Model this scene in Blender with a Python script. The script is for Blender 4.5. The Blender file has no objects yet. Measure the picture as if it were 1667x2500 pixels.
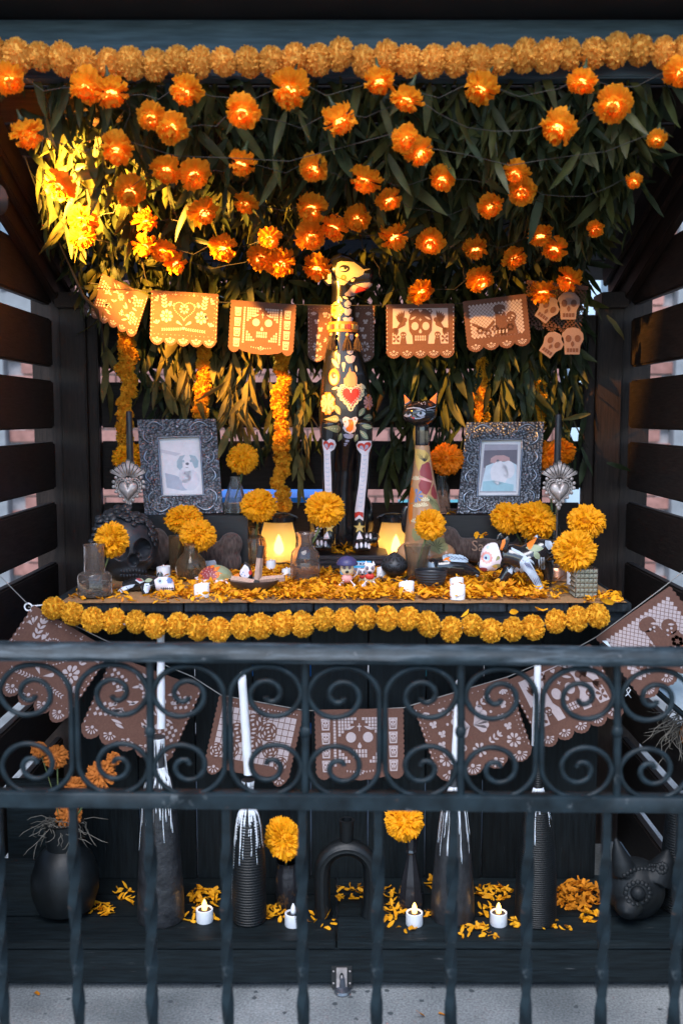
import bpy, bmesh, math, random
import numpy as np
from mathutils import Vector, Matrix, Euler, noise
from mathutils.bvhtree import BVHTree

scene = bpy.context.scene
R = math.radians
PI = math.pi

# ------------------------------------------------------------------ camera
CAM = Vector((0.0, 0.0, 1.5))
PITCH = R(5.48)
FPX = 2430.0
cam_data = bpy.data.cameras.new("camera")
cam = bpy.data.objects.new("camera", cam_data)
scene.collection.objects.link(cam)
cam.location = CAM
cam.rotation_euler = (R(90) - PITCH, 0, 0)
cam_data.sensor_fit = 'VERTICAL'
cam_data.sensor_height = 36.0
cam_data.lens = 36.0 * FPX / 2500.0
cam_data.clip_start = 0.05
cam_data.clip_end = 400
cam_data.dof.use_dof = True
cam_data.dof.focus_distance = 2.95
cam_data.dof.aperture_fstop = 2.4
scene.camera = cam

# ------------------------------------------------------------------ world, sun, exposure
SUN_EL, SUN_AZ = R(54), R(192)
world = bpy.data.worlds.new("World")
scene.world = world
world.use_nodes = True
wn = world.node_tree
wn.nodes.clear()
sky = wn.nodes.new("ShaderNodeTexSky")
sky.sky_type = 'NISHITA'
sky.sun_disc = False
sky.sun_elevation = SUN_EL
sky.sun_rotation = SUN_AZ
sky.air_density = 1.0
sky.dust_density = 0.4
sky.ozone_density = 1.6
bg = wn.nodes.new("ShaderNodeBackground")
bg.inputs[1].default_value = 0.115
wo = wn.nodes.new("ShaderNodeOutputWorld")
wn.links.new(sky.outputs[0], bg.inputs[0])
wn.links.new(bg.outputs[0], wo.inputs[0])

sl = bpy.data.lights.new("sun", 'SUN')
sl.energy = 1.3
sl.angle = R(40)
sl.color = (0.98, 0.98, 1.0)
sun = bpy.data.objects.new("sun", sl)
scene.collection.objects.link(sun)
# light comes from behind and above the camera
_d = Vector((math.sin(SUN_AZ) * math.cos(SUN_EL), math.cos(SUN_AZ) * math.cos(SUN_EL), math.sin(SUN_EL)))
sun.rotation_euler = (-_d).to_track_quat('-Z', 'Y').to_euler()

vs = scene.view_settings
vs.view_transform = 'Standard'
vs.look = 'None'
vs.gamma = 1.0
vs.use_curve_mapping = False
vs.exposure = 1.72

cy = scene.cycles
cy.use_denoising = True
cy.max_bounces = 10
cy.transparent_max_bounces = 16
cy.transmission_bounces = 10
cy.caustics_reflective = False
cy.caustics_refractive = False
cy.sample_clamp_indirect = 4.0
cy.use_light_tree = True

# ------------------------------------------------------------------ placing things in the world
_c, _s = math.cos(PITCH), math.sin(PITCH)

def ray(px, py):
    tx = (px - 833.5) / FPX
    ty = (1250.0 - py) / FPX
    d = Vector((tx, _c + ty * _s, -_s + ty * _c))
    return d / d.y

def P(px, py, Y):
    return CAM + ray(px, py) * Y

def PZ(px, py, z):
    d = ray(px, py)
    return CAM + d * ((z - CAM.z) / d.z)

def MPP(Y):                         # metres per photo pixel at a distance
    return Y / FPX

# ------------------------------------------------------------------ objects
COL = scene.collection

def link(o, parent=None):
    COL.objects.link(o)
    if parent is not None:
        o.parent = parent
    return o

def tag(o, label=None, cat=None, group=None, kind=None):
    if label: o['label'] = label
    if cat: o['category'] = cat
    if group: o['group'] = group
    if kind: o['kind'] = kind
    return o

def thing(name, label, cat, loc=(0, 0, 0), rz=0.0, group=None, rot=None):
    o = bpy.data.objects.new(name, None)
    o.empty_display_size = 0.05
    link(o)
    o.location = loc
    o.rotation_euler = rot if rot is not None else (0, 0, rz)
    return tag(o, label, cat, group)

def put(name, mesh, parent=None, mat4=None, label=None):
    o = bpy.data.objects.new(name, mesh)
    link(o, parent)
    if mat4 is not None:
        o.matrix_basis = mat4
    if label: o['label'] = label
    return o

class MB:
    """collects geometry for one mesh"""
    def __init__(s):
        s.v = []; s.f = []
    def add(s, vs, fs):
        o = len(s.v)
        s.v.extend([tuple(v) for v in vs])
        s.f.extend([tuple(i + o for i in f) for f in fs])
        return s
    def box(s, c, d, rot=None):
        c = Vector(c); x, y, z = d[0] / 2, d[1] / 2, d[2] / 2
        vs = [Vector((a * x, b * y, e * z)) for a in (-1, 1) for b in (-1, 1) for e in (-1, 1)]
        if rot is not None: vs = [rot @ v for v in vs]
        return s.add([v + c for v in vs], [(0, 1, 3, 2), (4, 6, 7, 5), (0, 4, 5, 1), (2, 3, 7, 6), (0, 2, 6, 4), (1, 5, 7, 3)])
    def hexa(s, p):                 # eight corners: bottom loop 0-3, top loop 4-7
        return s.add(p, [(3, 2, 1, 0), (4, 5, 6, 7), (0, 1, 5, 4), (1, 2, 6, 5), (2, 3, 7, 6), (3, 0, 4, 7)])
    def tube(s, pts, r, n=8, cap=True, flat=None, twist=None):
        pts = [Vector(p) for p in pts]
        m = len(pts)
        rs = r if isinstance(r, (list, tuple)) else [r] * m
        t0 = (pts[1] - pts[0]).normalized()
        up = Vector((0, 0, 1)) if abs(t0.z) < 0.9 else Vector((1, 0, 0))
        u = (up - t0 * up.dot(t0)).normalized()
        vs = []
        for i in range(m):
            t = (pts[min(i + 1, m - 1)] - pts[max(i - 1, 0)])
            if t.length < 1e-9: t = t0
            t.normalize()
            u = (u - t * u.dot(t))
            if u.length < 1e-6: u = t.orthogonal()
            u.normalize()
            w = t.cross(u)
            tw = twist[i] if twist else 0.0
            for k in range(n):
                a = 2 * PI * k / n + tw
                q = u * (math.cos(a) * rs[i]) + w * (math.sin(a) * rs[i] * (flat if flat else 1.0))
                vs.append(pts[i] + q)
        fs = []
        for i in range(m - 1):
            for k in range(n):
                a = i * n + k; b = i * n + (k + 1) % n
                fs.append((a, b, b + n, a + n))
        if cap:
            fs.append(tuple(range(n - 1, -1, -1)))
            fs.append(tuple((m - 1) * n + k for k in range(n)))
        return s.add(vs, fs)
    def lathe(s, prof, n=32, c=(0, 0, 0), mod=None, closed=True, sx=1.0, sy=1.0):
        vs = []; m = len(prof)
        for j, (r, z) in enumerate(prof):
            for k in range(n):
                a = 2 * PI * k / n
                rr = r * (mod(a, z) if mod else 1.0)
                vs.append((c[0] + rr * math.cos(a) * sx, c[1] + rr * math.sin(a) * sy, c[2] + z))
        fs = []
        for j in range(m - 1):
            for k in range(n):
                a = j * n + k; b = j * n + (k + 1) % n
                fs.append((a, b, b + n, a + n))
        if closed:
            if prof[0][0] > 1e-5: fs.append(tuple(range(n - 1, -1, -1)))
            if prof[-1][0] > 1e-5: fs.append(tuple((m - 1) * n + k for k in range(n)))
        return s.add(vs, fs)
    def ell(s, c, r, nu=16, nv=10, rot=None):
        c = Vector(c)
        if not isinstance(r, (tuple, list)): r = (r, r, r)
        vs = [Vector((0, 0, -r[2]))]
        for j in range(1, nv):
            t = -PI / 2 + PI * j / nv
            for k in range(nu):
                a = 2 * PI * k / nu
                vs.append(Vector((r[0] * math.cos(t) * math.cos(a), r[1] * math.cos(t) * math.sin(a), r[2] * math.sin(t))))
        vs.append(Vector((0, 0, r[2])))
        fs = []
        for k in range(nu):
            fs.append((0, 1 + (k + 1) % nu, 1 + k))
        for j in range(nv - 2):
            for k in range(nu):
                a = 1 + j * nu + k; b = 1 + j * nu + (k + 1) % nu
                fs.append((a, b, b + nu, a + nu))
        L = len(vs) - 1; o = 1 + (nv - 2) * nu
        for k in range(nu):
            fs.append((o + k, o + (k + 1) % nu, L))
        if rot is not None: vs = [rot @ v for v in vs]
        return s.add([v + c for v in vs], fs)
    def loft(s, rings, cap=True):
        """rings: lists of equal numbers of points"""
        n = len(rings[0]); vs = [p for r_ in rings for p in r_]; fs = []
        for i in range(len(rings) - 1):
            for k in range(n):
                a = i * n + k; b = i * n + (k + 1) % n
                fs.append((a, b, b + n, a + n))
        if cap:
            fs.append(tuple(range(n - 1, -1, -1)))
            fs.append(tuple((len(rings) - 1) * n + k for k in range(n)))
        return s.add(vs, fs)
    def prism(s, pts, y0, y1):      # 2-D outline (x, z) given thickness from y0 (front) to y1
        n = len(pts)
        a = 0.0
        for i in range(n):
            x1, z1 = pts[i]; x2, z2 = pts[(i + 1) % n]
            a += x1 * z2 - x2 * z1
        if a < 0: pts = pts[::-1]
        vs = [(x, y0, z) for x, z in pts] + [(x, y1, z) for x, z in pts]
        fs = [tuple(range(n)), tuple(range(2 * n - 1, n - 1, -1))]
        for i in range(n):
            j = (i + 1) % n
            fs.append((j, i, i + n, j + n))
        return s.add(vs, fs)
    def mesh(s, name, mat=None, smooth=None):
        me = bpy.data.meshes.new(name)
        me.from_pydata(s.v, [], s.f)
        if mat is not None: me.materials.append(mat)
        if smooth is not None:
            me.polygons.foreach_set("use_smooth", [True] * len(me.polygons))
            if smooth < 170: me.set_sharp_from_angle(angle=R(smooth))
        me.update()
        return me
    def build(s, name, mat, parent=None, smooth=None, label=None, mat4=None):
        return put(name, s.mesh(name, mat, smooth), parent, mat4, label)

def local(mb, origin):
    o = Vector(origin)
    mb.v = [tuple(Vector(v) - o) for v in mb.v]
    return mb

def fused(mb, voxel, smooth_it=4, name="body", factor=0.5, mat=None):
    """one continuous surface out of overlapping shapes"""
    me = mb.mesh("tmp")
    o = bpy.data.objects.new("tmp", me)
    COL.objects.link(o)
    m = o.modifiers.new("r", 'REMESH'); m.mode = 'VOXEL'; m.voxel_size = voxel
    if smooth_it:
        m2 = o.modifiers.new("s", 'SMOOTH'); m2.factor = factor; m2.iterations = smooth_it
    dg = bpy.context.evaluated_depsgraph_get()
    ev = o.evaluated_get(dg)
    out = bpy.data.meshes.new_from_object(ev)
    bpy.data.objects.remove(o)
    bpy.data.meshes.remove(me)
    out.name = name
    out.materials.clear()
    if mat is not None: out.materials.append(mat)
    out.polygons.foreach_set("use_smooth", [True] * len(out.polygons))
    out.update()
    return out

def bvh_of(me, offset):
    o = Vector(offset)
    vs = [v.co + o for v in me.vertices]
    return BVHTree.FromPolygons(vs, [tuple(p.vertices) for p in me.polygons])

def dense(pts, h):
    """2-D outline -> triangulated flat patch with edges shorter than h"""
    bm = bmesh.new()
    vs = [bm.verts.new((x, y, 0)) for x, y in pts]
    bm.faces.new(vs)
    bmesh.ops.triangulate(bm, faces=bm.faces[:])
    for _ in range(7):
        es = [e for e in bm.edges if e.calc_length() > h]
        if not es: break
        bmesh.ops.subdivide_edges(bm, edges=es, cuts=1)
        bmesh.ops.triangulate(bm, faces=bm.faces[:])
    bm.verts.index_update()
    V_ = [(v.co.x, v.co.y) for v in bm.verts]
    F_ = [tuple(v.index for v in f.verts) for f in bm.faces]
    bm.free()
    return V_, F_

def paint(polys, tree, origin, lift=0.0008, h=3.0, mb=None):
    """lays outlines (photo pixels) as thin paint on the surface they fall on"""
    mb = mb or MB()
    o = Vector(origin)
    for pts in polys:
        try: V2, F2 = dense(pts, h)
        except Exception: continue
        hit = []
        for x, y in V2:
            d = ray(x, y).normalized()
            loc, nor, idx, dist = tree.ray_cast(CAM, d)
            if loc is None: hit.append(None)
            else:
                if nor.dot(d) > 0: nor = -nor
                hit.append(loc + nor * lift - o)
        used = {}
        vs, fs = [], []
        for f in F2:
            if any(hit[i] is None for i in f): continue
            q = [hit[i] for i in f]
            if max((q[0] - q[1]).length, (q[1] - q[2]).length, (q[0] - q[2]).length) > 0.035: continue
            ids = []
            for i in f:
                if i not in used:
                    used[i] = len(vs); vs.append(hit[i])
                ids.append(used[i])
            # face towards the viewer
            n_ = (q[1] - q[0]).cross(q[2] - q[0])
            if n_.dot(q[0] + o - CAM) > 0: ids = ids[::-1]
            fs.append(tuple(ids))
        mb.add(vs, fs)
    return mb

# 2-D outlines -------------------------------------------------------
def circ(x, y, r, n=10, ry=None, rot=0.0):
    ry = r if ry is None else ry
    c, s_ = math.cos(rot), math.sin(rot)
    return [(x + r * math.cos(a) * c - ry * math.sin(a) * s_, y + r * math.cos(a) * s_ + ry * math.sin(a) * c)
            for a in [2 * PI * i / n for i in range(n)]]

def leafshape(x, y, L, w, ang, n=5):
    """pointed leaf from (x, y) along ang"""
    up = [(t, w * math.sin(PI * t) ** 0.8) for t in [i / n for i in range(1, n)]]
    pts = [(0, 0)] + [(t * L, h_ / 2) for t, h_ in up] + [(L, 0)] + [(t * L, -h_ / 2) for t, h_ in reversed(up)]
    c, s_ = math.cos(ang), math.sin(ang)
    return [(x + a * c - b * s_, y + a * s_ + b * c) for a, b in pts]

def drop(x, y, L, w, ang, n=8):
    """rounded at the far end, pointed at (x, y)"""
    pts = [(0, 0)]
    for i in range(n + 1):
        a = -PI * 0.62 + 2 * PI * 0.62 * i / n
        pts.append((L - w / 2 + w / 2 * math.cos(a), w / 2 * math.sin(a)))
    c, s_ = math.cos(ang), math.sin(ang)
    return [(x + a * c - b * s_, y + a * s_ + b * c) for a, b in pts]

def heart(x, y, w, h, n=26, rot=0.0, up=1):
    pts = []
    c, s_ = math.cos(rot), math.sin(rot)
    for i in range(n):
        t = 2 * PI * i / n
        a = 16 * math.sin(t) ** 3 / 32 * w
        b = (13 * math.cos(t) - 5 * math.cos(2 * t) - 2 * math.cos(3 * t) - math.cos(4 * t) + 2.5) / 29.5 * h * up
        pts.append((x + a * c - b * s_, y + a * s_ + b * c))
    return pts

def star(x, y, r1, r2, n=5, rot=0.0):
    return [(x + (r1 if i % 2 == 0 else r2) * math.sin(rot + PI * i / n), y - (r1 if i % 2 == 0 else r2) * math.cos(rot + PI * i / n)) for i in range(2 * n)]

def rosette(x, y, r, n=8, w=None, inner=0.28, rot=0.0):
    w = w or r * 0.42
    return [drop(x + inner * r * math.cos(a), y + inner * r * math.sin(a), r * (1 - inner), w, a, 5)
            for a in [rot + 2 * PI * i / n for i in range(n)]]
# ------------------------------------------------------------------ materials
MATS = {}

def nodes_of(name):
    m = bpy.data.materials.new(name)
    m.use_nodes = True
    nt = m.node_tree
    b = nt.nodes["Principled BSDF"]
    return m, nt, b

def lerp3(c, k):
    return (min(1, c[0] * k), min(1, c[1] * k), min(1, c[2] * k), 1)

def mk(name, col, rough=0.6, var=0.25, scale=20.0, stretch=(1, 1, 1), bump=0.0, bscale=None, metal=0.0, spec=0.5,
       col2=None, objvar=0.0, bdist=0.002, detail=6, transl=0.0, coat=0.0, voronoi=False, sss=0.0, sheen=0.0):
    m, nt, b = nodes_of(name)
    N, L = nt.nodes, nt.links
    tc = N.new("ShaderNodeTexCoord")
    mp = N.new("ShaderNodeMapping")
    mp.inputs['Scale'].default_value = stretch
    L.new(tc.outputs['Object'], mp.inputs[0])
    vec = mp.outputs[0]
    oi = N.new("ShaderNodeObjectInfo")
    if objvar:
        va = N.new("ShaderNodeVectorMath"); va.operation = 'SCALE'
        va.inputs[0].default_value = (7.3, 3.1, 5.7)
        L.new(oi.outputs['Random'], va.inputs['Scale'])
        vb = N.new("ShaderNodeVectorMath"); vb.operation = 'ADD'
        L.new(vec, vb.inputs[0]); L.new(va.outputs[0], vb.inputs[1])
        vec = vb.outputs[0]
    nz = N.new("ShaderNodeTexNoise")
    nz.inputs['Scale'].default_value = scale
    nz.inputs['Detail'].default_value = detail
    L.new(vec, nz.inputs['Vector'])
    rp = N.new("ShaderNodeValToRGB")
    rp.color_ramp.elements[0].position = 0.3
    rp.color_ramp.elements[1].position = 0.7
    rp.color_ramp.elements[0].color = lerp3(col, 1 - var)
    rp.color_ramp.elements[1].color = lerp3(col2 if col2 else col, 1 + (var if not col2 else 0))
    L.new(nz.outputs['Fac'], rp.inputs[0])
    out = rp.outputs[0]
    if objvar:
        hv = N.new("ShaderNodeHueSaturation")
        mr = N.new("ShaderNodeMapRange")
        mr.inputs['To Min'].default_value = 1 - objvar
        mr.inputs['To Max'].default_value = 1 + objvar
        L.new(oi.outputs['Random'], mr.inputs[0])
        L.new(mr.outputs[0], hv.inputs['Value'])
        L.new(out, hv.inputs['Color'])
        out = hv.outputs[0]
    L.new(out, b.inputs['Base Color'])
    b.inputs['Roughness'].default_value = rough
    b.inputs['Metallic'].default_value = metal
    b.inputs['Specular IOR Level'].default_value = spec
    if coat:
        b.inputs['Coat Weight'].default_value = coat
        b.inputs['Coat Roughness'].default_value = 0.08
    if sss:
        b.inputs['Subsurface Weight'].default_value = sss
        b.inputs['Subsurface Radius'].default_value = (0.01, 0.006, 0.004)
        b.inputs['Subsurface Scale'].default_value = 1.0
    if sheen:
        b.inputs['Sheen Weight'].default_value = sheen
    if bump:
        if voronoi:
            t2 = N.new("ShaderNodeTexVoronoi"); t2.inputs['Scale'].default_value = bscale or scale
            L.new(vec, t2.inputs['Vector']); h = t2.outputs['Distance']
        else:
            t2 = N.new("ShaderNodeTexNoise"); t2.inputs['Scale'].default_value = bscale or scale
            t2.inputs['Detail'].default_value = 8
            L.new(vec, t2.inputs['Vector']); h = t2.outputs['Fac']
        bp = N.new("ShaderNodeBump")
        bp.inputs['Strength'].default_value = bump
        bp.inputs['Distance'].default_value = bdist
        L.new(h, bp.inputs['Height'])
        L.new(bp.outputs[0], b.inputs['Normal'])
    if transl:
        tr = N.new("ShaderNodeBsdfTranslucent")
        mx = N.new("ShaderNodeMixShader")
        mx.inputs[0].default_value = transl
        L.new(out, tr.inputs[0])
        L.new(b.outputs[0], mx.inputs[1]); L.new(tr.outputs[0], mx.inputs[2])
        L.new(mx.outputs[0], N['Material Output'].inputs[0])
    MATS[name] = m
    return m

def glass(name, col, rough=0.03, ior=1.35, light_fill=0.12):
    m, nt, b = nodes_of(name)
    b.inputs['Base Color'].default_value = (*col, 1)
    b.inputs['Roughness'].default_value = rough
    b.inputs['Transmission Weight'].default_value = 1.0
    b.inputs['IOR'].default_value = ior
    if light_fill:                                    # diffuse share added so the glass looks lit against the dark
        df = nt.nodes.new("ShaderNodeBsdfDiffuse"); df.inputs[0].default_value = (*[c * .8 for c in col], 1)
        tr = nt.nodes.new("ShaderNodeBsdfTranslucent"); tr.inputs[0].default_value = (*[c * .9 for c in col], 1)
        ad = nt.nodes.new("ShaderNodeMixShader"); ad.inputs[0].default_value = .5
        mx = nt.nodes.new("ShaderNodeMixShader"); mx.inputs[0].default_value = light_fill
        L = nt.links
        L.new(df.outputs[0], ad.inputs[1]); L.new(tr.outputs[0], ad.inputs[2])
        L.new(b.outputs[0], mx.inputs[1]); L.new(ad.outputs[0], mx.inputs[2])
        L.new(mx.outputs[0], nt.nodes['Material Output'].inputs[0])
    MATS[name] = m
    return m

def emit(name, col, strength):
    m, nt, b = nodes_of(name)
    b.inputs['Base Color'].default_value = (*col, 1)
    b.inputs['Emission Color'].default_value = (*col, 1)
    b.inputs['Emission Strength'].default_value = strength
    MATS[name] = m
    return m

# wood: grain runs along the board's own X axis
m_slat = mk("dark_stained_wood", (0.019, 0.0135, 0.0115), 0.6, 0.5, 14, (1.2, 14, 14), 0.35, 30, objvar=0.25, spec=0.2)
m_post = mk("brown_stained_wood", (0.020, 0.0125, 0.0098), 0.55, 0.45, 12, (1.2, 16, 16), 0.4, 30, objvar=0.2, spec=0.22)
m_beam = mk("blue_black_painted_wood", (0.034, 0.070, 0.096), 0.55, 0.35, 9, (1.0, 10, 10), 0.3, 22, objvar=0.15, col2=(0.055, 0.098, 0.13), spec=.3)
m_plank = mk("black_painted_plank", (0.0065, 0.0105, 0.0125), 0.55, 0.5, 10, (1.3, 15, 15), 0.45, 24, objvar=0.3, spec=0.22)
m_endgrain = mk("black_painted_end_grain", (0.0075, 0.0125, 0.0155), 0.55, 0.6, 26, (1, 1, 6), 0.6, 30, objvar=0.3, col2=(0.022, 0.030, 0.039), spec=.25)
m_panel = mk("black_panel_wood", (0.005, 0.0075, 0.009), 0.55, 0.5, 9, (1.2, 15, 15), 0.4, 20, objvar=0.3, spec=0.18)
m_roof = mk("roof_board_wood", (0.030, 0.018, 0.012), 0.6, 0.4, 10, (1.2, 14, 14), 0.3, objvar=0.2, spec=0.2)
m_black = mk("soot_black_paint", (0.015, 0.015, 0.015), 0.7, 0.2, 8, spec=0.2)
m_burlap = mk("burlap", (0.27, 0.155, 0.075), 0.95, 0.35, 260, (1, 1, 1), 0.6, 420, spec=0.1, bdist=0.001)
m_iron = mk("painted_iron", (0.0035, 0.0085, 0.0115), 0.5, 0.45, 22, (1, 1, 1), 0.35, 60, spec=0.25, col2=(0.011, 0.021, 0.027), bdist=0.0015)
m_concrete = None
m_leaf = mk("green_willow_leaf", (0.070, 0.064, 0.017), 0.5, 0.45, 25, (1, 1, 1), 0.1, 60, objvar=0.4, transl=0.3, spec=0.35, col2=(0.085, 0.094, 0.026))
m_leaf2 = mk("deep_green_willow_leaf", (0.030, 0.042, 0.017), 0.5, 0.4, 25, objvar=0.35, transl=0.25, spec=0.3)
m_leafdry = mk("drying_willow_leaf", (0.150, 0.122, 0.040), 0.6, 0.4, 25, objvar=0.35, transl=0.3, spec=0.25)
m_stem = mk("brown_twig", (0.06, 0.045, 0.022), 0.7, 0.3, 60)
m_mari = mk("fresh_marigold_petals", (0.92, 0.35, 0.004), 0.6, 0.16, 30, objvar=0.05, transl=0.25, spec=0.2, col2=(0.98, 0.45, 0.008))
m_mari2 = mk("deep_orange_marigold_petals", (0.80, 0.20, 0.003), 0.6, 0.16, 30, objvar=0.05, transl=0.22, spec=0.2)
m_petal = mk("loose_marigold_petals", (0.92, 0.36, 0.006), 0.6, 0.3, 22, transl=0.2, spec=0.2, col2=(0.95, 0.45, 0.02))
m_petal2 = mk("browning_marigold_petals", (0.60, 0.21, 0.012), 0.7, 0.3, 22, transl=0.15, spec=0.2)
m_dried = mk("dried_marigold_petals", (0.42, 0.13, 0.025), 0.8, 0.3, 40, spec=0.15)
m_pompon = mk("cream_orange_pompon_fabric", (0.92, 0.42, 0.065), 0.85, 0.1, 40, objvar=0.06, transl=0.35, spec=0.1, col2=(0.95, 0.55, 0.13))
m_pompon2 = mk("yellow_pompon_fabric", (0.95, 0.46, 0.02), 0.85, 0.12, 40, objvar=0.05, transl=0.35, spec=0.1, col2=(0.97, 0.58, 0.07))
m_strand = mk("orange_ruffle_fabric", (0.90, 0.42, 0.03), 0.85, 0.2, 40, objvar=0.1, transl=0.3, spec=0.1)
m_silk = mk("orange_silk_petals", (0.84, 0.29, 0.012), 0.7, 0.15, 40, objvar=0.12, transl=0.55, spec=0.15, col2=(0.90, 0.40, 0.025))
m_silkin = mk("glow_tinted_silk_centre", (0.92, 0.46, 0.07), 0.7, 0.12, 60, transl=0.7, spec=0.1)  # paler yellow than the outer petals: the bulb's glow put into the colour
m_felt = mk("brown_felt", (0.135, 0.068, 0.052), 0.95, 0.12, 300, bump=0.25, bscale=500, spec=0.1, bdist=0.0006)
m_feltpale = mk("pale_felt", (0.44, 0.36, 0.365), 0.95, 0.08, 300, bump=0.2, bscale=500, spec=0.1, bdist=0.0006)
m_wirebrown = mk("dark_fairy_wire", (0.022, 0.016, 0.010), 0.6)
m_string = mk("grey_string", (0.25, 0.24, 0.23), 0.9)
m_cord = mk("black_cable", (0.02, 0.02, 0.02), 0.5)
m_gloss = mk("glossy_black_glaze", (0.017, 0.017, 0.020), 0.16, 0.2, 20, spec=0.6, coat=0.6)
m_dogblack = mk("satin_black_paint", (0.010, 0.0095, 0.011), 0.24, 0.2, 20, spec=0.6, coat=0.3)
m_clay = mk("black_clay", (0.006, 0.0078, 0.0095), 0.55, 0.3, 40, bump=0.25, bscale=120, spec=0.3, bdist=0.0008)
m_claygrey = mk("burnished_grey_clay", (0.022, 0.0235, 0.029), 0.45, 0.3, 40, bump=0.25, bscale=120, spec=0.45, bdist=0.0008)
m_matte = mk("matte_black_ceramic", (0.003, 0.0045, 0.0056), 0.48, 0.35, 30, bump=0.4, bscale=90, spec=0.38, bdist=0.001)
m_black_taper = mk("black_candle_wax", (0.018, 0.018, 0.020), 0.4, 0.2, 30, spec=0.4)
m_wax = mk("white_candle_wax", (0.66, 0.67, 0.71), 0.5, 0.05, 30, spec=0.4, sss=0.3)
m_plastic = mk("white_plastic", (0.78, 0.79, 0.83), 0.4, 0.04, 20, spec=0.45)
m_pewter = mk("pewter_hammered", (0.13, 0.135, 0.155), 0.36, 0.35, 60, metal=0.85, bump=1.0, bscale=125, bdist=0.004, voronoi=True)
m_pewter2 = mk("pewter_smooth", (0.20, 0.22, 0.26), 0.28, 0.2, 30, metal=0.9)
m_silver = mk("tarnished_silver", (0.46, 0.40, 0.38), 0.42, 0.45, 35, metal=0.45, bump=0.15, bscale=60)
m_silverdark = mk("dark_silver_recess", (0.10, 0.088, 0.082), 0.5, 0.4, 40, metal=0.6)
m_copper = mk("copper", (0.55, 0.27, 0.17), 0.3, 0.2, 30, metal=0.9)
m_paper = mk("photo_paper", (0.78, 0.74, 0.76), 0.35, 0.03, 10, spec=0.4)
m_tweed = mk("brown_herringbone_tweed", (0.085, 0.057, 0.052), 0.95, 0.5, 150, (1, 1, 0.3), 0.7, 220, spec=0.1, sheen=0.2, col2=(0.11, 0.08, 0.072))
m_wood_l = mk("pale_palo_santo_wood", (0.40, 0.25, 0.19), 0.7, 0.35, 20, (20, 20, 1.5), 0.3, 40)
m_char = mk("charred_wood", (0.03, 0.026, 0.026), 0.9, 0.4, 50, bump=0.5, bscale=80)
m_bowlwood = mk("dark_wood_bowl", (0.045, 0.032, 0.027), 0.45, 0.5, 30, (1, 1, 5))
m_boxwood = mk("dark_wood_box", (0.032, 0.024, 0.028), 0.4, 0.5, 16, (1.2, 14, 14), 0.3, 26, objvar=0.25)
m_riser = mk("black_wood_riser", (0.010, 0.0095, 0.011), 0.5, 0.4, 14, (1.2, 12, 12), 0.3, 26)
g_clear = glass("clear_glass", (0.93, 0.93, 0.91), 0.02)
g_pink = glass("pink_glass", (0.93, 0.78, 0.70), 0.03)
g_amber = glass("amber_glass", (0.90, 0.66, 0.42), 0.04)
g_smoke = glass("smoky_glass", (0.62, 0.58, 0.50), 0.04)
g_water = glass("vase_water", (0.90, 0.88, 0.82), 0.0, 1.33, 0.0)
g_pane = None
m_bulb = emit("fairy_bulb_glow", (1.0, 0.43, 0.08), 1.9)
m_flame = emit("led_flame_glow", (1.0, 0.50, 0.10), 2.2)
m_flame2 = emit("lantern_flame_glow", (1.0, 0.60, 0.20), 6)
m_lampglow = emit("spotlight_lens_glow", (1.0, 0.55, 0.15), 20)

def flat(name, col, rough=0.45, spec=0.4, var=0.06):
    return mk(name, col, rough, var, 60, spec=spec)

c_cream = flat("paint_cream", (0.80, 0.68, 0.44))
c_yellow = flat("paint_yellow", (0.66, 0.43, 0.12))
c_face = flat("paint_old_ivory", (0.47, 0.40, 0.30))
c_white = flat("paint_white", (0.74, 0.66, 0.70))
c_lilac = flat("paint_lilac_grey", (0.42, 0.37, 0.47))
c_red = flat("paint_red", (0.55, 0.035, 0.025))
c_orange = flat("paint_orange", (0.75, 0.20, 0.025))
c_pink = flat("paint_pink", (0.75, 0.33, 0.30))
c_olive = flat("paint_olive", (0.30, 0.29, 0.14))
c_sage = flat("paint_sage", (0.26, 0.31, 0.20))
c_blue = flat("paint_blue", (0.15, 0.24, 0.48))
c_sky = flat("paint_pale_blue", (0.42, 0.55, 0.68))
c_teal = flat("paint_teal", (0.10, 0.42, 0.50))
c_maroon = flat("paint_maroon", (0.30, 0.05, 0.055))
c_jaw = flat("paint_dusty_pink", (0.36, 0.27, 0.29))
c_tan = flat("paint_tan", (0.56, 0.30, 0.15))
c_black = flat("paint_black", (0.014, 0.013, 0.014))
c_navy = flat("paint_navy", (0.05, 0.045, 0.13))
c_bluesteel = flat("photo_blue_tint", (0.38, 0.48, 0.55))
c_greyblue = flat("photo_grey_blue", (0.46, 0.50, 0.60))
c_photowhite = flat("photo_white", (0.82, 0.78, 0.82))
c_photodark = flat("photo_dark", (0.17, 0.145, 0.18))
c_photopink = flat("photo_pink", (0.58, 0.33, 0.32))

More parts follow.
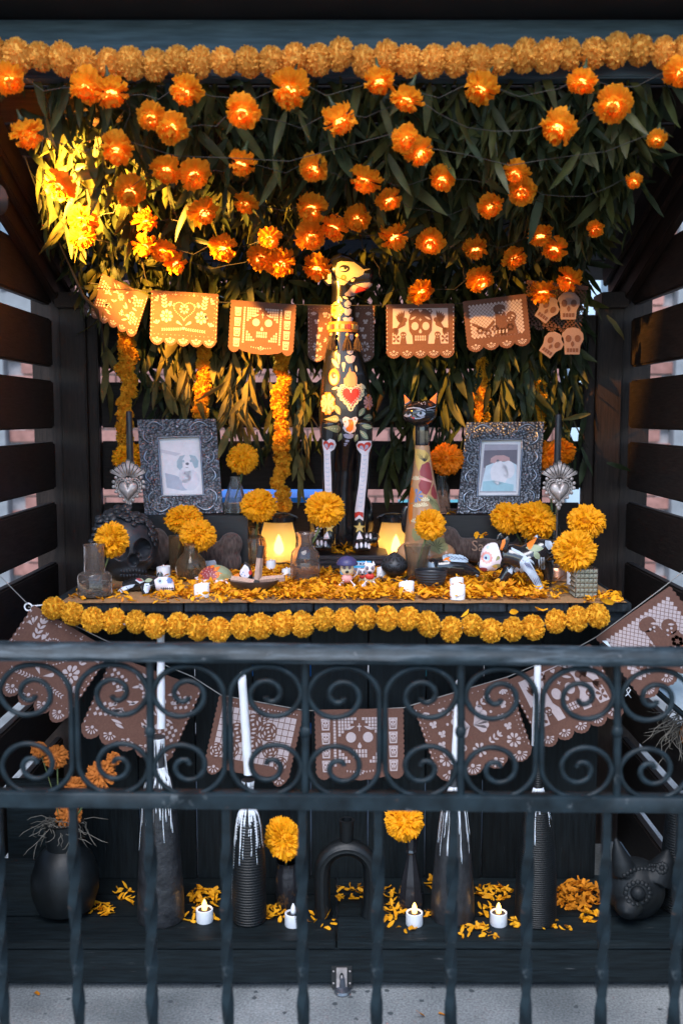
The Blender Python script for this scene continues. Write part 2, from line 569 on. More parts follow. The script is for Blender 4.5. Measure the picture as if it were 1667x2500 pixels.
def wear(m, scale, lo, hi, col, stretch=(1, 1, 1), rough=None):
    """worn patches: a second colour where a coarse noise passes a threshold"""
    nt = m.node_tree; N, L = nt.nodes, nt.links
    b = N["Principled BSDF"]
    src = b.inputs['Base Color'].links[0].from_socket
    tc = N.new("ShaderNodeTexCoord"); mp = N.new("ShaderNodeMapping"); mp.inputs['Scale'].default_value = stretch
    nz = N.new("ShaderNodeTexNoise"); nz.inputs['Scale'].default_value = scale; nz.inputs['Detail'].default_value = 9; nz.inputs['Roughness'].default_value = .68
    rp = N.new("ShaderNodeValToRGB"); rp.color_ramp.elements[0].position = lo; rp.color_ramp.elements[1].position = hi
    mx = N.new("ShaderNodeMixRGB"); mx.inputs[2].default_value = (*col, 1)
    L.new(tc.outputs['Object'], mp.inputs[0]); L.new(mp.outputs[0], nz.inputs['Vector']); L.new(nz.outputs['Fac'], rp.inputs[0])
    L.new(rp.outputs[0], mx.inputs[0]); L.new(src, mx.inputs[1]); L.new(mx.outputs[0], b.inputs['Base Color'])
wear(m_iron, 26, .63, .72, (0.075, 0.085, 0.09))
wear(m_iron, 40, .67, .73, (0.055, 0.030, 0.020))
wear(m_plank, 14, .64, .70, (0.07, 0.07, 0.07), (.5, 5, 5))
wear(m_slat, 12, .66, .74, (0.035, 0.026, 0.02), (.5, 6, 6))
wear(m_panel, 14, .66, .72, (0.035, 0.037, 0.04), (.5, 6, 6))
wear(m_post, 12, .64, .72, (0.045, 0.03, 0.02), (.5, 6, 6))
wear(m_beam, 9, .62, .72, (0.13, 0.18, 0.21), (.6, 5, 5))

m_iron_top = mk("worn_painted_rail", (0.0045, 0.0105, 0.014), 0.5, 0.45, 22, (1, 1, 1), 0.45, 70, spec=0.28, col2=(0.016, 0.028, 0.035), bdist=0.0015)
wear(m_iron_top, 9, .50, .66, (0.06, 0.078, 0.09), (1.0, 9, 9))
wear(m_iron_top, 34, .64, .70, (0.14, 0.14, 0.145))
# ------------------------------------------------------------------ setting
rng = random.Random(7)
Y_WALL, Y_BACK, Y_SIDE0, Y_FRONT = 7.5, 3.45, 2.30, 2.48
X_SIDE = 0.965
Z_TABLE = 1.005
Z_SHELF = 0.1385

def board(name, p0, p1, h, t, mat, parent, up=(0, 0, 1), bev=0.004, label=None):
    p0, p1 = Vector(p0), Vector(p1)
    L = (p1 - p0).length
    x = (p1 - p0).normalized()
    z = Vector(up); z = (z - x * z.dot(x)).normalized()
    y = z.cross(x)
    bm = bmesh.new()
    bmesh.ops.create_cube(bm, size=1.0)
    for v in bm.verts: v.co = Vector((v.co.x * L, v.co.y * t, v.co.z * h))
    if bev: bmesh.ops.bevel(bm, geom=bm.edges[:], offset=bev, segments=2, affect='EDGES', clamp_overlap=True)
    me = bpy.data.meshes.new(name); bm.to_mesh(me); bm.free()
    me.materials.append(mat)
    me.polygons.foreach_set("use_smooth", [True] * len(me.polygons)); me.set_sharp_from_angle(angle=R(40))
    m4 = Matrix((x, y, z)).transposed().to_4x4()
    m4.translation = (p0 + p1) / 2
    if parent is not None:
        m4.translation = m4.translation - parent.location
    return put(name, me, parent, m4, label)

# terrazzo-like concrete ground
def ground_mat():
    m, nt, b = nodes_of("speckled_concrete")
    N, L = nt.nodes, nt.links
    tc = N.new("ShaderNodeTexCoord")
    n1 = N.new("ShaderNodeTexNoise"); n1.inputs['Scale'].default_value = 3; n1.inputs['Detail'].default_value = 8
    n2 = N.new("ShaderNodeTexNoise"); n2.inputs['Scale'].default_value = 160; n2.inputs['Detail'].default_value = 4
    v1 = N.new("ShaderNodeTexVoronoi"); v1.inputs['Scale'].default_value = 55
    v2 = N.new("ShaderNodeTexVoronoi"); v2.inputs['Scale'].default_value = 23
    for n in (n1, n2, v1, v2): L.new(tc.outputs['Object'], n.inputs['Vector'])
    r0 = N.new("ShaderNodeValToRGB"); r0.color_ramp.elements[0].position = 0.34; r0.color_ramp.elements[1].position = 0.66
    r0.color_ramp.elements[0].color = (0.15, 0.165, 0.168, 1); r0.color_ramp.elements[1].color = (0.37, 0.385, 0.38, 1)
    L.new(n1.outputs['Fac'], r0.inputs[0])
    r1 = N.new("ShaderNodeValToRGB"); r1.color_ramp.elements[0].position = 0.35; r1.color_ramp.elements[1].position = 0.66
    r1.color_ramp.elements[0].color = (0.55, 0.55, 0.56, 1); r1.color_ramp.elements[1].color = (1, 1, 1, 1)
    L.new(n2.outputs['Fac'], r1.inputs[0])
    mul = N.new("ShaderNodeMixRGB"); mul.blend_type = 'MULTIPLY'; mul.inputs[0].default_value = 1
    L.new(r0.outputs[0], mul.inputs[1]); L.new(r1.outputs[0], mul.inputs[2])
    prev = mul.outputs[0]
    for v, lo, hi, col in ((v1, 0.10, 0.16, (0.09, 0.10, 0.105, 1)), (v2, 0.14, 0.19, (0.055, 0.065, 0.07, 1))):
        rr = N.new("ShaderNodeValToRGB")
        rr.color_ramp.elements[0].position = lo; rr.color_ramp.elements[1].position = hi
        rr.color_ramp.elements[0].color = (1, 1, 1, 1); rr.color_ramp.elements[1].color = (0, 0, 0, 1)
        dst = N.new("ShaderNodeVectorMath"); dst.operation = 'ADD'
        sc_ = N.new("ShaderNodeVectorMath"); sc_.operation = 'SCALE'; sc_.inputs['Scale'].default_value = 0.012
        L.new(n2.outputs['Color'], sc_.inputs[0]); L.new(tc.outputs['Object'], dst.inputs[0]); L.new(sc_.outputs[0], dst.inputs[1])
        L.new(dst.outputs[0], v.inputs['Vector'])
        L.new(v.outputs['Distance'], rr.inputs[0])
        gate = N.new("ShaderNodeMath"); gate.operation = 'GREATER_THAN'; gate.inputs[1].default_value = 0.62
        sp = N.new("ShaderNodeSeparateColor"); L.new(v.outputs['Color'], sp.inputs[0]); L.new(sp.outputs[0], gate.inputs[0])
        ml = N.new("ShaderNodeMath"); ml.operation = 'MULTIPLY'; L.new(rr.outputs[0], ml.inputs[0]); L.new(gate.outputs[0], ml.inputs[1])
        mx = N.new("ShaderNodeMixRGB"); mx.inputs[2].default_value = col
        L.new(ml.outputs[0], mx.inputs[0]); L.new(prev, mx.inputs[1]); prev = mx.outputs[0]
    L.new(prev, b.inputs['Base Color'])
    b.inputs['Roughness'].default_value = 0.75
    bp = N.new("ShaderNodeBump"); bp.inputs['Strength'].default_value = 0.3; bp.inputs['Distance'].default_value = 0.002
    L.new(n2.outputs['Fac'], bp.inputs['Height']); L.new(bp.outputs[0], b.inputs['Normal'])
    return m

g = MB()
g.add([(-60, -60, 0), (60, -60, 0), (60, 60, 0), (-60, 60, 0)], [(0, 1, 2, 3)])
tag(g.build("ground", ground_mat()), "speckled grey concrete pavement under the booth", None, None, "structure")

# ------------------------------------------------------------------ brick building seen through the gaps
m_brick = mk("red_brick", (0.30, 0.15, 0.125), 0.85, 0.25, 18, bump=0.3, bscale=60, objvar=0.18, spec=0.15)
m_mortar = mk("grey_mortar", (0.34, 0.33, 0.34), 0.9, 0.15, 40, bump=0.3, bscale=80, spec=0.1)
m_stone = mk("grey_stone", (0.21, 0.22, 0.23), 0.85, 0.15, 10, bump=0.2, bscale=40, spec=0.15)
m_winframe = mk("blue_grey_window_frame", (0.12, 0.17, 0.22), 0.5, 0.1)
m_dwin = mk("dark_window_glass", (0.05, 0.07, 0.09), 0.1, 0.1, spec=0.6)

b0 = thing("brick_building", "red brick building with grey stone band and pilasters behind the slatted booth", "building", (0, Y_WALL, 0))
w = MB().box((0, 0.17, 3.0), (16, 0.3, 6.0)); w.build("wall", m_mortar, b0)

def zy(py, Y): return P(833, py, Y).z
GAP0 = zy(762.6, 3.38); PITCH_S = 0.2045; GAPH = 0.0455
gaps = [GAP0 - k * PITCH_S for k in range(-1, 9)]            # centres of the gaps between slats
back_gaps = [zy(745, Y_BACK), zy(916, Y_BACK), zy(1060.5, Y_BACK), zy(1211, Y_BACK)]
back_gaps.append(back_gaps[3] - 0.21)
back_half = [0.068, 0.023, 0.0235, 0.0235, 0.022]

def seen_through(p):
    d = p - CAM
    m = 0.055
    if abs(d.x) > 1e-6:
        t = X_SIDE / abs(d.x)
        Yh = d.y * t
        if Yh < Y_BACK:
            z = CAM.z + d.z * t
            return Yh > 2.2 and any(abs(z - gz) < GAPH / 2 + m for gz in gaps)
    t = Y_BACK / d.y
    z = CAM.z + d.z * t
    return any(abs(z - gz) < h + m for gz, h in zip(back_gaps, back_half))

bl, bh, mo = 0.19, 0.088, 0.013
bx_ = MB().box((0, 0, 0), (bl, 0.05, bh))
brick_me = [MB().box((0, 0, 0), (bl + rng.uniform(-.004, .004), 0.05, bh + rng.uniform(-.003, .003))).mesh("brick", m_brick) for _ in range(6)]
cand, rest = [], MB()
row = 0
for row in range(0, 30):
    z = 0.1 + row * (bh + mo) + bh / 2
    x = -3.4 + (row % 2) * (bl + mo) / 2
    while x < 3.4:
        pc = Vector((x, Y_WALL, z))
        if -2.48 < x < 2.42:
            dd = rng.uniform(-.002, .003)
            if seen_through(pc): cand.append((abs(x), x, dd, z))
            else: rest.box((x, -0.004 + dd, z), (bl, 0.05, bh))
        x += bl + mo
cand.sort(reverse=True)
for k, (_, x, dd, z) in enumerate(cand):
    if k < 300: put("brick", rng.choice(brick_me), b0, Matrix.Translation((x, -0.004 + dd, z)))
    else: rest.box((x, -0.004 + dd, z), (bl, 0.05, bh))
tag(rest.build("brick_courses", m_brick, b0), kind="stuff")
zb = zy(748, Y_WALL)
MB().box((-1.9, -0.06, zb), (2.6, 0.16, 0.17)).build("stone_band", m_stone, b0)
MB().box((-3.3, -0.03, 3.0), (1.62, 0.14, 6)).build("pilaster", m_stone, b0)
MB().box((3.27, -0.03, 3.0), (1.62, 0.14, 6)).build("pilaster", m_stone, b0)
zw = zy(560, Y_WALL)
wf = MB()
wx = P(-20, 560, Y_WALL).x
wf.box((wx, -0.115, zw + .45), (0.36, 0.03, 1.5)); wfo = wf.build("window", m_winframe, b0)
MB().box((wx - .03, -0.134, zw + .45), (0.26, 0.012, 1.4)).build("pane", m_dwin, wfo)

# ------------------------------------------------------------------ things behind the booth
def bin_thing(label, x, Y, ztop, wd, mat):
    t = thing("waste_bin", label, "bin", (x, Y, 0), group="bins standing behind the booth")
    p = [(-wd * .42, -.26, .08), (wd * .42, -.26, .08), (wd * .42, .26, .08), (-wd * .42, .26, .08),
         (-wd / 2, -.32, ztop - .06), (wd / 2, -.32, ztop - .06), (wd / 2, .32, ztop - .06), (-wd / 2, .32, ztop - .06)]
    MB().hexa(p).build("body", mat, t)
    MB().box((0, -.01, ztop - .03), (wd * 1.06, .7, .06)).build("lid", mat, t)
    for s in (-1, 1):
        wh = MB().tube([(s * wd * .46 - .03, .2, .1), (s * wd * .46 + .03, .2, .1)], .1, 16)
        wh.build("wheel", m_cord, t)
    return t
m_bluebin = mk("blue_bin_plastic", (0.01, 0.20, 0.62), 0.45, 0.1, 8)
m_tealbin = mk("turquoise_bin_plastic", (0.05, 0.36, 0.42), 0.45, 0.1, 8)
p1 = P(655, 1203, 4.3)
bin_thing("bright blue lidded bin behind the slats, left of the dog statue", P(670, 1200, 4.3).x, 4.4, p1.z, 0.45, m_bluebin)
p1 = P(1075, 1240, 4.3)
bin_thing("turquoise lidded bin behind the slats, beside the right picture frame", P(1080, 1240, 4.3).x, 4.4, p1.z, 0.32, m_tealbin)
m_pale = mk("pale_blue_board", (0.48, 0.60, 0.68), 0.5, 0.06, 4)
bp_ = thing("standing_board", "pale blue board standing behind the back slats at right", "board", (P(1420, 1000, 4.6).x, 4.6, 0))
MB().box((0, 0, 1.2), (0.14, .03, 2.4)).build("sheet", m_pale, bp_)
for s in (-1, 1):
    MB().box((s * .085, 0, 1.2), (0.03, .05, 2.44)).build("stile", m_winframe, bp_)

# ------------------------------------------------------------------ the booth
booth = thing("wooden_booth", "dark slatted timber booth with sloping roof and front beam sheltering the altar", "booth", (0, 0, 0))
ROOF0 = 2.290                                                   # underside at the front, Y 2.4
def roof_z(Y): return ROOF0 - 0.343 * (Y - 2.4)

slat_h = PITCH_S - GAPH
screw_me = MB().lathe([(0, -.002), (.0045, -.002), (.0045, 0), (.003, .0008), (0, .0002)], 10, closed=False).mesh('screw', m_cord)
for s in (-1, 1):
    for k in range(-2, 9):
        zc = GAP0 - (k + 0.5) * PITCH_S
        if zc < 0.05: continue
        x = s * (X_SIDE + 0.016)
        y1 = 3.372
        if zc + slat_h / 2 > 2.1:                               # only the front stretch fits under the roof
            y1 = 2.4 + max(0.1, (ROOF0 - zc) / 0.343)
        sl_ = board("side_slat", (x, 1.98, zc), (x, y1, zc), slat_h, 0.03, m_slat, booth, bev=0.006)
        if zc < 2.0:
            for dz in (-.045, .045):
                m4 = sl_.matrix_basis.inverted() @ Matrix.Translation((s * (X_SIDE + .0012), y1 - .035, zc + dz)) @ Matrix.Rotation(-s * PI / 2, 4, 'Y')
                put("screw", screw_me, sl_, m4)
    # corner posts
    board("corner_post", (s * 0.995, 3.42, 0), (s * 0.995, 3.42, zy(722, 3.4)), 0.10, 0.045, m_post, booth, up=(1, 0, 0))
    board("corner_post", (s * 0.902, 3.405, 0), (s * 0.902, 3.405, zy(752, 3.38)), 0.085, 0.05, m_post, booth, up=(1, 0, 0))
    board("corner_post", (s * 0.842, 3.425, 0), (s * 0.842, 3.425, zy(768, 3.4)), 0.034, 0.04, m_post, booth, up=(1, 0, 0))
    board("front_post", (s * 1.02, 2.2, 0), (s * 1.02, 2.2, 2.42), 0.09, 0.09, m_slat, booth, up=(1, 0, 0))
    # rafters along the slope, stepped like a moulding
    for dx, dz, h, t in ((0.950, 0.0, 0.15, 0.03), (0.922, 0.035, 0.11, 0.02), (0.902, 0.06, 0.08, 0.015)):
        board("rafter", (s * dx, 2.32, roof_z(2.32) + dz), (s * dx, 3.48, roof_z(3.48) + dz), h, t, m_post, booth)
    board("top_plate", (s * 0.905, 3.34, zy(731, 3.34)), (s * 0.905, 3.46, zy(731, 3.34)), 0.05, 0.09, m_post, booth)
# back wall slats
edges_px = [(789, 899.5), (933, 1044), (1077, 1195), (1228, 1335)]
for a, b_ in edges_px:
    za, zb_ = zy(a, Y_BACK), zy(b_, Y_BACK)
    board("back_slat", (-0.83, Y_BACK + .015, (za + zb_) / 2), (0.83, Y_BACK + .015, (za + zb_) / 2), za - zb_, 0.028, m_slat, booth, bev=0.005)
zl = zy(1335, Y_BACK) - .04
for k in range(4):
    board("back_slat", (-0.83, Y_BACK + .015, zl - .09 - k * .21), (0.83, Y_BACK + .015, zl - .09 - k * .21), .165, .028, m_slat, booth, bev=0.005)
for x in (0.66,):
    board("back_batten", (x, Y_BACK - .02, 0), (x, Y_BACK - .02, 1.92), .06, .03, m_slat, booth, up=(1, 0, 0))
# roof boards run across the rafters
n = 8
for k in range(n):
    y0 = 2.475 + k * 0.145
    yc = y0 + 0.07
    board("roof_board", (-1.05, yc, roof_z(yc) + 0.125), (1.05, yc, roof_z(yc) + 0.125), 0.143, 0.02, m_roof, booth, up=(0, 1, -0.343), bev=0.002)
# front beam and the black fascia above it
zb0, zb1 = zy(190, 2.4), zy(47, 2.4)
xr = 1.25
board("front_beam", (-1.25, 2.422, (zb0 + zb1) / 2), (xr, 2.422, (zb0 + zb1) / 2), zb1 - zb0, 0.045, m_beam, booth)
board("awning", (-1.3, 2.345, zb1 + .018), (1.3, 2.345, zb1 + .018), .17, 0.03, m_black, booth, up=(0, 1, 0))
# base: front board and shelf planks
yf = Y_FRONT
board("base_board", (-1.3, yf + .02, 0.068), (1.3, yf + .02, 0.068), 0.096, 0.04, m_plank, booth)
ys = [yf - .004, yf + .126, yf + .252, yf + .378]
for k in range(3):
    a, b_ = ys[k], ys[k + 1] - .003
    for (xa, xb) in ((-1.25, -0.013), (-0.010, 1.25)):
        board("shelf_plank", (xa, (a + b_) / 2, Z_SHELF - .011), (xb - .003, (a + b_) / 2, Z_SHELF - .011), b_ - a, 0.022, m_plank, booth, up=(0, 1, 0), bev=0.003)
# boxed corner at the left end of the shelf
board("corner_board", (-0.965, 2.62, .215), (-0.79, 2.62, .215), .155, .03, m_plank, booth)
board("corner_board", (-0.962, 2.78, .30), (-0.77, 2.78, .30), .32, .03, m_plank, booth)

# ------------------------------------------------------------------ altar table
table = thing("altar_table", "black plank table carrying the burlap runner and the offerings", "table", (0, 2.62, 0))
bxs = [118, 292, 449, 606, 766, 927, 1083, 1237, 1391, 1543]
for a, b_ in zip(bxs[:-1], bxs[1:]):
    xa, xb = P(a, 1480, 2.62).x, P(b_, 1480, 2.62).x
    xc, wd = (xa + xb) / 2, xb - xa - .004
    board("table_plank", (xc, 2.62, Z_TABLE - .013), (xc, 3.40, Z_TABLE - .013), wd, .026, m_endgrain, table, up=(1, 0, 0), bev=.003)
xa, xb = P(118, 1480, 2.62).x, P(1543, 1480, 2.62).x
board("apron", (xa + .01, 2.652, Z_TABLE - .047), (xb - .01, 2.652, Z_TABLE - .047), .042, .03, m_endgrain, table)
x = xa + .02
while x < xb - .03:
    x2 = min(x + .168, xb - .02)
    board("panel_board", ((x + x2) / 2, 2.84 + rng.uniform(-.002, .002), Z_SHELF), ((x + x2) / 2, 2.84, Z_TABLE - .03), x2 - x - .004, .02, m_panel, table, up=(1, 0, 0), bev=.002)
    x = x2
for s in (xa + .035, xb - .035):
    board("leg", (s, 3.36, 0.0), (s, 3.36, Z_TABLE - .028), .07, .07, m_panel, table, up=(1, 0, 0))

# ------------------------------------------------------------------ iron railing in front
YR = 1.80
rail = thing("iron_railing", "weathered blue-black iron railing with scrolls and twisted bars across the front", "railing", (0, YR, 0))
def RP(px, py, dy=0.0):
    q = P(px, py, YR); return (q.x, dy, q.z)
def sag(px): return (px - 833) * 0.0085                         # the rail is not quite level
k_ = MPP(YR)
a, b_ = RP(-420, 1594 + sag(-420)), RP(2080, 1594 + sag(2080))
mb = MB()
prof = [(-.020, -.016), (-.024, -.008), (-.018, .004), (-.011, .010), (-.004, .0165), (.004, .0165), (.011, .010), (.018, .004), (.024, -.008), (.020, -.016)]
rings = []
for i in range(41):
    t = i / 40
    c = Vector(a).lerp(Vector(b_), t)
    j = 0.0007
    rings.append([Vector((c.x, c.y + y_ + rng.uniform(-j, j), c.z + z_ + rng.uniform(-j, j))) for y_, z_ in prof])
mb.loft(rings); mb.build("top_rail", m_iron_top, rail, 50)
mb = MB()
rings = []
prof2 = [(-.016, -.014), (-.016, .012), (-.012, .015), (.012, .015), (.016, .012), (.016, -.014)]
a, b_ = RP(-420, 1953 + sag(-420)), RP(2080, 1953 + sag(2080))
for i in range(41):
    c = Vector(a).lerp(Vector(b_), i / 40); j = .0006
    rings.append([Vector((c.x, c.y + y_ + rng.uniform(-j, j), c.z + z_ + rng.uniform(-j, j))) for y_, z_ in prof2])
mb.loft(rings); mb.build("bottom_rail", m_iron, rail, 50)
# scrolls: radius (px) against angle from the back of the C
tab = [(0, 92), (45, 84), (90, 78), (135, 82), (180, 86), (225, 72), (270, 56), (315, 46), (360, 41), (405, 39), (450, 38), (495, 36), (540, 33), (585, 25), (630, 14), (655, 6)]
def rad(d):
    for (d0, r0), (d1, r1) in zip(tab[:-1], tab[1:]):
        if d <= d1: return r0 + (r1 - r0) * (d - d0) / (d1 - d0)
    return tab[-1][1]
def scroll_path(sgn):
    """back of the C at x = 0, middle at y = 0, opening towards -x * sgn"""
    up = []
    for i in range(0, 132):
        d = i * 5.0
        r_ = rad(d)
        up.append((-92 + r_ * math.cos(R(d)), 92 + r_ * math.sin(R(d)) * 0.93))
    pts = [(x, y) for x, y in reversed(up)]
    pts += [(0, y) for y in (70, 50, 25, 0, -25, -50, -70)]
    pts += [(x, -y) for x, y in up]
    return [(x * sgn, y) for x, y in pts]
def scroll_mesh(sgn):
    pts = [(x * k_, 0, y * k_) for x, y in scroll_path(sgn)]
    m_ = len(pts)
    rs = [0.0053 + 0.0003 * math.sin(i * .7) for i in range(m_)]
    return MB().tube(pts[::2], rs[::2], 8).mesh("scroll", m_iron, 60)
sm = {1: scroll_mesh(1), -1: scroll_mesh(-1)}
mids = [-195.5 + 189.3 * 2 * i for i in range(0, 7)]
mids = [-196, 183, 556, 933, 1315, 1693]
for mx in mids:
    for sgn in (1, -1):
        q = RP(mx - 7.0 * sgn, 1786 + sag(mx))
        put("scroll", sm[sgn], rail, Matrix.Translation(q))
ups = [-12, 367, 745, 1124, 1505, 1884]
for ux in ups:
    t_ = [RP(ux, 1606 + sag(ux)), RP(ux, 1660), RP(ux + 1, 1790), RP(ux, 1900), RP(ux, 1948 + sag(ux))]
    MB().tube(t_, .0075, 8).build("upright", m_iron, rail, 60)
    MB().ell(RP(ux, 1786), (.0105, .0105, .014), 10, 8).build("collar", m_iron, rail, 60)
def twisted(seed):
    q = random.Random(seed)
    pts, rs, tw = [], [], []
    Ln = 0.72
    for i in range(61):
        t = i / 60
        z = -t * Ln
        d = max(0.0, min(1.0, (t - 0.12) / 0.8))
        pts.append((math.sin(t * 9 + seed) * .0012, math.cos(t * 8 + seed) * .0012, z))
        rs.append((.0122 if .12 < t < .93 else .0105) + q.uniform(-.0006, .0006))
        tw.append(d * 2 * PI * 1.55 + PI / 4)
    return MB().tube(pts, rs, 4, twist=tw).mesh("twisted_bar", m_iron, 35)
tms = [twisted(i) for i in range(3)]
for i, ux in enumerate([-195, -8, 178, 364, 551, 737, 922, 1105, 1291, 1480, 1661, 1848]):
    q = Vector(RP(ux, 1958 + sag(ux)))
    put("twisted_bar", tms[i % 3], rail, Matrix.Translation(q))
pb = P(0, 2760, YR)
board("foot_rail", (-1.9, YR, 0.05), (1.9, YR, 0.05), .04, .03, m_iron, rail)
for x in (-1.85, 1.85):
    board("rail_post", (x, YR, 0), (x, YR, 1.06), .04, .04, m_iron, rail, up=(1, 0, 0))
# ------------------------------------------------------------------ flowers, garlands, leaves
def petal_fan(mb, base, n, t, L, w, ruff, curl, rr, nl=3, nw=4):
    """one ruffled petal: from base along n, width along t x n, curling towards t"""
    b = n.cross(t).normalized()
    vs = []
    ph = rr.uniform(0, 6.28)
    for i in range(nl + 1):
        u = i / nl
        wd = w * (0.25 + 0.75 * u ** 0.8)
        for j in range(nw + 1):
            v = j / nw - 0.5
            rf = ruff * u * u * math.sin(v * 13 + ph) * L
            ln = L * u * (1 - 0.25 * (2 * v) ** 2 * u) + (ruff * .5 * L * math.cos(v * 19 + ph) if i == nl else 0)
            p = base + n * (ln * math.cos(curl * u)) + t * (ln * math.sin(curl * u) + rf) + b * (wd * v)
            vs.append(p)
    fs = []
    for i in range(nl):
        for j in range(nw):
            a = i * (nw + 1) + j
            fs.append((a, a + 1, a + nw + 2, a + nw + 1))
    mb.add(vs, fs)

def marigold_mesh(seed, mat, npet=270, flat_=0.78, scale_r=1.0, open_=1.0):
    """bloom of unit radius, facing +Z, centre at the origin"""
    rr = random.Random(seed)
    mb = MB()
    ga = PI * (3 - math.sqrt(5))
    for i in range(npet):
        u = (i + 0.5) / npet
        th = math.acos(1 - 1.55 * u)                       # polar angle 0 .. 123 degrees
        ph = i * ga + rr.uniform(-.15, .15)
        n = Vector((math.sin(th) * math.cos(ph), math.sin(th) * math.sin(ph), math.cos(th) * flat_ + .05)).normalized()
        rad_ = Vector((math.cos(ph), math.sin(ph), 0))
        t = (rad_ * math.cos(th) - Vector((0, 0, 1)) * math.sin(th))
        t = (t - n * t.dot(n)).normalized()
        L = rr.uniform(.42, .58) if u > .12 else rr.uniform(.3, .42)
        r0 = 0.5 if u > .12 else 0.48
        base = Vector((n.x, n.y, n.z * flat_ + 0.0)) * r0
        tw = rr.uniform(-.5, .5)
        t2 = (t * math.cos(tw) + n.cross(t) * math.sin(tw)).normalized()
        w = rr.uniform(.20, .30) * (1 if u > .1 else .7)
        petal_fan(mb, base, n, t2, L, w, rr.uniform(.13, .26), rr.uniform(.1, .7) * open_, rr, 3, 5)
    mb.ell((0, 0, -.02), (.58, .58, .50), 14, 8)
    me = mb.mesh("bloom", mat, 180)
    return me

MARI = [marigold_mesh(s, m_mari) for s in (1, 2, 3)]
MARI_D = [marigold_mesh(s, m_mari2, 230) for s in (11, 12)]
MARI_DRY = [marigold_mesh(s, m_dried, 110, .9) for s in (21, 22)]
m_green_stem = mk("green_flower_stem", (0.09, 0.12, 0.035), 0.6, 0.3, 40)

def marigold(px, py, wpx, hpx, Y, label, foot=None, face=(0.0, -0.75, 0.55), kind='fresh', group="marigold blooms standing in the vases on the altar", seed=0):
    """foot: world point where its stem ends"""
    rr = random.Random(seed + int(px * 3 + py))
    c = P(px, py, Y)
    t = thing("marigold", label, "marigold", c, group=group)
    src = {'fresh': MARI, 'deep': MARI_D, 'dry': MARI_DRY}[kind]
    rad_ = wpx * .5 * MPP(Y) * 1.02
    f = Vector(face); f.x += rr.uniform(-.2, .2); f.normalize()
    q = f.to_track_quat('Z', 'Y').to_matrix().to_4x4()
    spin = Matrix.Rotation(rr.uniform(0, 6.28), 4, 'Z')
    sz = hpx / wpx
    S = Matrix.Diagonal((rad_, rad_, rad_, 1))
    squash = Matrix.Diagonal((1, 1, sz, 1))
    put("bloom", rr.choice(src), t, squash @ q @ spin @ S)
    if foot is not None:
        e = Vector(foot) - c
        s0 = -f * rad_ * .35; s0.z *= sz
        mid = s0.lerp(e, .5) + Vector((rr.uniform(-.006, .006), 0, 0)) + Vector((0, 0, -.01)) * 0
        MB().tube([s0, s0.lerp(mid, .5), mid, mid.lerp(e, .5), e], [rad_ * .10, rad_ * .07, rad_ * .065, rad_ * .06, rad_ * .06], 7).build("stem", m_green_stem, t, 180)
        cal = MB().lathe([(rad_ * .08, -.012), (rad_ * .3, 0.0), (rad_ * .42, .012)], 10)
        qc = f.to_track_quat('Z', 'Y').to_matrix()
        cal.v = [tuple(qc @ Vector(v) + s0) for v in cal.v]
        cal.build("calyx", m_green_stem, t, 180)
    return t

# ---- fabric pompon garlands
def pompon_mesh(seed, mat, npet=250, base=.66, L=(.30, .40), w=(.20, .30)):
    rr = random.Random(seed); mb = MB()
    ga = PI * (3 - math.sqrt(5))
    for i in range(npet):
        z = 1 - 2 * (i + .5) / npet
        ph = i * ga
        s_ = math.sqrt(1 - z * z)
        n = Vector((s_ * math.cos(ph), s_ * math.sin(ph), z))
        n = (n + Vector((rr.gauss(0, .09), rr.gauss(0, .09), rr.gauss(0, .09)))).normalized()
        t = n.orthogonal().normalized()
        a = rr.uniform(0, 6.28)
        t = (t * math.cos(a) + n.cross(t) * math.sin(a)).normalized()
        petal_fan(mb, n * base, n, t, rr.uniform(*L), rr.uniform(*w), rr.uniform(.16, .30), rr.uniform(-.3, .4), rr, 2, 5)
    mb.ell((0, 0, 0), base + .10, 14, 10)
    return mb.mesh("pompon", mat, 180)

def garland(name, label, path, meshes, r, n, seed, jitter=.0035, squash=.84):
    """path: list of world points through the pompon centres"""
    rr = random.Random(seed)
    pts = [Vector(p) for p in path]
    seg = [0.0]
    for a, b in zip(pts[:-1], pts[1:]): seg.append(seg[-1] + (b - a).length)
    def at(s):
        for i in range(len(pts) - 1):
            if s <= seg[i + 1] or i == len(pts) - 2:
                return pts[i].lerp(pts[i + 1], (s - seg[i]) / max(1e-6, seg[i + 1] - seg[i]))
    t = thing(name, label, "garland", pts[0])
    MB().tube([p - pts[0] for p in pts], .0025, 6).build("string", m_string, t)
    for k in range(n):
        p = at(seg[-1] * (k + .5) / n) - pts[0]
        p += Vector((rr.gauss(0, jitter * .4), rr.gauss(0, jitter), rr.gauss(0, jitter)))
        s_ = r * rr.uniform(.93, 1.07)
        m4 = Matrix.Translation(p) @ Euler((rr.uniform(0, 6), rr.uniform(0, 6), rr.uniform(0, 6))).to_matrix().to_4x4() @ Matrix.Diagonal((s_, s_, s_, 1))
        put("pompon", rr.choice(meshes), t, Matrix.Translation(p) @ Matrix.Diagonal((squash, 1, 1.04 / (squash ** .3), 1)) @ Matrix.Translation(-p) @ m4)
    return t

